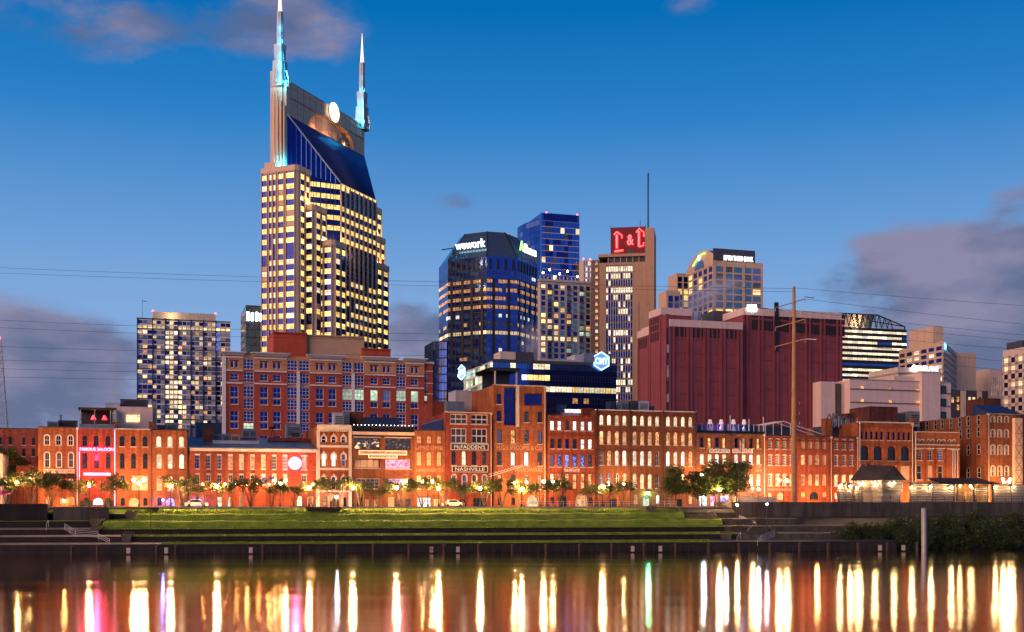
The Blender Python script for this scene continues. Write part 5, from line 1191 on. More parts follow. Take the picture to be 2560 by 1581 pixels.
T.box(W + .01, WR, -2.2, 22, 0, ZS_, 'lc_stone', 'stair_shaft')
T.box(T.lx(1539, 1.5), W + .005, 1.5, 20, ZT, ZS_ - .8, 'lc_stone', 'sign_block')
mb = MB(); mb.box(-.8, W - .01, -1.6, 14, T.zp(645), T.zp(638), MAT['lc_stone']); mb.box(T.lx(1440 + 300 / 3.78), W - .02, -.2, 13, ZT + .01, T.zp(645.5), MAT['dark_slate'])
for k in range(6): mb.box(4 + k * 3.1, 4.5 + k * 3.1, -.8, -.2, ZT, T.zp(645), MAT['lc_stone'])
mb.build('roof_slab', T.o)
T.box(T.lx(1477), -.21, 1.2, 16, 0, T.zp(649), 'brown_metal', 'side_bay')
cw0 = T.lx(1488, 1.2)
for k in range(17): T.pane((cw0, 1.12), T.zp(662) - k * 3.45, 1.5, 2.0, 0, R_.choice(['lit_orange', 'lit_orange', 'lit_pale', 'lit_orange']), mull=0)
mb = MB()
for k in range(18): mb.box(T.lx(1477) - .02, -.2, 1.1, 1.19, T.zp(655) - k * 3.45, T.zp(655) - k * 3.45 + .3, MAT['dark_slate'])
mb.build('floor_line', T.o)['kind'] = 'stuff'
T.box(xb + 3.0, xb + 3.25, -.96, -.9, 0, ZT - 20, 'dark_slate', 'joint'); T.finish()
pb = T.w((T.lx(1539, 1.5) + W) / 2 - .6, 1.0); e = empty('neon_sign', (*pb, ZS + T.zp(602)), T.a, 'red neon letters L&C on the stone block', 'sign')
mb = MB(); n_ = MAT['neon_red']
def stroke(pts, r=.38): mb.tube([(x, -.25, z) for x, z in pts], r, n_, 6)
stroke([(-6.2, 2.8), (-6.2, -4.0)], .55); stroke([(-6.2, 4.3), (-7.6, 2.9)]); stroke([(-6.2, 4.3), (-3.6, 2.4), (-3.6, 1.0)]); stroke([(-7.4, -5.6), (-3.0, -5.2)], .5)
stroke([(5.0, 4.4), (5.0, -3.6)], .55); stroke([(3.6, 3.6), (5.0, 5.6), (7.4, 3.6), (7.4, 1.4)]); stroke([(5.0, -3.6), (7.2, -3.2), (7.4, -1.6)]); mb.build('letter', e)
mb = MB(); mb.box(-9.4, 8.4, .05, .4, -9.2, 6.6, pm('sign_red', (.14, .006, .008), .7)); mb.build('panel', e)  # red glow of the neon on the stone, painted as a board
put('ampersand', text_mesh('&', 5.2, n_, .2, width=3.4, off=.01), e, (.6, -.3, 0)); mb = MB(); mb.box(-1.0, 2.4, .0, .3, -7.6, -5.0, MAT['dark_slate']); mb.build('hatch', e)
point('neon_spill', e, (0, -3.0, -.5), (1, .004, .008), 260, 1.2)
e = empty('radio_mast', (*T.w(W + 1.4, 2), ZS + ZS_), T.a, 'thin lattice radio mast on the roof of the red-signed stone tower', 'mast')
mb = MB(); zt = T.zp(435) - ZS_
for dx, dy in ((-.45, 0), (.45, 0), (0, .7)): mb.bar((dx, dy, 0), (dx * .5, dy * .5, zt), .22, MAT['dark_metal'])
for k in range(22):
    z0, z1 = zt * k / 22, zt * (k + 1) / 22; mb.bar((-.42, 0, z0), (.42, 0, z1), .13, MAT['dark_metal']); mb.bar((.42, 0, z0), (0, .6, z1), .13, MAT['dark_metal'])
mb.build('lattice', e); mb = MB()
for x, h in ((-19, 5), (-17.5, 4), (-8, 3), (-4, 7), (-1.4, 5)): mb.tube([(x, 1, 0), (x, 1, h - 2)], .13, MAT['dark_metal'], 5)
mb.build('whip_antenna', e)

# ---- stepped bank tower
T = Tower('bank_tower', 'pinkish stone bank tower with an arched gable and a white rooftop sign', 1784, 740)
W = T.lx(1906); ZT = T.zp(651); YB = T.ly(1721)
T.wall([(0, 0), (W, 0), (W, YB), (0, YB)], 0, ZT, 'stone_pink')
gx = [1440 + q / 3.78 for q in (1312, 1388, 1408, 1479, 1493, 1568, 1588, 1657, 1670, 1744)]; nr = 12; fh = 4.36
for k in range(0, 10, 2):
    T.facade((T.lx(gx[k]), 0), (T.lx(gx[k + 1]), 0), ZT - 2.6 - 14 * fh, ZT - 2.6, 1, 14, lambda c, r: ('lit_gold' if 13 - r in (6, 7) else rnd([('g_teal', 1), ('g_grey', .5), ('lit_dim', .28), ('lit_warm', .10)])), vis=(.04, .80), frame='dark_slate', mull=2)
mb = MB()
for k in (5.02, 8.02): mb.box(0, W, -.35, -.02, ZT - 2.6 - k * fh - .9, ZT - 2.6 - k * fh, MAT['stone_pink'])
for q in (0, T.lx((gx[1] + gx[2]) / 2) - .9, T.lx((gx[5] + gx[6]) / 2) - .9, W - 1.2): mb.box(q, q + (2.0 if 0 < q < W - 2 else 1.4), -.5, -.36, 0, ZT, MAT['stone_pink'])
mb.build('pier', T.o)
T.facade((0, YB), (0, 0), ZT - 2.6 - 14 * fh, ZT - 2.6, 5, 14, lambda c, r: rnd([('g_navy', 1), ('lit_gold', .3), ('g_teal', .5)]), pier='stone_pink', pier_w=1.8, pier_d=.4, vis=(.08, .80), mull=1)
zs = T.zp(621)
mb = MB(); n = 10; ya, yb = -.3, YB + 2
prof = [(ya + (yb - ya) * k / n, ZT + (zs + 1.5 - ZT) * math.sin(math.pi * min(1, .12 + .88 * k / n)) ** .8) for k in range(n + 1)]
for k in range(n):
    (y0, z0), (y1, z1) = prof[k], prof[k + 1]
    mb.face([(-.4, y1, ZT - 3), (-.4, y0, ZT - 3), (-.4, y0, z0), (-.4, y1, z1)], MAT['stone_pink']); mb.face([(-.4, y1, z1), (-.4, y0, z0), (W * .82, y0, z0 - 1), (W * .82, y1, z1 - 1)], MAT['roof_dark'])
mb.build('gable_roof', T.o)
mb = MB(); mb.raw([(-.5, yb * .5 - 7, ZT - 2)] + [(-.55, yb * .5 + 7 * math.cos(math.pi * k / 10), ZT - 2 + 6 * math.sin(math.pi * k / 10)) for k in range(11)], [tuple(range(1, 12))], MAT['g_grey']); mb.build('arched_window', T.o)
T.box(.02, T.lx(1440 + 1690 / 3.78), -.35, 1.2, ZT, zs, 'dark_slate', 'sign_wall'); T.finish()
e = empty('roof_sign', (*T.w(T.lx(1440 + 1532 / 3.78), -.7), ZS + T.zp(643.5)), TH, 'white glowing roof sign reading FIFTH THIRD BANK', 'sign')
put('lettering', text_mesh('FIFTH THIRD BANK', 3.0, MAT['sign_white'], .2, width=20.0, off=.02), e)
e = empty('emblem', (*T.w(-.9, YB * .52), ZS + T.zp(631)), TH, 'small green and white emblem on the gable of the bank tower', 'sign')
mb = MB(); mb.raw([(-.2, 1.5 * math.cos(.6283 * k), 2.0 * math.sin(.6283 * k)) for k in range(10)], [tuple(range(10))], MAT['sign_white']); mb.build('shield', e)
mb = MB(); mb.tube([(-.3, 8, -3.6), (-.3, 4, -1.4), (-.3, 0, .4), (-.3, -4, 1.4), (-.3, -9, 1.2)], .42, MAT['sign_green'], 6); mb.build('arc', e)
T2 = Tower('stone_wing', 'lower left wing of the bank tower with slanted stone bays', 1692, 790, cat='office building')
T2.wall([(0, 0), (T2.lx(1722), 0), (T2.lx(1722), 14), (0, 14)], 0, T2.zp(683), 'stone_pink'); T2.facade((0, 0), (T2.lx(1722), 0), T2.zp(683) - 12 * 4.2, T2.zp(690), 2, 12, lambda c, r: rnd([('g_navy', 1), ('lit_gold', .3)]), pier='stone_pink', pier_w=1.3, vis=(.06, .9)).finish()
T2 = Tower('stone_wing', 'low slanting stone bay in front of the bank tower, above the maroon block', 1664, 700, cat='office building')
w2 = T2.lx(1702); zt = T2.zp(728); mb = MB(); mb.raw([(2.5, 0, 0), (w2, 0, 0), (w2, 10, 0), (2.5, 10, 0), (-.2, -1.5, zt), (w2 - 1, -1.5, zt), (w2 - 1, 10, zt), (-.2, 10, zt)], [(0, 1, 5, 4), (1, 2, 6, 5), (4, 5, 6, 7), (3, 0, 4, 7)], MAT['stone_pink']); mb.build('wall', T2.o)
for i_ in range(2):
    T2.facade((1.0 + i_ * 4.0, -1.6), (3.8 + i_ * 4.0, -1.6), zt - 26, zt - 2.5, 1, 6, lambda c, r: rnd([('g_navy', 1), ('lit_dim', .3)]), vis=(.05, .92))
T2.finish()
# steam drifting in front of the bank tower
def steam(name, px, py, Y, sx, sy, sz, dens, label):
    m, t, b = nodes('steam_' + name + str(px)); t.nodes.remove(b); L = t.links.new; out = t.nodes['Material Output']
    tc = t.nodes.new('ShaderNodeTexCoord'); n = t.nodes.new('ShaderNodeTexNoise'); n.inputs['Scale'].default_value = 1.5; n.inputs['Detail'].default_value = 4; L(tc.outputs['Object'], n.inputs['Vector'])
    ln = t.nodes.new('ShaderNodeVectorMath'); ln.operation = 'LENGTH'; L(tc.outputs['Object'], ln.inputs[0])
    fa = t.nodes.new('ShaderNodeMapRange'); L(ln.outputs['Value'], fa.inputs[0]); fa.inputs[1].default_value = .15; fa.inputs[2].default_value = .95; fa.inputs[3].default_value = 1; fa.inputs[4].default_value = 0
    nr_ = t.nodes.new('ShaderNodeMapRange'); L(n.outputs[0], nr_.inputs[0]); nr_.inputs[1].default_value = .42; nr_.inputs[2].default_value = .62
    mu = t.nodes.new('ShaderNodeMath'); mu.operation = 'MULTIPLY'; L(fa.outputs[0], mu.inputs[0]); L(nr_.outputs[0], mu.inputs[1])
    m2 = t.nodes.new('ShaderNodeMath'); m2.operation = 'MULTIPLY'; L(mu.outputs[0], m2.inputs[0]); m2.inputs[1].default_value = dens
    v = t.nodes.new('ShaderNodeVolumePrincipled'); v.inputs['Color'].default_value = (1, 1, 1, 1); L(m2.outputs[0], v.inputs['Density']); L(v.outputs[0], out.inputs['Volume'])
    bm = bmesh.new(); bmesh.ops.create_icosphere(bm, subdivisions=3, radius=1); me = bpy.data.meshes.new(name); bm.to_mesh(me); bm.free(); me.materials.append(m)
    o = put(name, me, None, ((px - 1280) / F * Y, Y, Z_at(py, Y)), (0, RAD(-18), RAD(17)), (sx, sy, sz)); meta(o, label, 'steam', kind='stuff')
steam('steam', 1765, 738, 640, 26, 9, 9, .26, 'pale steam drifting across the face of the bank tower')
steam('steam', 1332, 860, 425, 6, 4, 10, .22, 'thin steam rising beside the octagonal tower')

# ---- maroon windowless block
T = Tower('maroon_block', 'huge windowless maroon building with pale top bands, behind the right part of the row', 1675, 335, cat='building')
zx = lambda q: 1560 + q / 4.2224
zM = lambda q, Y: Z_at(740 + q / 4.2224, Y) - ZS
xA = T.lx(zx(1240)); xB0 = T.lx(zx(1290)); xB1 = T.lx(zx(2316)); zA = zM(252, 336); zBt = zM(172, 351)
def m_body(x0, x1, y0, y1, zt, capH=2.0):
    T.box(x0, x1, y0, y1, 0, zt - capH, 'maroon_panel', 'wall'); T.box(x0 - .25, x1 + .25, y0 - .3, y1, zt - capH, zt, 'maroon_cap', 'cap')
    mb = MB(); n = max(3, int((x1 - x0) / 2.9))
    for k in range(1, n): x = x0 + (x1 - x0) * k / n; mb.box(x - .03, x + .03, y0 - .33, y0 - .29, zt - capH + .1, zt - .1, MAT['stone_grey'])
    mb.build('cap_joint', T.o)
m_body(0, xA, 0, T.ly(zx(150), -1.2) - .3, zA)
yB = 1.6; m_body(xB0, xB1, yB, 40, zBt)
T.box(xA, xB0, 3.0, 30, 0, zA - 2, 'black_paint', 'recess')
for k in range(15):
    z = zA - 4 - k * 3.9; T.pane((xA + .1, 2.94), z, xB0 - xA - .2, R_.choice([.5, 1.4, 2.2]), 0, R_.choice(['lit_dim', 'g_grey', 'lit_dim', 'g_navy', 'pale_metal', 'lit_orange']), mull=0)
mb = MB()
def ribs(xs, y, z1, w=.32): 
    for x in xs: mb.box(x - w, x - w * .35, y - .3, y - .004, 0, z1, MAT['maroon_panel']); mb.box(x + w * .35, x + w, y - .3, y - .004, 0, z1, MAT['maroon_panel'])
za1 = zA - 2.0
ribs([.5, T.lx(zx(690)), T.lx(zx(868)), T.lx(zx(1040)), xA - .6], 0, za1, .9)
yl = [zM(q, 336) for q in (455, 600, 745, 890, 1030, 1180)]
for z in yl: mb.box(0, xA, -.12, -.006, z - .08, z + .08, MAT['maroon_panel'])
zb1 = zBt - 2.0
xr = [T.lx(zx(q)) for q in (1308, 1470, 1632, 1800, 1970, 2125, 2300)]; ribs(xr, yB, zb1, .9)
for q in (490, 620, 760, 900, 1050, 1200): z = zM(q, 365); mb.box(xB0, xB1, yB - .12, yB - .006, z - .08, z + .08, MAT['maroon_panel'])
mb.build('rib', T.o)
for g in range(4):
    for k in range(3):
        x = T.lx(zx((540, 712, 888, 1065)[g] + k * 51)); T.pane((x, -.05), zM(435, 336), T.lx(zx(600)) - T.lx(zx(562)), zM(335, 336) - zM(435, 336), 0, 'black_paint', 'maroon_panel', 0)
for g in range(6):
    for k in range(3):
        q = (1335, 1495, 1660, 1832, 1990, 2150)[g] + k * 47
        for (qa, qb) in ((240, 285), (295, 345), (360, 465)):
            Yg = 365; x = T.lx(zx(q + 8), yB); T.pane((x, yB - .05), zM(qb + g * 5, Yg), 2.5, zM(qa + g * 5, Yg) - zM(qb + g * 5, Yg), 0, 'black_paint', 'maroon_panel', 0)
# stepped left side, facing left
yl0 = 0.0; y1 = T.ly(zx(402), -.5); y2 = T.ly(zx(270), -.5); y3 = T.ly(zx(148), -.5)
T.box(-1.2, -.02, -.0, y1, 0, zM(200, 336), 'maroon_panel', 'wall')
for k in range(7): T.pane((-1.1, -.06), zM(330 + k * 130, 336) - 5, 1.0, 4.6, 0, 'pale_metal' if k % 2 else 'g_dark', 'dark_metal', 0)
ztop1 = zM(128, T.w(-2, y1)[1]); ztop2 = zM(345, T.w(-2, y2)[1])
# readings are for the left face x = -1.2 of the stepped block
pos = [T.ly(zx(q), -1.2) for q in (395, 270, 150)]
T.box(-1.22, .0, pos[0], pos[1], 0, ztop1 - 2, 'maroon_panel', 'wall'); T.box(-1.45, 8, pos[0] - .2, pos[1], ztop1 - 2, ztop1, 'maroon_cap', 'cap'); T.box(0.0, 8, pos[0], pos[1], zA - 2.2, ztop1 - 2, 'maroon_panel', 'wall')
T.box(-1.22, .0, pos[1] + .02, pos[2], 0, ztop2 - 2, 'maroon_panel', 'wall'); T.box(-1.45, 2, pos[1] + .02, pos[2] + .2, ztop2 - 2, ztop2, 'maroon_cap', 'cap')
for j in range(5):
    yy = pos[0] + (pos[1] - pos[0]) * (j + .9) / 5.6
    for z0, z1 in ((ztop1 - 4.0, ztop1 - 2.4), (ztop1 - 6.0, ztop1 - 4.4), (ztop1 - 9.0, ztop1 - 6.4)): T.pane((-1.27, yy), z0, (pos[1] - pos[0]) / 8, z1 - z0, -math.pi / 2, 'black_paint', 'maroon_panel', 0)
    yy = pos[1] + (pos[2] - pos[1]) * (j + .9) / 5.6; T.pane((-1.27, yy), ztop2 - 5.4, (pos[2] - pos[1]) / 8, 3.0, -math.pi / 2, 'black_paint', 'maroon_panel', 0)
mb = MB()
for a, b, n in ((pos[0], pos[1], 1), (pos[1], pos[2], 1)):
    for yy in (a + .5, b - .5): mb.box(-1.5, -1.23, yy - .35, yy + .35, 0, (ztop1 if a == pos[0] else ztop2) - 2, MAT['maroon_panel'])
mb.build('rib', T.o); T.finish()
for q0, q1, t, y, m in ((560, 815, 160, 12, 'grey_metal'), (948, 1185, 155, 14, 'dark_slate'), (1192, 1280, 168, 10, 'tan_stone')):
    xa, xb = T.lx(zx(q0), y), T.lx(zx(q1), y); T.box(xa, xb, y, y + 8, zA - .2, zM(t, T.w(xa, y)[1]), m, 'plant_room')
mb = MB()
for q in (680, 725): x = T.lx(zx(q), 8); mb.box(x, x + 1.6, 8, 9.5, zA, zA + 4, MAT['pale_metal'])
mb.build('flue', T.o)
mb = MB(); x = T.lx(zx(1342), yB); z = zM(250, 365); mb.box(x - 1.4, x + 1.4, yB - .6, yB - .35, z - .7, z + .9, MAT['lamp_white']); mb.build('floodlight', T.o)
mb = MB(); x = T.lx(zx(1604), yB); mb.box(x - .6, x + .6, yB - .5, yB - .01, zM(668, 365), zM(180, 365), MAT['black_paint'])
for k in range(16): z = zM(668, 365) + k * .83; mb.box(x - .55, x + .55, yB - .62, yB - .5, z, z + .25, MAT['dark_metal'])
mb.build('cable_riser', T.o)

# ---- right-hand group
T = Tower('striped_tower', 'dark office block with bright window bands and a roof truss, right of the maroon block', 2106, 760)
W = T.lx(2266.5); ZT = T.zp(817); T.wall([(-6, 0), (W, 0), (W, 30), (-6, 30)], 0, ZT, 'black_paint')
fh = 13.75 * 760 / F; bl_ = {6: 'g_blue'}
def fs(c, r):
    top = 12 - r
    if top == 6: return 'g_blue'
    if top == 1 and c > 11: return 'g_blue'
    if top == 2 and 6 < c < 10: return 'g_blue'
    return 'lit_pale' if R_.random() < .93 else 'lit_white'
T.facade((0, 0), (W, 0), T.zp(821) - 13 * fh, T.zp(821), 13, 13, fs, span='black_paint', span_d=.15, vis=(.32, .78), frame='dark_slate', mull=2, fw=.05).finish()
mb = MB(); mb.lathe([(13, ZT), (13, ZT + 4), (15, T.zp(784))], MAT['cream_stone'], 16, 15, 14); mb.build('roof_drum', T.o)
mb = MB(); zt = T.zp(783); dm = MAT['black_paint']
tp = [(1, -1.0, zt), (24, -1.0, zt), (W, 4, T.zp(808))]
mb.bar((-3, -1, zt - .3), (24, -1, zt - .3), .6, dm); mb.bar((24, -1, zt), (W, 2, T.zp(808)), .6, dm); mb.bar((W, 2, ZT), (W, 2, T.zp(808)), .6, dm); mb.bar((8, 10, zt - .4), (W, 2, T.zp(808)), .5, dm)
for k in range(9):
    x = k * 4.0; zk = zt if x < 24 else zt + (T.zp(808) - zt) * (x - 24) / (W - 24); mb.bar((x, -.9, ZT), (x + 2.0, -.9, zk - .4), .4, dm); mb.bar((x + 4, -.9, ZT), (x + 2.0, -.9, zk - .4), .4, dm); mb.bar((x + 2, 4, zk - .4), (x + 2, -.9, zk - .4), .35, dm)
for k in range(5): mb.bar((24 + k * 3, 0, zt - .3 - k * 1.2), (27 + k * 3, 4, ZT + 2), .35, dm)
mb.build('roof_truss', T.o); point('roof_uplight', T.o, (11, -2.4, ZT + 2), (1, .75, .4), 3000)

T = Tower('office_building', 'tan stone office block seen corner-on with ribbon windows and a small blue corner sign', 2358, 640, cat='office building')
ZT = T.zp(853); yb = T.ly(2248); rd = Vector((math.cos(RAD(63) - TH), math.sin(RAD(63) - TH))); 
k_ = 0
for k in range(1, 200):
    X, Y = T.w(rd.x * k * .5, rd.y * k * .5)
    if 1280 + F * X / Y > 2408: k_ = k * .5; break
pr = rd * (k_ or 40); T.wall([(0, 0), (pr.x, pr.y), (pr.x - 10, yb), (0, yb)], 0, ZT, 'tan_stone')
T.facade((0, yb), (0, 0), ZT - 1.6 - 7 * 3.25, ZT - 1.6, 6, 7, lambda c, r: rnd([('g_navy', 1), ('lit_pale', .25), ('lit_dim', .2)]) if r > 3 else rnd([('lit_pale', 1), ('g_teal', .5)]), pier='tan_stone', pier_w=1.6, pier_d=.35, span='tan_stone', span_d=.3, vis=(.08, .72), mull=2)
T.facade((0, 0), (pr.x, pr.y), ZT - 2.2 - 7 * 3.25, ZT - 2.2, 9, 7, lambda c, r: rnd([('g_grey', 1), ('g_blue', .4)]), span='tan_stone', span_d=.3, vis=(.1, .8), mull=1).finish()
T.box(.5, 7, T.ly(2333, .5), T.ly(2273, .5), ZT, T.zp(842, 690), 'tan_stone', 'penthouse')
e = empty('sign', (*T.w(.4, -.5), ZS + ZT - 2.2), math.atan2(rd.y, rd.x) + TH, 'small blue glowing sign at the corner of the tan office block', 'sign')
mb = MB(); mb.box(-.4, 5.6, -.3, .0, -2.2, 1.4, MAT['sign_blue']); mb.build('board', e); mb = MB()
for k in range(3): mb.box(.3 + k * 1.6, 1.3 + k * 1.6, -.42, -.31, -1.2, .6, MAT['sign_cyan'])
mb.build('lettering', e)

T = Tower('hotel_building', 'low pale flat-roofed hotel carrying a white roof sign, in front of the tan office block', 2245, 480, cat='hotel')
W = T.lx(2352); T.wall([(0, 0), (W, 0), (W, 20), (0, 20)], 0, T.zp(918), 'cream_stone'); T.box(-.4, W + .5, -.6, 20, T.zp(934), T.zp(930), 'stone_grey', 'ledge')
e = empty('roof_sign', (*T.w(T.lx(2318), -.5), ZS + T.zp(919)), TH, 'white glowing roof letters reading FAIRLANE', 'sign'); put('lettering', text_mesh('FAIRLANE', 2.1, MAT['sign_white'], .12, width=9.8, off=.01), e)
mb = MB(); mb.lathe([(0, -1.2), (.9, -.6), (.9, .6), (0, 1.2)], MAT['lamp_white'], 8, -6.3, 0); mb.build('lamp', e)

T = Tower('parking_garage', 'blank pink rendered garage block with small amber openings, above the right end of the row', 2125, 345, cat='parking garage')
zr = lambda q: 2060 + q / 4.448
zq = lambda q: Z_at(760 + q / 4.448, 350) - ZS
W = T.lx(2377); xt0, xt1 = T.lx(zr(1060)), T.lx(zr(1265)); ZG = zq(862)
T.wall([(0, 0), (W, 0), (W, 30), (0, 30)], 0, ZG, 'pale_block'); T.box(xt0, xt1, -1.2, 9, 0, zq(758), 'pale_block', 'stair_tower'); T.box(xt0 - .15, xt1 + .15, -1.4, 9.2, zq(758), zq(752), 'stone_grey', 'stair_roof')
T.box(T.lx(zr(828)), xt0 - .02, 2, 9, ZG, zq(795), 'pale_block', 'roof_room')
T.box(-7.6, -.02, 3, 20, 0, zq(880), 'pale_block', 'wall'); T.box(-3, -1.2, 2.6, 2.98, 0, zq(900), 'concrete', 'pier')
mb = MB()
for q in (962, 1108, 1255): mb.box(0, xt0 - .03, -.22, -.01, zq(q + 5), zq(q - 5), MAT['brown_metal']); mb.box(xt1 + .03, W, -.22, -.01, zq(q + 24), zq(q + 14), MAT['brown_metal'])
mb.box(-.1, W, -.16, .3, ZG, ZG + .25, MAT['stone_grey']); mb.build('floor_line', T.o)
for q in (962, 1108, 1255):
    for a in (400, 712, 1018): T.pane((T.lx(zr(a)), -.3), zq(q), T.lx(zr(a + 40)) - T.lx(zr(a)), zq(q - 34) - zq(q), 0, 'lit_orange', mull=0)
    T.pane((xt1 + .3, -.3), zq(q + 18), 2.4, 2.2, 0, 'g_dark', mull=0)
T.finish()

T = Tower('grey_apartments', 'grey apartment block with pale vertical strips and amber windows, right of the garage', 2376, 430, cat='apartment building')
W = T.lx(2470); ZT = T.zp(975); T.wall([(0, 0), (W, 0), (W, 14), (0, 14)], 0, ZT, 'dark_slate')
zg = lambda q: 2060 + q / 4.448
for a, b in ((1518, 1572), (1702, 1752)): T.box(T.lx(zg(a)), T.lx(zg(b)), -.3, -.01, 0, ZT - .2, 'cream_stone', 'panel_strip')
for a, y, p in ((1408, 1040, 'lit_orange'), (1468, 1030, 'lit_orange'), (1598, 1030, 'lit_warm'), (1645, 1030, 'lit_warm'), (1710, 1028, 'lit_dim'), (1468, 1120, 'lit_orange'), (1598, 1118, 'lit_orange'), (1645, 1118, 'lit_orange')): T.pane((T.lx(zg(a)), -.34), T.zp(760 + (y + 62) / 4.448), 1.15, 2.0, 0, p)
T.finish()
T = Tower('office_building', 'concrete office block with dense vertical fins, beside the tan corner block', 2474, 720, cat='office building')
ZT = T.zp(922); yb = T.ly(2411); W = T.lx(2512); T.wall([(0, 0), (W, 0), (W, yb), (0, yb)], 0, ZT, 'fin_concrete')
T.facade((0, yb), (0, 0), T.zp(1010), T.zp(941), 18, 4, lambda c, r: rnd([('g_dark', 1), ('lit_dim', .3)]), pier='fin_concrete', pier_w=1.3, pier_d=.9, span='fin_concrete', vis=(.1, .8), mull=0)
T.facade((0, 0), (W, 0), T.zp(1010), T.zp(941), 7, 4, lambda c, r: rnd([('lit_pale', 1), ('g_dark', .5)]), pier='fin_concrete', pier_w=.8, pier_d=.9, span='fin_concrete', vis=(.1, .8), mull=0).finish()
T = Tower('office_building', 'pale stone block with square windows, some lit, cut off by the right edge', 2640, 400, cat='office building')
yb = T.ly(2507); yc = T.ly(2600); ZT = T.zp(868, T.w(0, T.ly(2560))[1]); T.wall([(0, -10), (20, -10), (20, yb), (0, yb)], 0, ZT, 'fin_concrete')
T.facade((0, yb), (0, -10), ZT - 1.5 - 12 * 2.9, ZT - 2.2, 10, 12, lambda c, r: rnd([('lit_warm', .4), ('g_dark', .8)]), span='fin_concrete', pier='fin_concrete', pier_w=1.6, pier_d=.12, vis=(.15, .75), mull=0); T.facade((0, -10), (20, -10), ZT - 1.5 - 12 * 2.9, ZT - 2.2, 6, 12, lambda c, r: rnd([('lit_warm', .4), ('g_dark', .8)]), span='fin_concrete', pier='fin_concrete', pier_w=1.6, pier_d=.12, vis=(.15, .75), mull=0).finish()
T.box(3, 10, T.ly(2556, 3), T.ly(2556, 3) + 8, ZT, ZT + 3, 'dark_slate', 'plant_room')

# ---- low dark glass block with the blue hexagon sign
T = Tower('glass_block', 'low dark glass block with a blue CMT sign, in front of the octagonal tower', 1232, 385, cat='office building')
ZT = T.zp(900); W = T.lx(1541); yb = T.ly(1160); T.wall([(0, 0), (W, 0), (W, yb), (0, yb)], 0, ZT, 'g_mid', 'glass_body')
def fc(c, r):
    top = 9 - r
    if top == 0: return rnd([('lit_pale', .6), ('g_blue', .6)]) if 1 < c < 12 else 'g_blue'
    if top == 1: return 'lit_gold' if 5 < c < 10 else rnd([('g_mid', 1), ('lit_white', .12)])
    if top == 2: return rnd([('lit_pale', 1), ('lit_gold', .5), ('g_navy', .10)]) if c > 7 else 'g_navy'
    if top == 3: return rnd([('g_mid', 1), ('lit_orange', .16)])
    return 'g_mid'
T.facade((0, 0), (W, 0), ZT - .6 - 10 * 3.6, ZT - .6, 22, 10, fc, vis=(.46, .96), frame='dark_slate', mull=1, fw=.05)
T.facade((0, yb), (0, 0), ZT - 12.0 * 3.1, ZT - .4, 12, 12, lambda c, r: rnd([('lit_green', .9), ('lit_pale', .4), ('g_teal', .5)]), span='white_metal', span_d=.3, vis=(.12, .92), frame='white_metal', mull=1)
T.finish()
T.box(0, W, -.25, 0 - .01, ZT - .7, ZT + .3, 'dark_slate', 'parapet')
for a, b, t, m in ((548, 662, 1085, 'cream_stone'), (664, 800, 1082, 'dark_slate'), (870, 1110, 1130, 'pale_metal'), (1110, 1180, 1088, 'pale_metal'), (1182, 1391, 1070, 'grey_metal')):
    xa, xb = T.lx(1070 + a / 3.024, 6), T.lx(1070 + b / 3.024, 6); T.box(xa, xb, 6, 14, ZT, Z_at(520 + t / 3.024, 392) - ZS, m, 'plant_room')
def hexsign(x, y, z, ang, r, label):
    e = empty('hexagon_sign', (*T.w(x, y), ZS + z), ang, label, 'sign'); mb = MB()
    hx = [(r * math.sin(math.pi / 3 * k), r * math.cos(math.pi / 3 * k)) for k in range(6)]
    for k in range(6):
        if k == 4: 
            a, b = hx[k], hx[(k + 1) % 6]; b = (a[0] + (b[0] - a[0]) * .35, a[1] + (b[1] - a[1]) * .35)
        else: a, b = hx[k], hx[(k + 1) % 6]
        mb.tube([(a[0], -.2, a[1]), (b[0], -.2, b[1])], .2, MAT['sign_cyan'], 6)
    mb.build('outline', e); mb = MB(); mb.raw([(q[0] * .93, .0, q[1] * .93) for q in hx][::-1], [tuple(range(6))], glow('hex_blue', (.01, .10, .55), .8)); mb.build('board', e)
    put('lettering', text_mesh('CMT', r * .72, MAT['sign_cyan'], .1, width=r * 1.5, off=.02), e, (0, -.25, 0)); point('sign_spill', e, (0, -1.6, 0), (.05, .3, 1), 25, .6)
hexsign(T.lx(1501), -.8, T.zp(894), TH, 2.95, 'glowing blue hexagonal sign reading CMT on the roof of the low glass block')
hexsign(-1.0, T.ly(1155, -1.0), Z_at(925, 410) - ZS, TH - RAD(74), 2.6, 'narrow edge-on blue hexagonal sign reading CMT at the left of the low glass block')
# ================================================================== STREET FURNITURE
def PT(zi, zx, zy, V):
    """world point for a reading of crop zi on the plane V of the street grid"""
    ox, oy = ZOOM[zi]; px, py = ox + zx / SC, oy + zy / SC; U = U_at(px, V); p = W2(U, V); return Vector((p.x, p.y, Z_at(py, p.y)))
def near(pt): return Vector(pt)
glow('globe_warm', (1.0, .55, .22), 1700.0); glow('globe_soft', (1.0, .57, .23), 2500.0); glow('globe_mid', (1.0, .55, .22), 800.0); glow('globe_white', (.72, .80, 1.0), 420.0); glow('globe_green', (.20, 1.0, .45), 400.0); glow('bulb', (1.0, .66, .28), 800.0); glow('bulb_wall', (1.0, .45, .14), 420.0); glow('bulb_blue', (.10, .12, 1.0), 900.0); glow('bulb_cold', (.62, .72, 1.0), 900.0)
def globe_mesh(r, mat):
    k = ('globe', r, mat)
    if k not in WCACHE:
        bm = bmesh.new(); bmesh.ops.create_icosphere(bm, subdivisions=1, radius=r); me = bpy.data.meshes.new('globe'); bm.to_mesh(me); bm.free(); me.materials.append(MAT[mat])
        for p in me.polygons: p.use_smooth = True
        WCACHE[k] = me
    return WCACHE[k]
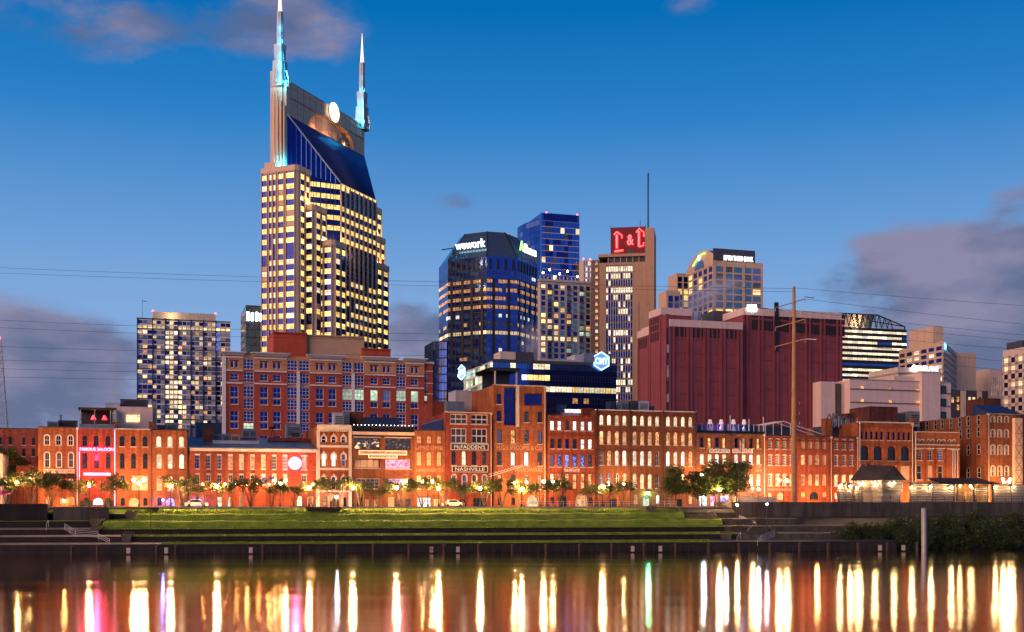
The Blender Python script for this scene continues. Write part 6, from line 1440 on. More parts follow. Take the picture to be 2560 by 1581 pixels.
def street_lamp(zi, zx, zy, V, n, label, mat='globe_warm', r=.27, ground=7.14, spread=.85, group=None, name='street_lamp'):
    p = PT(zi, zx, zy, V); h = p.z - ground
    e = empty(name, (p.x, p.y, ground), TH, label, 'street lamp', group)
    mb = MB(); mb.lathe([(.2, 0), (.22, .25), (.12, .5), (.085, 1.0), (.06, h - .45), (.10, h - .4), (.05, h - .3), (.05, h - .2)], MAT['dark_metal'], 8); mb.build('post', e)
    if n > 1:
        mb = MB(); mb.bar((-spread, 0, h - .55), (spread, 0, h - .55), .07, MAT['dark_metal'])
        for s in (-1, 1): mb.tube([(s * spread, 0, h - .55), (s * spread, 0, h - r - .02)], .05, MAT['dark_metal'], 6)
        if n > 2: mb.bar((0, -spread, h - .9), (0, spread, h - .9), .07, MAT['dark_metal'])
        mb.build('arm', e)
        pos = [(-spread, 0, h), (spread, 0, h), (0, -spread, h - .9 + r + .1), (0, spread, h - .9 + r + .1)][:n]
    else: pos = [(0, 0, h)]
    for q in pos:
        g = put('globe', globe_mesh(r, mat), e, q)
        mb = MB(); mb.lathe([(.0, r + .06), (.09, r + .02), (.14, r - .03), (.0, r - .03)], MAT['dark_metal'], 8); k = 'capm'
        if k not in WCACHE: WCACHE[k] = mb.mesh('cap')
        put('cap', WCACHE[k], g)
    return e
LG = 'tall multi-globe lamps along the street'; SG = 'short single-globe lamps along the riverside pavement'
street_lamp(1, 205, 745, -7.2, 2, 'tall warm globe lamp at far left beside the low red annex', group=LG)
street_lamp(1, 1195, 758, -7.2, 4, 'tall four-globe lamp in front of the front with unlit arched windows', 'globe_mid', group=LG)
street_lamp(2, 895, 762, -7.2, 4, 'tall four-globe lamp in front of the long two-storey building, right of its middle', 'globe_mid', group=LG)
street_lamp(3, 652, 768, -7.2, 2, 'tall twin-globe lamp in front of the bricked-up narrow front', group=LG)
street_lamp(3, 1685, 770, -7.2, 2, 'tall twin-globe lamp between the ghost-lettered front and the blue-lit front', group=LG)
street_lamp(5, 888, 762, -5.5, 2, 'tall twin-globe lamp just left of the timber pole', group=LG, ground=7.14)
street_lamp(6, 1636, 752, -8.5, 4, 'bright four-globe lamp before the tall brown warehouse at far right', 'globe_mid', group=LG)
street_lamp(1, 155, 772, -11.7, 1, 'short lamp on a pale post at far left above the dark wall', 'globe_soft', .22, group=SG)
street_lamp(1, 766, 808, -11.7, 1, 'short lamp with a white cone head before the pink-lit saloon', 'globe_soft', .18, group=SG)
street_lamp(1, 1466, 812, -11.7, 1, 'short lamp before the front with lit arched windows', 'globe_soft', .24, group=SG)
street_lamp(2, 352, 815, -11.7, 1, 'short lamp near the left end of the long two-storey building', 'globe_soft', .24, group=SG)
street_lamp(2, 1143, 826, -11.7, 1, 'short lamp at the right end of the long two-storey building', 'globe_soft', .24, group=SG)
street_lamp(2, 1520, 826, -11.7, 1, 'short lamp between the ornate front and the music bar', 'globe_soft', .24, group=SG)
street_lamp(3, 381, 828, -11.7, 1, 'short lamp before the right window of the music bar', 'globe_soft', .24, group=SG)
street_lamp(3, 744, 832, -11.7, 1, 'short lamp before the right edge of the bricked-up front', 'globe_soft', .24, group=SG)
street_lamp(3, 1101, 832, -11.7, 1, 'short lamp before the dark red pub front', 'globe_soft', .24, group=SG)
street_lamp(3, 1456, 836, -11.7, 1, 'short lamp before the ghost-lettered tall front', 'globe_soft', .24, group=SG)
street_lamp(4, 642, 816, -11.7, 1, 'short lamp at the left end of the five-storey warehouse', 'globe_soft', .24, group=SG)
street_lamp(4, 822, 790, -3.4, 1, 'lamp close to the wall in the left third of the five-storey warehouse', 'globe_soft', .20, group=SG)
street_lamp(4, 1646, 842, -11.7, 1, 'short lamp under the big dark trees', 'globe_soft', .24, group=SG)
street_lamp(4, 1492, 712, -4.0, 1, 'lamp peeping over the big dark trees', 'globe_soft', .22, group=SG)
street_lamp(5, 675, 838, -4.2, 1, 'dazzling blue-white floodlight right of the big trees', 'bulb_cold', .22)
street_lamp(5, 622, 832, -3.0, 1, 'small warm lamp left of the blue-white floodlight', 'globe_soft', .16)
def wall_lamp(loc, label, mat, r=.13, group=None, rz=TH, name='wall_lamp'):
    e = empty(name, loc, rz, label, 'wall lamp', group); k = ('wl', mat, r)
    if k not in WCACHE:
        mb = MB(); mb.lathe([(0, -r), (r, -r * .4), (r, r), (0, r * 1.2)], MAT[mat], 8); WCACHE[k] = mb.mesh('bulb')
        mb = MB(); mb.box(-.05, .05, 0, .3, r * .9, r * 1.3, MAT['dark_metal']); mb.box(-.16, .16, .24, .32, -.2, .3, MAT['dark_metal']); mb.lathe([(r * 1.5, r * 1.0), (r * .5, r * 1.8), (0, r * 1.9)], MAT['dark_metal'], 8); WCACHE[k + ('b',)] = mb.mesh('bracket')
    put('bulb', WCACHE[k], e); put('bracket', WCACHE[k + ('b',)], e); return e
for i, zx in enumerate((231, 325, 420, 514, 609, 703, 797, 848, 1175)):
    ordn = ['first', 'second', 'third', 'fourth', 'fifth', 'sixth', 'seventh', 'eighth', 'ninth'][i]
    wall_lamp(Fb.at(zx, 795, -.5), ordn + ' small wall lamp from the left on the piers of the long two-storey building', 'bulb_wall', .15, 'wall lamps on the piers of the long building')
wall_lamp(Mb_.at(1026, 872, -.4), 'green-tinted wall lamp over the arched door of the five-storey warehouse', 'globe_green', .2)
wall_lamp(Fb.at(195, 938, -.5), 'blue lamp in the archway at the left end of the long building', 'bulb_blue', .22)
wall_lamp(E_.at(1400, 930, -.5), 'blue-violet lamp beside the arched door of the lit tan front', 'bulb_blue', .13)
wall_lamp(Kb.at(1393, 786, -.4), 'wall lamp between the lowest windows of the tall ghost-lettered front', 'globe_soft', .16)
wall_lamp(Gb.at(1372, 906, -.9), 'white round lamp over the door of the ornate narrow front', 'globe_white', .22)
wall_lamp(B.at(552, 938, -.4), 'white wall lamp beside the door of the cafe front', 'bulb_wall', .16)
for i, (zx, zy) in enumerate(((195, 905), (390, 905))): wall_lamp(Nb.at(zx, zy, -.5), ['left cold white lamp over the shopfront under the big trees', 'right cold white lamp over the shopfront under the big trees'][i], 'globe_white', .2)
# round neon sign of the long building
e = empty('round_sign', Fb.at(1020, 614, -.35), TH, 'round glowing white sign with a magenta rim on the long brick building', 'sign')
rr = 54 / SC / F * Y_of(Fb.px(1020), 0); n = 32
mb = MB(); mb.raw([(rr * .86 * math.cos(6.28318 * k / n), -.05, rr * .86 * math.sin(6.28318 * k / n)) for k in range(n)], [tuple(range(n))], glow('sign_disc', (1.0, .72, .80), 2.2)); mb.build('disc', e)
def ring(mb, r0, r1, y, mat):
    for k in range(n):
        a, b = 6.28318 * k / n, 6.28318 * (k + 1) / n
        mb.face([(r0 * math.cos(a), y, r0 * math.sin(a)), (r1 * math.cos(a), y, r1 * math.sin(a)), (r1 * math.cos(b), y, r1 * math.sin(b)), (r0 * math.cos(b), y, r0 * math.sin(b))][::-1], mat)
mb = MB(); ring(mb, rr * .86, rr, -.08, glow('neon_magenta', (1.0, .08, .55), 12.0)); mb.build('rim', e); mb = MB(); ring(mb, rr * .74, rr * .80, -.09, MAT['ink_red']); mb.build('ring', e)
mb = MB()
for k in range(5): x = (-.28 + .14 * k) * rr; mb.box(x, x + .07 * rr, -.12, -.06, -(.5 - .06 * abs(k - 2)) * rr, (.5 - .06 * abs(k - 2)) * rr, MAT['ink_brown'])
mb.build('figure', e); point('neon_spill', e, (0, -1.5, 0), (1, .10, .30), 900, .5)
for bld, zx, zy, pw, col in ((C, 830, 560, 900, (1, .05, .18)), (C, 835, 760, 900, (1, .06, .2)), (Hb, 395, 650, 160, (1, .12, .25))):
    p = bld.at(zx, zy, -1.6); l = point('neon_spill', bld.o, (bld.x(zx), -1.6, bld.z(zy, zx)), col, pw, .6)
for bld, zx, dz in ((Pb, 440, 1.6), (Pb, 650, 1.6), (Pb, 800, 1.6), (Qb, 930, 1.6), (Qb, 1120, 1.6), (Ob, 1120, 2.2), (Ob, 1420, 2.0), (Rb, 1540, 2.0)): point('facade_uplight', bld.o, (bld.x(zx), -2.6, dz), (1.0, .50, .18), 1500, .25)
# script neon line on the tall front
e = empty('neon_sign', Kb.at(1318, 672, -.3), TH, 'slanted white neon script line on the tall ghost-lettered front', 'sign')
mb = MB(); pts = [(-3.4 + 6.8 * k / 40, -.0, -.9 + 1.9 * k / 40 + .13 * math.sin(k * 1.7)) for k in range(41)]; mb.tube(pts, .035, glow('neon_script', (1.0, .68, .55), .55), 5); mb.tube([(-3.4, 0, -1.3), (3.5, 0, .75)], .04, MAT['neon_script'], 5); mb.build('script', e)
# string of lights and railing over the music bar
e = empty('roof_railing', Hb.o.location + Vector((0, 0, Hb.h)), TH, 'dark roof terrace railing strung with small white bulbs over the music bar', 'railing')
mb = MB(); hr = Hb.z(296, 270) - Hb.h
for k in range(34): x = .2 + k * (Hb.w - .4) / 33; mb.box(x - .03, x + .03, -.05, .02, 0, hr, MAT['dark_metal'])
mb.box(0, Hb.w, -.06, .03, hr, hr + .08, MAT['dark_metal']); mb.box(0, Hb.w, .3, .36, 0, hr, MAT['black_paint']); mb.build('rail', e)
mb = MB()
for k in range(17): x = .3 + k * (Hb.w - .6) / 16; mb.lathe([(0, hr + .1), (.07, hr + .17), (0, hr + .26)], glow('tiny_bulb', (1.0, .86, .75), 12.0), 5, x, -.06)
mb.build('bulb', e)

# ================================================================== TREES
def leaf_mat(name, c0, c1):
    m, t, b = nodes(name); L = t.links.new; tc = t.nodes.new('ShaderNodeTexCoord'); n = t.nodes.new('ShaderNodeTexNoise'); n.inputs['Scale'].default_value = 1.3; n.inputs['Detail'].default_value = 3; L(tc.outputs['Object'], n.inputs['Vector'])
    r = t.nodes.new('ShaderNodeValToRGB'); L(n.outputs[0], r.inputs[0]); r.color_ramp.elements[0].position = .35; r.color_ramp.elements[0].color = c0 + (1,); r.color_ramp.elements[1].position = .65; r.color_ramp.elements[1].color = c1 + (1,); L(r.outputs[0], b.inputs['Base Color'])
    b.inputs['Roughness'].default_value = .6; b.inputs['Specular IOR Level'].default_value = .3
    tr = t.nodes.new('ShaderNodeBsdfTranslucent'); L(r.outputs[0], tr.inputs[0]); ms = t.nodes.new('ShaderNodeMixShader'); ms.inputs[0].default_value = .3; L(b.outputs[0], ms.inputs[1]); L(tr.outputs[0], ms.inputs[2]); L(ms.outputs[0], t.nodes['Material Output'].inputs[0])
    MAT[name] = m; return m
leaf_mat('leaf_street', (.055, .072, .015), (.120, .118, .030)); leaf_mat('leaf_dark', (.030, .055, .012), (.075, .105, .020)); leaf_mat('leaf_bush', (.022, .040, .012), (.050, .075, .018))
pm('bark', (.11, .07, .045), .9, var=.3, scale=3)
def leaves(mb, rng, clumps, per, size, mat):
    for (c, r) in clumps:
        for _ in range(per):
            v = Vector((rng.gauss(0, 1), rng.gauss(0, 1), rng.gauss(0, .8))); v = v.normalized() * r * (rng.random() ** .45)
            p = Vector(c) + v; a = Vector((rng.gauss(0, 1), rng.gauss(0, 1), rng.gauss(0, .7))).normalized(); b = a.cross(Vector((rng.gauss(0, 1), rng.gauss(0, 1), rng.gauss(0, 1)))).normalized()
            s = size * rng.uniform(.6, 1.3); mb.face([p - a * s, p + b * s * .5, p + a * s, p - b * s * .5], MAT[mat])
def street_tree(seed, h, w):
    """vase-shaped little tree with several stems"""
    rng = random.Random(seed); tr, cl = MB(), []
    for k in range(7):
        a = k * 2.4 + rng.uniform(-.4, .4); rad = w * rng.uniform(.30, .52); top = Vector((math.cos(a) * rad, math.sin(a) * rad, h * rng.uniform(.66, .88)))
        mid = Vector((top.x * .35, top.y * .35, h * .42)); tr.tube([(math.cos(a) * .08, math.sin(a) * .08, 0), mid, top], [.075, .05, .02], MAT['bark'], 5)
        cl.append((top, w * rng.uniform(.15, .24)))
        for _ in range(3):
            q = top + Vector((rng.uniform(-1, 1) * w * .22, rng.uniform(-1, 1) * w * .22, rng.uniform(-.14, .14) * h)); tr.tube([mid + (top - mid) * .6, q], [.025, .01], MAT['bark'], 4); cl.append((q, w * rng.uniform(.10, .17)))
    lv = MB(); leaves(lv, rng, cl, 62, .165, 'leaf_street'); return tr.mesh('trunk'), lv.mesh('crown')
def big_tree(seed, h, w, mat='leaf_dark', n=26):
    rng = random.Random(seed); tr, cl = MB(), []
    tr.tube([(0, 0, 0), (.1, 0, h * .2), (.05, .1, h * .45), (0, 0, h * .8)], [.24, .2, .15, .04], MAT['bark'], 7)
    for k in range(n):
        a = k * 2.4; z = h * rng.uniform(.36, .93); prof = math.sin(math.pi * min(1, max(.08, (z / h - .28) / .72))) ** .6; rad = w * .5 * prof * rng.uniform(.35, .85)
        q = Vector((math.cos(a) * rad, math.sin(a) * rad, z)); tr.tube([(0, 0, z * .7), q], [.08, .02], MAT['bark'], 4); cl.append((q, w * rng.uniform(.13, .22)))
    lv = MB(); leaves(lv, rng, cl, 130, .24, mat); return tr.mesh('trunk'), lv.mesh('crown')
def shrub(seed, h, w, mat='leaf_bush', n=16, per=140):
    rng = random.Random(seed); cl = []; tr = MB()
    for k in range(n):
        a = rng.uniform(0, 6.28); rad = w * .5 * rng.uniform(.1, .85); q = Vector((math.cos(a) * rad, math.sin(a) * rad, h * rng.uniform(.15, .82) * (1 - .5 * (2 * rad / w) ** 2))); tr.tube([(0, 0, -.3), q], [.06, .02], MAT['bark'], 4); cl.append((q, w * rng.uniform(.12, .22)))
    lv = MB(); leaves(lv, rng, cl, per, .22, mat); return tr.mesh('stem'), lv.mesh('foliage')
TV = [street_tree(s, 4.9, 4.6) for s in (1, 2, 3, 4, 5)]
def plant_tree(name, meshes, loc, rz, sc, label, cat, group, pn=('trunk', 'crown')):
    e = empty(name, loc, rz, label, cat, group); e.scale = (sc[0], sc[0], sc[1]); put(pn[0], meshes[0], e); put(pn[1], meshes[1], e); return e
TG = 'small vase-shaped trees along the riverside pavement'
tl = [(1, 60, 'leftmost small street tree'), (1, 270, 'small street tree left of the cafe front, in lamp glare'), (1, 440, 'small street tree before the left half of the cafe front'), (1, 665, 'green-lit small tree between the cafe front and the saloon'), (1, 935, 'small tree before the right half of the pink saloon'), (1, 1560, 'small tree before the right edge of the lit tan front'),
      (2, 232, 'small tree at the left end of the long two-storey building'), (2, 435, 'green-tinged small tree by the lit shopfront of the long building'), (2, 640, 'small tree before the middle of the long two-storey building'), (2, 825, 'small tree just left of the four-globe lamp of the long building'), (2, 1015, 'small tree below the round neon sign'), (2, 1175, 'thin small tree at the right end of the long building'), (2, 1392, 'dense green small tree before the ornate narrow front'),
      (3, 72, 'small tree before the left edge of the music bar'), (3, 222, 'small tree before the middle of the music bar'), (3, 425, 'small tree before the right part of the music bar'), (3, 600, 'small tree before the bricked-up narrow front'), (3, 800, 'taller small tree behind the parked white car'), (3, 962, 'small tree before the middle of the dark red pub'), (3, 1135, 'small tree at the right edge of the dark red pub'), (3, 1290, 'wide small tree before the left of the tall ghost-lettered front'), (3, 1450, 'small tree before the right of the tall ghost-lettered front'), (3, 1620, 'sparse small tree left of the twin-globe lamp by the lit arch'), (3, 1790, 'sparse small tree before the left of the blue-lit front'),
      (4, 560, 'small tree at the joint of the blue-lit front and the five-storey warehouse'), (4, 668, 'small tree before the left end of the five-storey warehouse'), (4, 812, 'dark green small tree before the left third of the five-storey warehouse')]
for i, (zi, zx, lb) in enumerate(tl):
    V = -10.2 + .5 * math.sin(i * 2.1); ox, oy = ZOOM[zi]; U = U_at(ox + zx / SC, V); p = W2(U, V); s = .90 + .12 * math.sin(i * 1.7)
    if zi == 1 and zx < 1000: s *= 1.12
    plant_tree('street_tree', TV[i % 5], (p.x, p.y, 7.0), i * 1.3, (s, s * (1.06 if zx != 800 else 1.3)), lb, 'tree', TG)
BT = [big_tree(21, 8.6, 7.2), big_tree(22, 7.8, 6.6)]
for i, (zi, zx, s, lb) in enumerate(((4, 1268, .88, 'leftmost of the big dark trees before the brick fronts'), (4, 1462, .86, 'second big dark tree from the left, rounder than its neighbours'), (5, 308, 1.02, 'third big dark tree, over the pink-lit shopfront'), (5, 478, 1.12, 'tallest big dark tree, just left of the blue-white floodlight'))):
    ox, oy = ZOOM[zi]; U = U_at(ox + zx / SC, -8.8); p = W2(U, -8.8); plant_tree('shade_tree', BT[i % 2], (p.x, p.y, 7.0), i * 2.0, (s, s), lb, 'tree', 'big dark trees in front of the right part of the row')
p = PT(1, 85, 960, 9); plant_tree('shade_tree', big_tree(31, 9.0, 6.5, 'leaf_street'), (p.x, p.y, 7.0), 0, (1, 1.15), 'leafy green tree behind the low red annex at far left', 'tree', None)
SH = [shrub(41, 5.0, 7.5), shrub(42, 6.0, 8.5), shrub(43, 4.2, 7.0)]
bl_ = [(300, 1150, .30), (430, 1110, .28), (560, 1140, .33), (690, 1090, .40), (830, 1080, .48), (980, 1070, .52), (1120, 1100, .50), (1260, 1080, .55), (1400, 1100, .52), (1530, 1150, .46), (1660, 1150, .50), (1780, 1180, .5), (780, 1240, .22), (930, 1240, .24), (1100, 1250, .25), (1270, 1250, .24), (1440, 1255, .25), (1600, 1260, .24), (1740, 1250, .26)]
ordw = ['first', 'second', 'third', 'fourth', 'fifth', 'sixth', 'seventh', 'eighth', 'ninth', 'tenth', 'eleventh', 'twelfth']
for i, (zx, zy, t) in enumerate(bl_):
    px = 2040 + zx / SC; X = TX(px, t); Y = TY(t, X); z = -.85 + 6.5 * max(0, (t - .10)) / .92
    lower = i >= 12
    plant_tree('river_shrub', SH[i % 3], (X, Y, z - .3), i * 1.9, (.92 + .1 * math.sin(i * 3), .92 + .12 * math.cos(i * 2)), ('lower ' if lower else 'upper ') + 'row shrub on the dark right bank, ' + ordw[i - 12 if lower else i] + ' from the left', 'shrub', 'dense shrubs on the dark right bank', ('stem', 'foliage'))

# ================================================================== RIGHT BANK: PLATFORM, FORT, POLE
def on_px(px, V): 
    p = W2(U_at(px, V), V); return p
ZP = 8.0
def slab(px0, px1, V0, V1, z0, z1, mat, name, label, cat='wall', kind=None):
    u0, u1 = U_at(px0, V0), U_at(px1, V0); p = W2(u0, V0); e = MB(); e.box(0, u1 - u0, 0, V1 - V0, z0, z1, MAT[mat]); o = e.build(name, None, (p.x, p.y, 0), (0, 0, TH)); meta(o, label, cat if kind is None else None, None, kind); return o
slab(1830, 2760, -14.0, -6.4, 3.0, ZP, 'concrete', 'retaining_wall', 'long rain-streaked concrete retaining wall carrying the log fort')
slab(-330, 118, -15.5, -12.62, 4.0, 7.62, 'concrete_dark', 'retaining_wall', 'dark stained wall at far left below the first street lamp')
slab(133, 272, -15.4, -13.4, 4.5, 7.10, 'concrete', 'planter_wall', 'pale concrete planter wall before the saloon')
slab(1700, 1832, -13.6, -12.62, 4.0, 6.99, 'concrete', 'retaining_wall', 'lower concrete wall below the big dark trees')
# steps and stone end blocks of the terraces
def end_block(px0, px1, py0, py1, t, label, mat='concrete'):
    X0, X1 = TX(px0, t), TX(px1, t); Y = TY(t, X0) - .3; z0, z1 = Z_at(py1, Y), Z_at(py0, Y); w = X1 - X0
    e = empty('planter_block', (X0, Y, z0), 0, label, 'stone block', 'stone end blocks of the lawn terraces'); h = z1 - z0; mb = MB()
    mb.raw([(0.15 * w, 0, 0), (.9 * w, 0, 0), (w, 2.4, 0), (0, 2.4, 0), (0, 0, h), (w, 0, h), (w, 2.6, h), (0, 2.6, h)], [(0, 1, 5, 4), (1, 2, 6, 5), (2, 3, 7, 6), (3, 0, 4, 7), (4, 5, 6, 7)], MAT[mat]); mb.build('block', e)
    mb = MB(); rng = random.Random(int(px0)); leaves(mb, rng, [((w * .5, 1.0, h + .15), .6), ((w * .2, .8, h + .1), .4), ((w * .8, 1.2, h + .1), .4)], 50, .14, 'leaf_street'); mb.build('planting', e)
for a in ((313, 345, 1281, 1298, .87, 'stone planter block at the left end of the top lawn terrace'), (224, 256, 1297, 1315, .72, 'stone planter block at the left end of the second lawn terrace'), (228, 250, 1317, 1334, .55, 'stone block leaning at the left end of the third terrace'), (303, 331, 1337, 1355, .33, 'stone block at the left end of the fourth terrace'),
          (1616, 1641, 1270, 1284, .90, 'small stone block at the right end of the lawn top'), (1702, 1738, 1285, 1300, .87, 'stone planter block with greenery at the right of the top lawn terrace'), (1802, 1840, 1302, 1318, .72, 'stone planter block with greenery at the right of the second lawn terrace'), (1840, 1862, 1319, 1336, .55, 'dark tapered stone block beside the lower steps'), (1800, 1828, 1336, 1354, .33, 'dark tapered stone block at the right end of the lowest lawn strip')): end_block(*a)
def stair(px0, px1, ta, tb, za, zb, n, label, mat='concrete'):
    e = None; X0, X1 = TX(px0, ta), TX(px1, ta); Yb = TY(ta, (X0 + X1) / 2); Yt = TY(tb, (X0 + X1) / 2); e = empty('stairway', (X0, Yb, za), RAD(6), label, 'stairs'); me = None
    for k in range(n):
        mb = MB(); d = (Yt - Yb) / n; h = (zb - za) / n; mb.box(0, X1 - X0, k * d, (Yt - Yb), k * h, (k + 1) * h, MAT[mat]); mb.build('step', e)
stair(1645, 1700, .89, 1.0, 6.0, 7.0, 6, 'broad concrete steps at the right end of the lawn top'); stair(1742, 1800, .74, .9, 4.9, 6.05, 7, 'concrete steps with a pale handrail right of the second lawn terrace'); stair(1865, 1945, .34, .56, 2.6, 3.7, 7, 'dark steps beside the stage lamp', 'concrete_dark'); stair(300, 395, .9, 1.02, 6.2, 7.1, 6, 'dark steps left of the lawn top', 'concrete_dark')
def handrail(pts, label, group=None, rails=1, name='handrail', mat='pale_metal', r=.035):
    """posts at photo readings (px, py of foot, height m, t)"""
    P = []
    for px, py, t in pts: X = TX(px, t); Y = TY(t, X) - .2; P.append(Vector((X, Y, Z_at(py, Y))))
    e = empty(name, P[0], 0, label, 'railing', group); o = P[0]
    mb = MB()
    for p in P: mb.tube([p - o, p - o + Vector((0, 0, 1.0))], r, MAT[mat], 5)
    mb.build('post', e)
    for k in range(rails):
        mb = MB(); mb.tube([p - o + Vector((0, 0, 1.0 - k * .28)) for p in P], r, MAT[mat], 5); mb.build('rail', e)
handrail([(1768, 1294, .88), (1776, 1293, .90), (1790, 1301, .86)], 'short pale handrail on the upper right steps'); handrail([(1848, 1303, .80), (1866, 1311, .76), (1889, 1318, .70)], 'pale handrail on the middle right steps', rails=2)
handrail([(1867, 1342, .42), (1881, 1328, .56)], 'sloping pale handrail on the dark lower steps'); handrail([(1842, 1358, .25), (1851, 1346, .33)], 'short sloping handrail near the lowest lawn strip')
handrail([(163, 1326, .33), (176, 1334, .31), (190, 1342, .28), (246, 1346, .28)], 'four-bar pale railing at the left landing', rails=4); handrail([(248, 1352, .24), (275, 1365, .16)], 'sloping railing below the left landing', rails=3); handrail([(1893, 1365, .12), (1902, 1355, .18), (1935, 1342, .26)], 'white ramp railing by the stage lamp', rails=4)
handrail([(60, 1296, .9), (64, 1296, .9)], 'short stub rail on the dark left wall'); handrail([(117, 1327, .5), (122, 1318, .55)], 'lone leaning rail on the dark left terraces')
# lamps of the steps
for (zx, zy, zb, mat, t, lb) in ((490, 972, 1160, 'globe_soft', .74, 'short warm lamp at the steps right of the lawn'), (746, 965, 1320, 'globe_white', .22, 'tall post with a cold white lamp at the lower right landing')):
    px, pb, pt = 1700 + zx / SC, 980 + zb / SC, 980 + zy / SC; X = TX(px, t); Y = TY(t, X) - .1; zb_, zt = Z_at(pb, Y), Z_at(pt, Y); e = empty('step_lamp', (X, Y, zb_), 0, lb, 'lamp'); mb = MB(); mb.lathe([(.14, 0), (.07, .4), (.05, zt - zb_ - .2)], MAT['dark_metal'], 7); mb.build('post', e); put('globe', globe_mesh(.15, mat), e, (0, 0, zt - zb_))
for zi, zx, y0, y1, V, lb in ((4, 297, 640, 1003, -12.4, 'thin dark mast at the street edge before the blue-lit front'), (2, 122, 752, 985, -9.5, 'dark sign post at the joint of the tan front and the long building'), (2, 812, 590, 990, -10.5, 'thin mast with a small blue plate before the long building')):
    p = PT(zi, zx, y1, V); q = PT(zi, zx, y0, V); e = empty('mast', (p.x, p.y, 7.0), 0, lb, 'mast'); mb = MB(); mb.tube([(0, 0, 0), (0, 0, q.z - 7.0)], .06, MAT['dark_metal'], 6); mb.build('post', e)
    if zx == 812: mb = MB(); z = PT(zi, zx, 742, V).z - 7; mb.box(-.25, .65, -.06, .0, z - .18, z + .16, pm('plate_blue', (.03, .06, .35), .5)); mb.build('plate', e)
p = PT(5, 507, 940, -13.2); q = PT(5, 500, 372, -13.2); e = empty('flagpole', (p.x, p.y, ZP - .2), 0, 'tall thin flagpole with a drooping red and white flag before the billiards front', 'flagpole'); mb = MB(); mb.tube([(0, 0, 0), (0, 0, q.z - ZP)], [.09, .045], MAT['dark_metal'], 7); mb.lathe([(0, q.z - ZP), (.12, q.z - ZP + .1), (0, q.z - ZP + .25)], MAT['pale_metal'], 6); mb.build('pole', e)
mb = MB(); zt = q.z - ZP - .6
for k in range(6):
    x0, x1 = .06 + k * .11, .06 + (k + 1) * .11; m = MAT['ink_red'] if k % 2 == 0 else MAT['ink_white']; y0, y1 = .12 * math.sin(k * 1.6), .12 * math.sin(k * 1.6 + 1.6)
    mb.face([(x0, y0, zt - .1 * k - 2.2), (x1, y1, zt - .1 * (k + 1) - 2.1), (x1, y1, zt - .14 * (k + 1)), (x0, y0, zt - .14 * k)], m)
mb.build('flag', e)

# the log fort on the platform
pm('log_wood', (.085, .060, .050), .85, var=.35, scale=1.2); pm('chinking', (.46, .40, .37), .9, var=.12); pm('shingle_dark', (.020, .014, .020), .8, var=.3, scale=2)
def log_wall(e, p0, p1, z0, z1, n, name='wall'):
    """horizontal logs with pale chinking between them; each log lies proud of the joint"""
    p0, p1 = Vector(p0), Vector(p1); L = (p1 - p0).length; d = (p1 - p0) / L; a = math.atan2(d.y, d.x)
    mb = MB(); mb.box(0, L, .06, .22, z0, z1, MAT['chinking']); w = mb.build(name, e, (p0.x, p0.y, 0), (0, 0, a)); ph = (z1 - z0) / n
    key = ('log', round(L, 1), round(ph, 3))
    if key not in WCACHE:
        mb = MB(); r = ph * .30; prof = [(-.02 - r * math.cos(t) , r * math.sin(t)) for t in (-1.4, -.7, 0, .7, 1.4)]
        v = [(x, y, z) for x in (-.12, L + .12) for y, z in prof]; mb.raw(v, [(i, i + 1, 6 + i, 5 + i)[::-1] for i in range(4)] + [(0, 1, 2, 3, 4), (9, 8, 7, 6, 5)], MAT['log_wood'], True); WCACHE[key] = mb.mesh('log')
    for k in range(n): put('log', WCACHE[key], w, (0, .08, z0 + ph * (k + .5)))
def fort_pos(zx, V=-11.0): return W2(U_at(2040 + zx / SC, V), V)
p = fort_pos(570, -12.6); e = empty('blockhouse', (p.x, p.y, ZP), RAD(32), 'log blockhouse with an overhanging upper floor and a dark gabled roof', 'log house')
zz = lambda y, Y=p.y: Z_at(980 + y / SC, Y) - ZP
z1, z2, zr_ = zz(848), zz(752), zz(634); LW, RW = 7.4, 6.0
log_wall(e, (.3, .3), (RW - .3, .3), 0, z1 - .02, 9); log_wall(e, (.3, LW - .3), (.3, .3), 0, z1 - .02, 9)
log_wall(e, (0, 0), (RW, 0), z1, z2, 8, 'upper_wall'); log_wall(e, (0, LW), (0, 0), z1, z2, 8, 'upper_wall')
mb = MB(); mb.box(.6, RW - .35, .7, LW - .35, .0, z2 - .05, MAT['log_wood']); mb.build('core', e)
mb = MB(); mb.raw([(-.5, -.5, z2 - .1), (RW + .5, -.5, z2 - .1), (RW + .5, LW + .5, z2 - .1), (-.5, LW + .5, z2 - .1), (RW / 2, -.5, zr_), (RW / 2, LW + .5, zr_ + .5)], [(0, 4, 5, 3), (1, 2, 5, 4), (2, 3, 5), (0, 3, 2, 1)], MAT['shingle_dark']); mb.build('roof', e)
mb = MB(); mb.raw([(-.3, -.42, z2 - .05), (RW + .3, -.42, z2 - .05), (RW / 2, -.42, zr_ - .2)], [(0, 1, 2)], MAT['log_wood'])
for k in range(8): z = z2 + (zr_ - z2) * k / 8; hw = (RW / 2 + .3) * (1 - k / 8); mb.box(RW / 2 - hw, RW / 2 + hw, -.47, -.425, z, z + .1, MAT['shingle_dark'])
mb.build('gable', e); mb = MB(); mb.box(RW / 2 - .4, RW / 2 + .5, LW - 1.2, LW - .3, zr_ - .6, zr_ + .7, MAT['brick_dark']); mb.build('chimney', e)
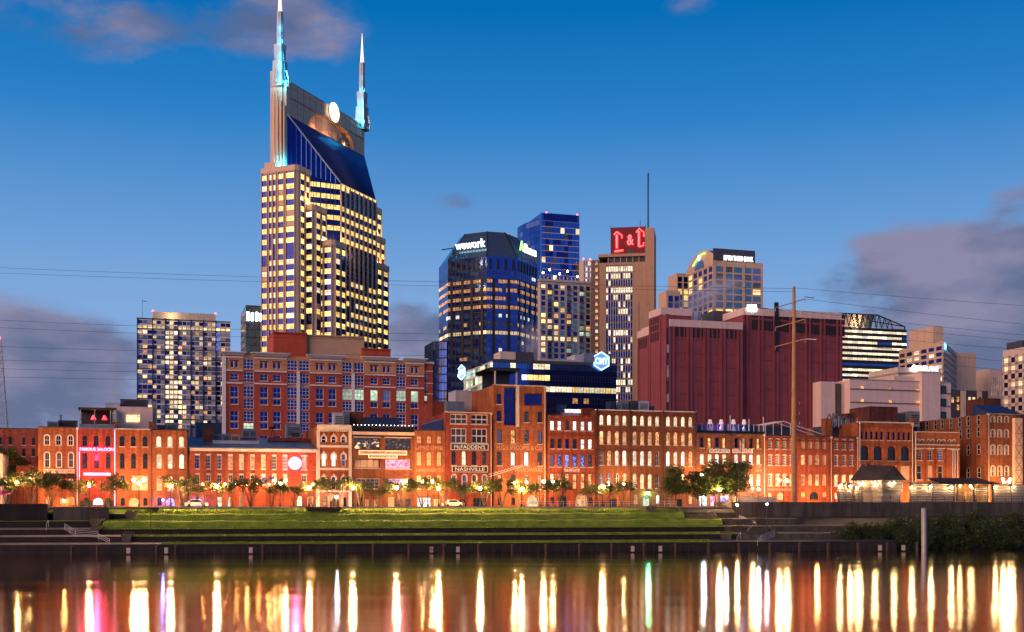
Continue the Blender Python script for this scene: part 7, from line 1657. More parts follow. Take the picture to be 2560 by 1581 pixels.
def palisade(zx0, zx1, y0, V, n, label, depth=.3):
    a, b = fort_pos(zx0, V), fort_pos(zx1, V); d = b - a; e = empty('log_wall', (a.x, a.y, ZP), math.atan2(d.y, d.x), label, 'log wall'); h = Z_at(980 + y0 / SC, (a.y + b.y) / 2) - ZP; log_wall(e, (0, 0), (d.length, 0), 0, h, n); mb = MB(); mb.box(-.1, d.length + .1, -.06, .4, h + .002, h + .12, MAT['log_wood']); mb.build('capping', e); mb = MB()
    for x in (.1, d.length / 2, d.length - .1): mb.box(x - .12, x + .12, -.16, -.03, 0, h, MAT['log_wood'])
    mb.build('post', e); return e
palisade(190, 308, 786, -11.5, 11, 'small log pen at the left end of the fort'); palisade(326, 398, 822, -10.6, 9, 'short set-back piece of log wall left of the blockhouse')
palisade(806, 1188, 782, -11.3, 11, 'long log wall between the blockhouse and the open shelter'); palisade(1520, 1830, 800, -11.0, 11, 'log wall at the right end of the fort')
a = fort_pos(308, -11.5); b = fort_pos(322, -8.5); e = empty('log_wall', (a.x, a.y, ZP), math.atan2((b - a).y, (b - a).x), 'receding side of the small log pen', 'log wall'); log_wall(e, (0, 0), ((b - a).length, 0), 0, 3.4, 11)
# open shelter
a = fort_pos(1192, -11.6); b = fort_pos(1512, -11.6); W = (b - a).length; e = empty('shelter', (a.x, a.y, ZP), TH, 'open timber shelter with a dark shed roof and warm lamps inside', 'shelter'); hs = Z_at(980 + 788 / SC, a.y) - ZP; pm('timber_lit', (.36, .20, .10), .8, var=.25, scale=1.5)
mb = MB(); mb.raw([(-4.6, -1.2, hs), (W + .8, -1.2, hs + .1), (W + .2, 5.0, hs + 1.3), (-3.0, 5.0, hs + 1.2), (-4.6, -1.2, hs - .18), (W + .8, -1.2, hs - .08), (W + .2, 5, hs + 1.1), (-3, 5, hs + 1.0)], [(0, 1, 2, 3), (4, 5, 1, 0), (5, 6, 2, 1), (7, 6, 5, 4), (0, 3, 7, 4)], MAT['shingle_dark']); mb.build('roof', e)
for x in (.1, W * .47, W - .25):
    mb = MB(); mb.box(x, x + .3, -.4, -.1, 0, hs, MAT['log_wood']); mb.build('post', e)
for k in range(11): mb = MB(); x = -.2 + k * W / 10; mb.bar((x, -.8, hs - .25), (x + .3, 4.6, hs + .85), .12, MAT['timber_lit']); mb.build('rafter', e)
mb = MB(); mb.box(0, W, 4.4, 4.6, 0, hs + .8, MAT['timber_lit']); mb.bar((.4, 3.9, hs - .2), (3.2, 4.3, .8), .35, MAT['timber_lit']); mb.bar((W * .3, 3.9, hs), (W * .5, 4.2, 1.0), .3, MAT['timber_lit']); mb.build('back_wall', e); mb = MB()
log_wall(e, (W * .66, 1.2), (W - .2, 1.2), 0, hs - .6, 8, 'side_wall')
for x in (1.2, 3.6, 6.2): mb.box(x, x + 1.7, 1.0, 2.6, 0, 1.7 + .4 * (x > 3), MAT['timber_lit'])
mb.build('counter', e)
for x, z in ((1.9, hs - .5), (4.4, hs - .5), (5.0, hs - .9)): put('bulb', globe_mesh(.13, 'bulb'), e, (x, .8, z))
FG = 'small bright lamps on the log walls of the fort'
for i, (zx, zy, V, lb) in enumerate(((205, 812, -11.9, 'left lamp on the small log pen'), (296, 812, -11.9, 'right lamp on the small log pen'), (352, 826, -11.0, 'lamp on the set-back log wall'), (822, 822, -11.7, 'left lamp on the long log wall'), (985, 818, -11.7, 'middle lamp on the long log wall'), (1163, 820, -11.7, 'right lamp on the long log wall'), (1540, 822, -11.4, 'left lamp on the log wall at the right end'), (1696, 820, -11.4, 'right lamp on the log wall at the right end'))):
    q = fort_pos(zx, V - .25); wall_lamp((q.x, q.y, Z_at(980 + zy / SC, q.y)), lb, 'bulb', .15, FG)
e0 = Vector((p.x, p.y, ZP)); ca, sa = math.cos(RAD(32)), math.sin(RAD(32))
for (lx_, ly_, rz, lb) in ((RW * .48, -.42, RAD(32), 'lamp on the gable side of the blockhouse'), (-.42, LW * .2, RAD(32) - math.pi / 2, 'nearer lamp on the long side of the blockhouse'), (-.42, LW * .72, RAD(32) - math.pi / 2, 'farther lamp on the long side of the blockhouse')):
    wall_lamp(e0 + Vector((lx_ * ca - ly_ * sa, lx_ * sa + ly_ * ca, z2 - .75)), lb, 'bulb', .14, FG, rz)
u0, u1 = U_at(1895, -13.8), U_at(2640, -13.8); q = W2(u0, -13.8); e = empty('railing', (q.x, q.y, ZP), TH, 'thin dark railing along the top of the retaining wall', 'railing'); mb = MB(); L_ = u1 - u0
for k in range(34):
    mb = MB(); x = k * L_ / 33; mb.box(x - .035, x + .035, -.03, .03, 0, 1.1, MAT['dark_metal'])
    put('post', WCACHE.setdefault('rpost', MB().box(-.035, .035, -.03, .03, 0, 1.1, MAT['dark_metal']).mesh('post')), e, (x, 0, 0))
for z in (.4, .75, 1.08): mb = MB(); mb.box(0, L_, -.02, .02, z, z + .04, MAT['dark_metal']); mb.build('rail', e)
slab(1838, 1944, -9.0, -8.2, ZP, ZP + .95, 'cream_stone', 'parapet_wall', 'low pale parapet below the blue-white floodlight')

# timber pole and wires
pp = on_px(1985, -12.0); e = empty('utility_pole', (pp.x, pp.y, ZP), 0, 'tall timber transmission pole with three pairs of slanting arms', 'utility pole')
hz = lambda py: Z_at(py, pp.y) - ZP
mb = MB(); mb.lathe([(.60, 0), (.58, hz(1235)), (.50, hz(1050)), (.40, hz(860)), (.29, hz(717)), (0, hz(716))], MAT['wood_pole'], 12); mb.build('pole', e); mb = MB()
for k in range(36): z = hz(1130) + k * (hz(728) - hz(1130)) / 36; r = .56 - .24 * k / 36; mb.box(-r - .16, -r + .05, -.03, .03, z, z + .05, MAT['dark_metal'])
mb.build('step_bolt', e)
arms = []
for py, dx, dy, dz in ((756, 1.0, -2.1, .35), (806, 1.2, -2.3, .45), (855, 1.1, -2.2, .25)):
    z = hz(py); a = Vector((-2.6, 4.6, z - .35)); b = Vector((1.5, -2.6, z + .2)); mb = MB(); mb.bar(a, b, .15, MAT['wood_pole'] if py > 780 else MAT['brown_metal']); mb.build('crossarm', e); arms.append((a, b)); mb = MB()
    for q in (a, b, b * .5): 
        for k in range(4): mb.lathe([(.06, q.z - .18 - k * .14), (.13, q.z - .22 - k * .14), (.06, q.z - .26 - k * .14)], MAT['pale_metal'], 6, q.x, q.y)
    mb.build('insulator', e)
mb = MB(); z = hz(852); mb.bar((1.6, -2.4, z), (3.6, -3.0, z - .2), .13, MAT['pale_metal']); mb.bar((1.4, -2.6, hz(748)), (3.2, -3.0, hz(752)), .12, MAT['dark_metal']); mb.build('insulator_string', e)
def P3(px, py, Y): return Vector(((px - 1280) / F * Y, Y, Z_at(py, Y)))
def wire(a, b, sag, label, r=.035, group='overhead power lines'):
    a, b = Vector(a), Vector(b); mb = MB(); mb.tube([(a + (b - a) * k / 24 - Vector((0, 0, sag * 4 * (k / 24) * (1 - k / 24)))) - a for k in range(25)], r, MAT['dark_metal'], 4, False); o = mb.build('power_line', None, a); meta(o, label, 'power line', group)
base = Vector((pp.x, pp.y, ZP)); top = base + Vector((0, 0, hz(720)))
for a, b, lb, s in ((top, P3(3400, 800, 330), 'topmost power line running right from the pole top', 1.2), (base + arms[0][1], P3(3400, 868, 300), 'upper power line running right from the top arm', 1.5), (base + arms[0][0], P3(3400, 893, 310), 'second power line running right from the top arm', 1.5), (base + arms[1][1], P3(3400, 905, 300), 'power line running right from the middle arm, front strand', 1.2), (base + arms[1][0], P3(3400, 922, 310), 'power line running right from the middle arm, rear strand', 1.2), (base + arms[2][1], P3(3400, 970, 300), 'lowest power line running right, front strand', 1.2), (base + arms[2][0], P3(3400, 985, 310), 'lowest power line running right, rear strand', 1.2)): wire(a, b, s, lb, .03)
for py0, py1, lb in ((664, 722, 'topmost power line across the left sky'), (678, 730, 'second power line across the left sky'), (793, 838, 'third power line across the left sky'), (812, 855, 'fourth power line across the left sky'), (862, 890, 'fifth power line across the left sky'), (898, 915, 'sixth power line across the left sky'), (920, 935, 'seventh power line across the left sky'), (942, 950, 'lowest power line across the left sky')): wire(P3(-300, py0 - 8, 300), P3(1985 if py0 < 700 else 1250, py1, 205 if py0 < 700 else 262), .8, lb, .03 if py0 < 700 else .035)
# lattice mast at the left edge
c = P3(-2, 1068, 330); zt = Z_at(850, 330) - c.z; e = empty('lattice_tower', (c.x, c.y, ZS), TH, 'pale steel lattice mast cut off by the left edge', 'lattice mast'); b0 = c.z - ZS; legs = []
mb = MB(); H_ = b0 + zt
for sx_, sy_ in ((-1, -1), (1, -1), (1, 1), (-1, 1)): mb.bar((sx_ * 3.4, sy_ * 3.4, 0), (sx_ * .5, sy_ * .5, H_), .22, MAT['pale_metal']); legs.append((sx_, sy_))
mb.build('leg', e); mb = MB(); w_at = lambda z: 3.4 + (.5 - 3.4) * z / H_
for k in range(16):
    za, zb = H_ * k / 16, H_ * (k + 1) / 16; wa, wb = w_at(za), w_at(zb)
    for i in range(4):
        a, b = legs[i], legs[(i + 1) % 4]; mb.bar((a[0] * wa, a[1] * wa, za), (b[0] * wb, b[1] * wb, zb), .12, MAT['pale_metal']); mb.bar((b[0] * wa, b[1] * wa, za), (a[0] * wb, a[1] * wb, zb), .12, MAT['pale_metal']); mb.bar((a[0] * wa, a[1] * wa, za), (b[0] * wa, b[1] * wa, za), .12, MAT['pale_metal'])
mb.build('bracing', e); mb = MB(); mb.lathe([(0, H_), (.3, H_ + .2), (.3, H_ + .8), (0, H_ + 1)], MAT['beacon_red'], 6); mb.build('beacon', e)

# water's edge: fender posts, mesh railing, white markers, piles
PG = 'dark timber fender posts along the river wall'; poss = [(2, 0), (3, 187), (3, 492), (3, 793), (3, 1090), (3, 1380), (3, 1670), (4, 445), (4, 722), (4, 1000), (4, 1270), (4, 1555), (5, 510), (5, 775), (5, 1030), (5, 1275), (5, 1533), (6, 615), (6, 870), (2, 1075), (2, 1385), (2, 750), (1, 840), (1, 1350), (1, 620)]
POST = MB(); POST.lathe([(.26, -1.5), (.26, 1.15), (.30, 1.2), (.30, 1.32), (.18, 1.42), (0, 1.44)], pm('fender_wood', (.06, .035, .028), .85, var=.35), 8); POST.box(-.32, .32, -.05, .05, .3, .42, MAT['dark_metal']); POSTM = POST.mesh('post'); xs_ = sorted(ZOOM[a][0] + b / SC for a, b in poss)
for i, px in enumerate(xs_):
    X = TX(px, .03); Y = TY(.03, X); o = put('fender_post', POSTM, None, (X, Y, 0), (0, 0, i * .7)); meta(o, 'dark timber fender post in the river, ' + ('%s from the left along the river wall' % ('leftmost second third fourth fifth sixth seventh eighth ninth tenth eleventh twelfth thirteenth fourteenth fifteenth sixteenth seventeenth eighteenth nineteenth twentieth twenty-first twenty-second twenty-third twenty-fourth twenty-fifth'.split()[i])), 'post', PG)
MK = MB(); MK.box(-.26, .26, -.12, .12, -.05, .80, MAT['stone_grey']); MK.box(-.04, .04, .02, .1, -1.5, .1, MAT['dark_metal'])
mkm = MK.mesh('board'); mks = [(1, 1108, 'before the left end of the lawn'), (1, 1433, 'second from the left'), (2, 646, 'below the long two-storey building'), (3, 683, 'bearing a black letter B'), (3, 911, 'below the dark red pub front'), (4, 897, 'below the left third of the five-storey warehouse'), (4, 1135, 'below the right part of the five-storey warehouse'), (5, 1713, 'left of the two before the dark right bank'), (6, 746, 'nearest the steel pile')]
for i, (zi, zx, lb) in enumerate(mks):
    px = ZOOM[zi][0] + zx / SC; X = TX(px, .01); Y = TY(.01, X) - .3; e = empty('marker_board', (X, Y, .25), 0, 'small white marker board in the shallows, ' + lb, 'marker', 'white marker boards in the shallows'); put('board', mkm, e)
    if zx == 683: put('letter', text_mesh('B', .62, MAT['ink_black'], .01), e, (0, -.13, .4))
a_ = TX(440, .06); b_ = TX(2110, .06); e = empty('river_railing', (a_, TY(.06, a_), 0), math.atan2(TY(.06, b_) - TY(.06, a_), b_ - a_), 'low dark mesh railing along the drowned river walk', 'railing'); L_ = math.hypot(b_ - a_, TY(.06, b_) - TY(.06, a_)); N_ = 74
for k in range(N_ + 1): put('post', WCACHE.setdefault('rpost2', MB().box(-.03, .03, -.03, .03, -.6, .95, MAT['dark_metal']).mesh('post')), e, (k * L_ / N_, 0, 0))
for z in (.3, .6, .92): mb = MB(); mb.box(0, L_, -.02, .02, z, z + .035, MAT['dark_metal']); mb.build('rail', e)
X = TX(2040 + 928 / SC, -.08); Y = TY(-.08, X); e = empty('steel_pile', (X, Y, -1.5), 0, 'tall pale steel mooring pile standing in the river at right', 'pile'); zt = Z_at(980 + 998 / SC, Y) + 1.5; mb = MB(); mb.lathe([(.40, 0), (.40, zt - .1), (.34, zt), (0, zt)], pm('pile_steel', (.40, .36, .36), .45, .2, streak=.4), 14); mb.build('shaft', e); mb = MB(); mb.box(.30, .48, -.3, -.12, .2, zt - .2, MAT['dark_metal']); mb.build('guide', e)
X = TX(2040 + 871 / SC, .02); Y = TY(.02, X); e = empty('mast', (X, Y, -.5), 0, 'thin dark post rising from the river left of the steel pile', 'mast'); mb = MB(); mb.tube([(0, 0, 0), (0, 0, Z_at(980 + 950 / SC, Y) + .5)], .05, MAT['dark_metal'], 6); mb.build('post', e); mb = MB(); mb.lathe([(.2, 0), (.2, 1.4), (.12, 1.6), (0, 1.6)], MAT['fender_wood'], 8); mb.build('base', e)
X = TX(1295 / SC, .4); Y = TY(.4, X); e = empty('mast', (X, Y, 1.0), 0, 'thin dark post among the terraces at left', 'mast'); mb = MB(); mb.tube([(0, 0, 0), (0, 0, Z_at(980 + 1035 / SC, Y) - 1.0)], .045, MAT['dark_metal'], 6); mb.build('post', e); mb = MB(); mb.lathe([(.16, 0), (.16, .2), (.05, .3)], MAT['dark_metal'], 8); mb.build('base', e)
# dark timber platform on the lawn
X0, X1 = TX(764, .93), TX(855, .93); Y = TY(.9, X0); w = X1 - X0; e = empty('timber_platform', (X0, Y, 5.9), RAD(8), 'dark stacked timber platform sunk into the top of the lawn', 'platform'); mb = MB()
for k, (ins, z0, z1) in enumerate(((.5, 0, .45), (.2, .5, .82), (-.1, .9, 1.2))): mb = MB(); mb.box(ins + .3, w - ins * 1.6, -.2 + ins, 3.0, z0, z1, MAT['wood_dark']); mb.build('deck', e)

# vehicles behind the lawn edge
def car(loc, rz, paint, label, sc=1.0):
    e = empty('parked_car', loc, rz, label, 'car'); e.scale = (.85, .9, .95); pf = [(-2.25, .35), (-2.25, .85), (-1.7, .98), (-1.0, 1.42), (.55, 1.45), (1.25, .98), (2.1, .86), (2.28, .6), (2.28, .32)]
    mb = MB(); n = len(pf)
    mb.raw([(x, y * (.80 if z > 1.1 else .92), z) for y in (-1, 1) for x, z in pf], [tuple(range(n))[::-1], tuple(range(n, 2 * n))] + [(i, (i + 1) % n, n + (i + 1) % n, n + i) for i in range(n)], MAT[paint]); mb.build('body', e)
    mb = MB(); 
    for s in (-1, 1): mb.face([(-1.35, s * .93, 1.0), (-.95, s * .85, 1.36), (.5, s * .85, 1.38), (1.0, s * .93, 1.0)], MAT['g_dark'])
    mb.face([(.60, -.72, 1.42), (.60, .72, 1.42), (1.24, .82, 1.0), (1.24, -.82, 1.0)], MAT['g_dark']); mb.build('window', e)
    for x in (-1.4, 1.4):
        for y in (-.86, .86): mb = MB(); mb.tube([(x, y - .1, .33), (x, y + .1, .33)], .33, MAT['black_paint'], 12); mb.build('wheel', e)
    for y in (-.6, .6): mb = MB(); mb.box(2.2, 2.3, y - .2, y + .2, .6, .75, MAT['ink_white']); mb.build('headlight', e)
p = PT(3, 868, 990, -6.9); car((p.x, p.y, 7.0), TH, pm('car_white', (.66, .60, .55), .3, var=.04) and 'car_white', 'white car parked on the street before the dark red pub')
p = PT(2, 175, 985, -7.4); car((p.x, p.y, 7.0), TH, 'car_white', 'pale car parked before the blue-lit archway')
# parasol at the left edge, cafe umbrella, planters, booths
p = PT(1, 5, 940, -8.5); e = empty('parasol', (p.x, p.y, 7.1), 0, 'pink parasol at the left edge of the street', 'parasol'); mb = MB(); mb.tube([(0, 0, 0), (0, 0, 2.6)], .04, MAT['dark_metal'], 6); mb.build('pole', e); mb = MB(); mb.lathe([(1.7, 2.0), (1.0, 2.45), (0, 2.8)], pm('parasol_pink', (.55, .06, .25), .8), 10); mb.build('canopy', e)
for zi, zx, w, lb in ((1, 735, 2.0, 'dark planter box before the saloon, left one'), (1, 932, 1.4, 'dark planter box before the saloon, right one'), (2, 1368, 1.6, 'dark purple kiosk box before the ornate front')):
    p = PT(zi, zx, 975, -8.8); e = empty('planter', (p.x - w / 2, p.y, 7.14), TH, lb, 'planter'); mb = MB(); mb.box(0, w, 0, .9, 0, .9, MAT['wood_dark']); mb.box(-.06, w + .06, -.06, .96, .9, 1.0, MAT['wood_dark']); mb.build('box', e); mb = MB(); leaves(mb, random.Random(zx), [((w / 2, .4, 1.15), .5)], 60, .12, 'leaf_dark'); mb.build('planting', e)
u0 = U_at(1300, -11.9); u1 = U_at(1690, -11.9); q = W2(u0, -11.9); e = empty('railing', (q.x, q.y, 7.14), TH, 'pale street railing before the five-storey warehouse', 'railing'); L_ = u1 - u0
for k in range(27): put('post', WCACHE.setdefault('rpost3', MB().box(-.03, .03, -.03, .03, 0, 1.0, MAT['pale_metal']).mesh('post')), e, (k * L_ / 26, 0, 0))
for z in (.5, .95): mb = MB(); mb.box(0, L_, -.02, .02, z, z + .04, MAT['pale_metal']); mb.build('rail', e)

# ================================================================== ROOFTOPS OF THE ROW
def unit(b, x0, x1, y0, y1, d, mat, label, name='roof_unit', cat='roof equipment', depth=3.0, slats=True):
    """box-shaped plant on a roof, d metres behind the front"""
    V = b.V + d; px0, px1 = b.px(x0), b.px(x1); u0, u1 = U_at(px0, V), U_at(px1, V); p = W2(u0, V); Yc = p.y; z0, z1 = Z_at(b.oy + y1 / b.sc, Yc), Z_at(b.oy + y0 / b.sc, Yc)
    e = empty(name, (p.x, p.y, z0), TH, label, cat); w = u1 - u0; h = z1 - z0; mb = MB(); mb.box(0, w, 0, depth, 0, h, MAT[mat]); mb.build('casing', e)
    mb = MB(); mb.box(-.06, w + .06, -.06, depth + .06, h, h + .1, MAT[mat])
    if slats:
        for k in range(5): mb.box(w * .12, w * .88, -.06, -.004, h * (.2 + .13 * k), h * (.26 + .13 * k), MAT['dark_metal'])
    mb.build('trim', e); return e
unit(B, 405, 500, 258, 306, 5, 'grey_metal', 'grey plant box on the roof of the cafe front'); unit(B, 500, 660, 248, 306, 7, 'dark_slate', 'dark jumbled plant room on the roof of the cafe front'); unit(B, 515, 530, 203, 262, 7, 'grey_metal', 'slim flue on the roof of the cafe front', slats=False, depth=.5, name='flue')
for x0, x1, lb in ((962, 1014, 'left'), (1279, 1328, 'right')):
    unit(Dn, x0, x1, 262, 320, 1.2, 'brick_orange', lb + ' squat brick chimney on the roof of the unlit tan front', 'chimney', 'chimney', 1.2, False)
e = unit(C, 680, 992, 280, 318, .4, 'grey_metal', 'grey parapet panel of the saloon roof terrace', 'roof_parapet', 'parapet', .2, False)
# roof terrace pavilion of the saloon
V = 2.0; u0, u1 = U_at(C.px(683), V), U_at(C.px(992), V); p = W2(u0, V); e = empty('roof_pavilion', (p.x, p.y, ZS + C.h), TH, 'open rooftop bar with a dark flat roof and two red lamps over the saloon', 'pavilion'); zz_ = lambda y: Z_at(980 + y / SC, p.y) - ZS - C.h; w = u1 - u0
mb = MB(); mb.box(-.2, w + .1, -.5, 8, zz_(150), zz_(134), MAT['dark_metal']); mb.build('roof', e)
for x in (.1, 2.4, w - .9, w - .2): mb = MB(); mb.box(x, x + .14, 0, .14, 0, zz_(151), MAT['pale_metal']); mb.build('post', e)
mb = MB(); mb.box(0, w, 6.5, 6.7, 0, zz_(151), MAT['dark_slate']); mb.build('back_wall', e); mb = MB(); mb.box(w - .5, w + .1, .5, 6.4, 0, zz_(151), MAT['white_paint']); mb.build('side_wall', e)
mb = MB()
for k in range(16): x = k * w / 15; mb.box(x - .02, x + .02, -.32, -.28, 0, zz_(238), MAT['dark_metal'])
mb.box(0, w, -.34, -.27, zz_(240), zz_(236), MAT['dark_metal']); mb.build('railing', e)
for zx in (803, 898): mb = MB(); x = U_at(1 * zx / SC, V + 2) - u0; mb.tube([(x, 2, zz_(151)), (x, 2, zz_(195))], .03, MAT['dark_metal'], 4); mb.lathe([(.12, zz_(192)), (.5, zz_(232)), (0, zz_(232))], MAT['neon_red'], 10, x, 2); mb.build('pendant_lamp', e)
unit(Dn, 1005, 1312, 130, 330, 6, 'pale_block', 'pale rooftop storey behind the unlit tan front', 'roof_storey', 'roof storey', 12, False); unit(Dn, 1035, 1272, 66, 130, 9, 'dark_slate', 'dark penthouse on the pale rooftop storey', 'penthouse', 'penthouse', 8, True); unit(Dn, 905, 1030, 98, 135, 8, 'pale_metal', 'narrow pale box left of the rooftop storey', depth=5, slats=False)
unit(Dn, 1085, 1200, 200, 258, 5.7, 'lit_warm', 'lit window wall of the rooftop storey', 'window_wall', 'window', .25, False)
unit(Dn, 1308, 1345, 85, 330, 6.5, 'grey_metal', 'pale blue-grey stair wall right of the rooftop storey', 'stair_wall', 'wall', 8, False)
unit(E_, 1430, 1530, 268, 332, 7, 'grey_metal', 'grey cooling unit on the roof of the lit tan front'); unit(E_, 1350, 1425, 292, 332, 5, 'roof_blue', 'dark cooling unit on the roof of the lit tan front')
unit(Fb, 170, 395, 268, 480, 16, 'roof_blue', 'blue-black glazed roof storey behind the long building', 'roof_storey', 'roof storey', 6, False); unit(Fb, 240, 328, 310, 430, 7, 'brick_dark', 'dark brown box on the roof of the long building', depth=2, slats=False)
for x0, x1, y0, lb in ((320, 400, 366, 'first'), (402, 466, 366, 'second'), (470, 545, 370, 'third'), (570, 632, 320, 'fourth'), (634, 690, 322, 'fifth'), (948, 1072, 280, 'sixth'), (985, 1072, 340, 'seventh')): unit(Fb, x0, x1, y0, 425 if x0 < 560 else 395, 8 if x0 < 560 else 12, 'grey_metal' if x0 != 470 else 'beige_render', lb + ' cooling unit from the left on the pitched roof of the long building', depth=2)
unit(Fb, 318, 715, 420, 468, 4.5, 'pale_metal', 'long pale duct on the pitched roof of the long building', 'duct', 'duct', 1.2, False)
unit(Fb, 790, 1150, 400, 418, 8, 'brick_deep', 'red roof ridge kerb on the pitched roof of the long building', 'roof_kerb', 'kerb', 1, False)
e = empty('satellite_dish', PT(2, 830, 400, 8), TH, 'small dark dish on a tripod on the long building', 'dish'); mb = MB(); mb.lathe([(0, 1.7), (.5, 1.8), (.75, 2.1)], MAT['dark_metal'], 10); mb.build('dish', e); mb = MB()
for k in range(3): mb.bar((math.cos(k * 2.1) * .9, math.sin(k * 2.1) * .9, 0), (0, 0, 1.75), .07, MAT['dark_metal'])
mb.build('tripod', e)
unit(Gb, 1360, 1440, 182, 300, 9, 'pale_metal', 'white plant box behind the ornate front'); unit(Gb, 1440, 1490, 176, 300, 8, 'grey_metal', 'grey plant box behind the ornate front'); unit(Gb, 1492, 1612, 174, 300, 10, 'brick_brown', 'rough stone stair tower behind the music bar', 'stair_tower', 'tower', 5, False)
unit(Hb, 105, 408, 222, 300, 7, 'roof_blue', 'dark blue awning roof on the terrace of the music bar', 'roof_canopy', 'canopy', 5, False)
unit(Jb, 820, 965, 85, 182, 10, 'grey_metal', 'grey sheet-metal shed behind the dark red pub', 'roof_shed', 'shed', 6, False); unit(Jb, 890, 1035, -10, 165, 16, 'pale_metal', 'pale corrugated stair house behind the dark red pub', 'roof_shed', 'shed', 6, False); unit(Jb, 690, 840, 85, 330, 13, 'brick_deep', 'dark red party wall rising behind the narrow bricked-up front', 'party_wall', 'wall', 12, False)
u0 = U_at(Kb.px(1130), 7); p = W2(u0, 7); e = empty('roof_canopy', (p.x, p.y, ZS + Kb.h), TH, 'dark steel canopy over the roof terrace of the tallest brick front', 'canopy'); zk = lambda py: Z_at(py, p.y) - ZS - Kb.h; wk = U_at(1288, 7) - u0
mb = MB(); mb.box(.5, wk, -3, 8, zk(930), zk(922), MAT['black_paint']); mb.raw([(-3.0, -2, zk(940)), (.5, -3, zk(922)), (.5, 8, zk(922)), (-3.0, 8, zk(940))], [(0, 1, 2, 3), (3, 2, 1, 0)], MAT['black_paint']); mb.build('roof', e)
for x in (1.5, wk - .6): mb = MB(); mb.box(x, x + .25, -2.6, -2.3, -.3, zk(930), MAT['cream_stone']); mb.build('post', e)
mb = MB(); mb.box(.6, wk - .3, 3, 3.2, -.3, zk(930), MAT['dark_slate']); mb.build('back_wall', e)
unit(Lb, 240, 330, 112, 212, 6, 'roof_blue', 'blue tarpaulin shape on the roof of the blue-lit front', slats=False); unit(Lb, 325, 455, 154, 178, 4, 'lit_white', 'pale lit strip window on the roof of the blue-lit front', 'window_wall', 'window', .6, False); unit(Lb, 295, 440, 183, 208, 3, 'pale_metal', 'pale ledge on the roof of the blue-lit front', depth=1, slats=False); unit(Lb, 170, 575, 176, 214, 5, 'dark_slate', 'dark low roof storey of the blue-lit front', 'roof_storey', 'roof storey', 6, False); unit(Lb, 468, 578, 145, 214, 3, 'brick_deep', 'red sloped stair head on the roof of the blue-lit front', depth=4, slats=False)
for x0, x1, y0, m, lb in ((708, 750, 85, 'roof_blue', 'dark fan unit'), (800, 862, 85, 'grey_metal', 'round-topped cooling unit'), (885, 950, 80, 'dark_slate', 'dark cooling unit'), (950, 1040, 82, 'pale_metal', 'pale louvred cooling unit'), (1060, 1085, 125, 'dark_slate', 'small dark box')): unit(Mb_, x0, x1, y0, 165, 5, m, lb + ' on the roof of the five-storey warehouse', depth=2.5)
# lamp-shade lights and terrace over the billiards front
u0 = U_at(Nb.px(145), 2); p = W2(u0, 2); w = U_at(Nb.px(722), 2) - u0; e = empty('roof_terrace', (p.x, p.y, ZS + Nb.h), TH, 'rooftop terrace with white railing posts and violet light over the billiards front', 'terrace'); zn = lambda y: Z_at(980 + y / SC, p.y) - ZS - Nb.h
mb = MB(); mb.box(0, w, 3, 3.2, 0, zn(272), MAT['roof_blue']); mb.box(0, w, -.1, .05, -.2, zn(330), MAT['black_paint']); mb.build('screen', e)
for k in range(14): put('post', WCACHE.setdefault('npost', MB().box(-.05, .05, -.05, .05, 0, 1.9, MAT['white_paint']).mesh('post')), e, (k * w / 13, 0, .3))
for zx, y in ((432, 196), (593, 222), (716, 202)): mb = MB(); x = U_at(Nb.px(zx), 2) - u0; mb.tube([(x, 0, 0), (x, 0, zn(y))], .09, MAT['white_paint'], 6); mb.build('mast', e)
point('violet_light', e, (U_at(Nb.px(360), 2) - u0, 1.2, 1.6), (.45, .2, 1.0), 220, .3); point('violet_light', e, (U_at(Nb.px(560), 2) - u0, 1.2, 1.6), (.3, .35, 1.0), 140, .3)
for i, zx in enumerate((258, 354, 459, 551)):
    q = PT(5, zx, 330, 3.2); e2 = empty('lamp_shade_light', (q.x, q.y, ZS + Nb.h), 0, ['first', 'second', 'third', 'fourth'][i] + ' giant table-lamp from the left on the roof terrace', 'lamp', 'giant table lamps on the roof terrace'); s = Z_at(980 + 238 / SC, q.y) - ZS - Nb.h
    mb = MB(); mb.lathe([(.3, 0), (.35, s * .1), (.42, s * .3), (.15, s * .6), (.08, s * .7)], MAT['pale_metal'], 8); mb.build('base', e2); mb = MB(); mb.lathe([(.48, s * .70), (.30, s)], glow('shade_glow', (1.0, .70, .62), .42), 12); mb.build('shade', e2)
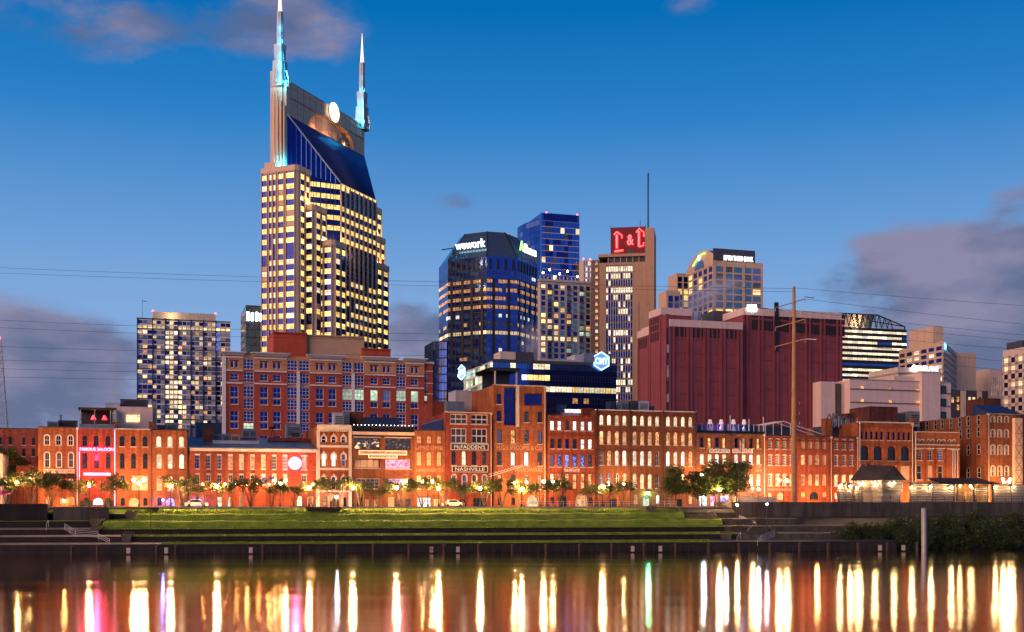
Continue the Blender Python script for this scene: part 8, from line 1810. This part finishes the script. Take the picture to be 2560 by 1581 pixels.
# pergola and roof gear over the long warehouse
u0 = U_at(Ob.px(735), 4); p = W2(u0, 4); w = U_at(Ob.px(1240), 4) - u0; e = empty('pergola', (p.x, p.y, ZS + Ob.h), TH, 'thin white steel pergola on the roof behind the timber pole', 'pergola'); zo = lambda y: Z_at(980 + y / SC, p.y) - ZS - Ob.h; mb = MB(); xm = w * .30
mb.bar((0, 0, zo(285)), (xm, 0, zo(250)), .18, MAT['white_paint']); mb.bar((xm, 0, zo(250)), (w, 0, zo(362)), .18, MAT['white_paint']); mb.bar((0, 4, zo(275)), (xm, 4, zo(245)), .14, MAT['white_paint']); mb.bar((xm, 4, zo(245)), (w, 4, zo(355)), .14, MAT['white_paint'])
for k in range(9): u = k / 8; mb.bar((xm * u, 0, zo(285 - 35 * u)), (xm * u, 4, zo(275 - 30 * u)), .1, MAT['white_paint'])
mb.build('beam', e); mb = MB()
for x in (0, w * .13, w * .27, w * .42): mb.tube([(x, 0, 0), (x, 0, zo(265))], .08, MAT['white_paint'], 6)
mb.build('post', e); unit(Ob, 1250, 1308, 232, 385, 2, 'brick_orange', 'square brick chimney on the roof of the long warehouse', 'chimney', 'chimney', 1.6, False); unit(Ob, 1440, 1502, 188, 385, 6, 'brick_dark', 'dark brown shaft on the roof of the long warehouse', 'chimney', 'chimney', 3, False); unit(Ob, 1310, 1520, 290, 385, 7, 'dark_slate', 'dark roof storey at the right end of the long warehouse', 'roof_storey', 'roof storey', 8, False); unit(Ob, 730, 1000, 300, 385, 9, 'dark_slate', 'dark set-back wall behind the white pergola', 'roof_storey', 'roof storey', 4, False)
q = PT(5, 1395, 290, 6); e = empty('duct_tangle', q, TH, 'tangle of silver ducts on the roof of the long warehouse', 'duct'); mb = MB(); rng = random.Random(5)
for k in range(9): x = -3.6 + k * .9; mb.tube([(x, 0, -.5), (x + rng.uniform(-.4, .4), .2, 1.0 + rng.random()), (x + .6, .3, 1.6 + rng.random()), (x + 1.3, .2, 1.2), (x + 1.2, 0, -.2)], .2, MAT['grey_metal'], 7)
mb.build('duct', e)
unit(Pb, 460, 702, 128, 300, 14, 'brick_dark', 'dark windowless stair block behind the arched orange front', 'stair_tower', 'tower', 8, False); unit(Pb, 812, 890, 170, 300, 18, 'grey_metal', 'pale cooling house behind the low orange front', depth=6); unit(Pb, 720, 812, 190, 300, 20, 'dark_slate', 'dark sloping plant behind the low orange front', depth=6, slats=False)
unit(Rb, 1445, 1588, 58, 200, 10, 'brick_dark', 'dark square lift house on the tall brown warehouse', 'lift_house', 'tower', 6, False)
print('objects', len(bpy.data.objects))
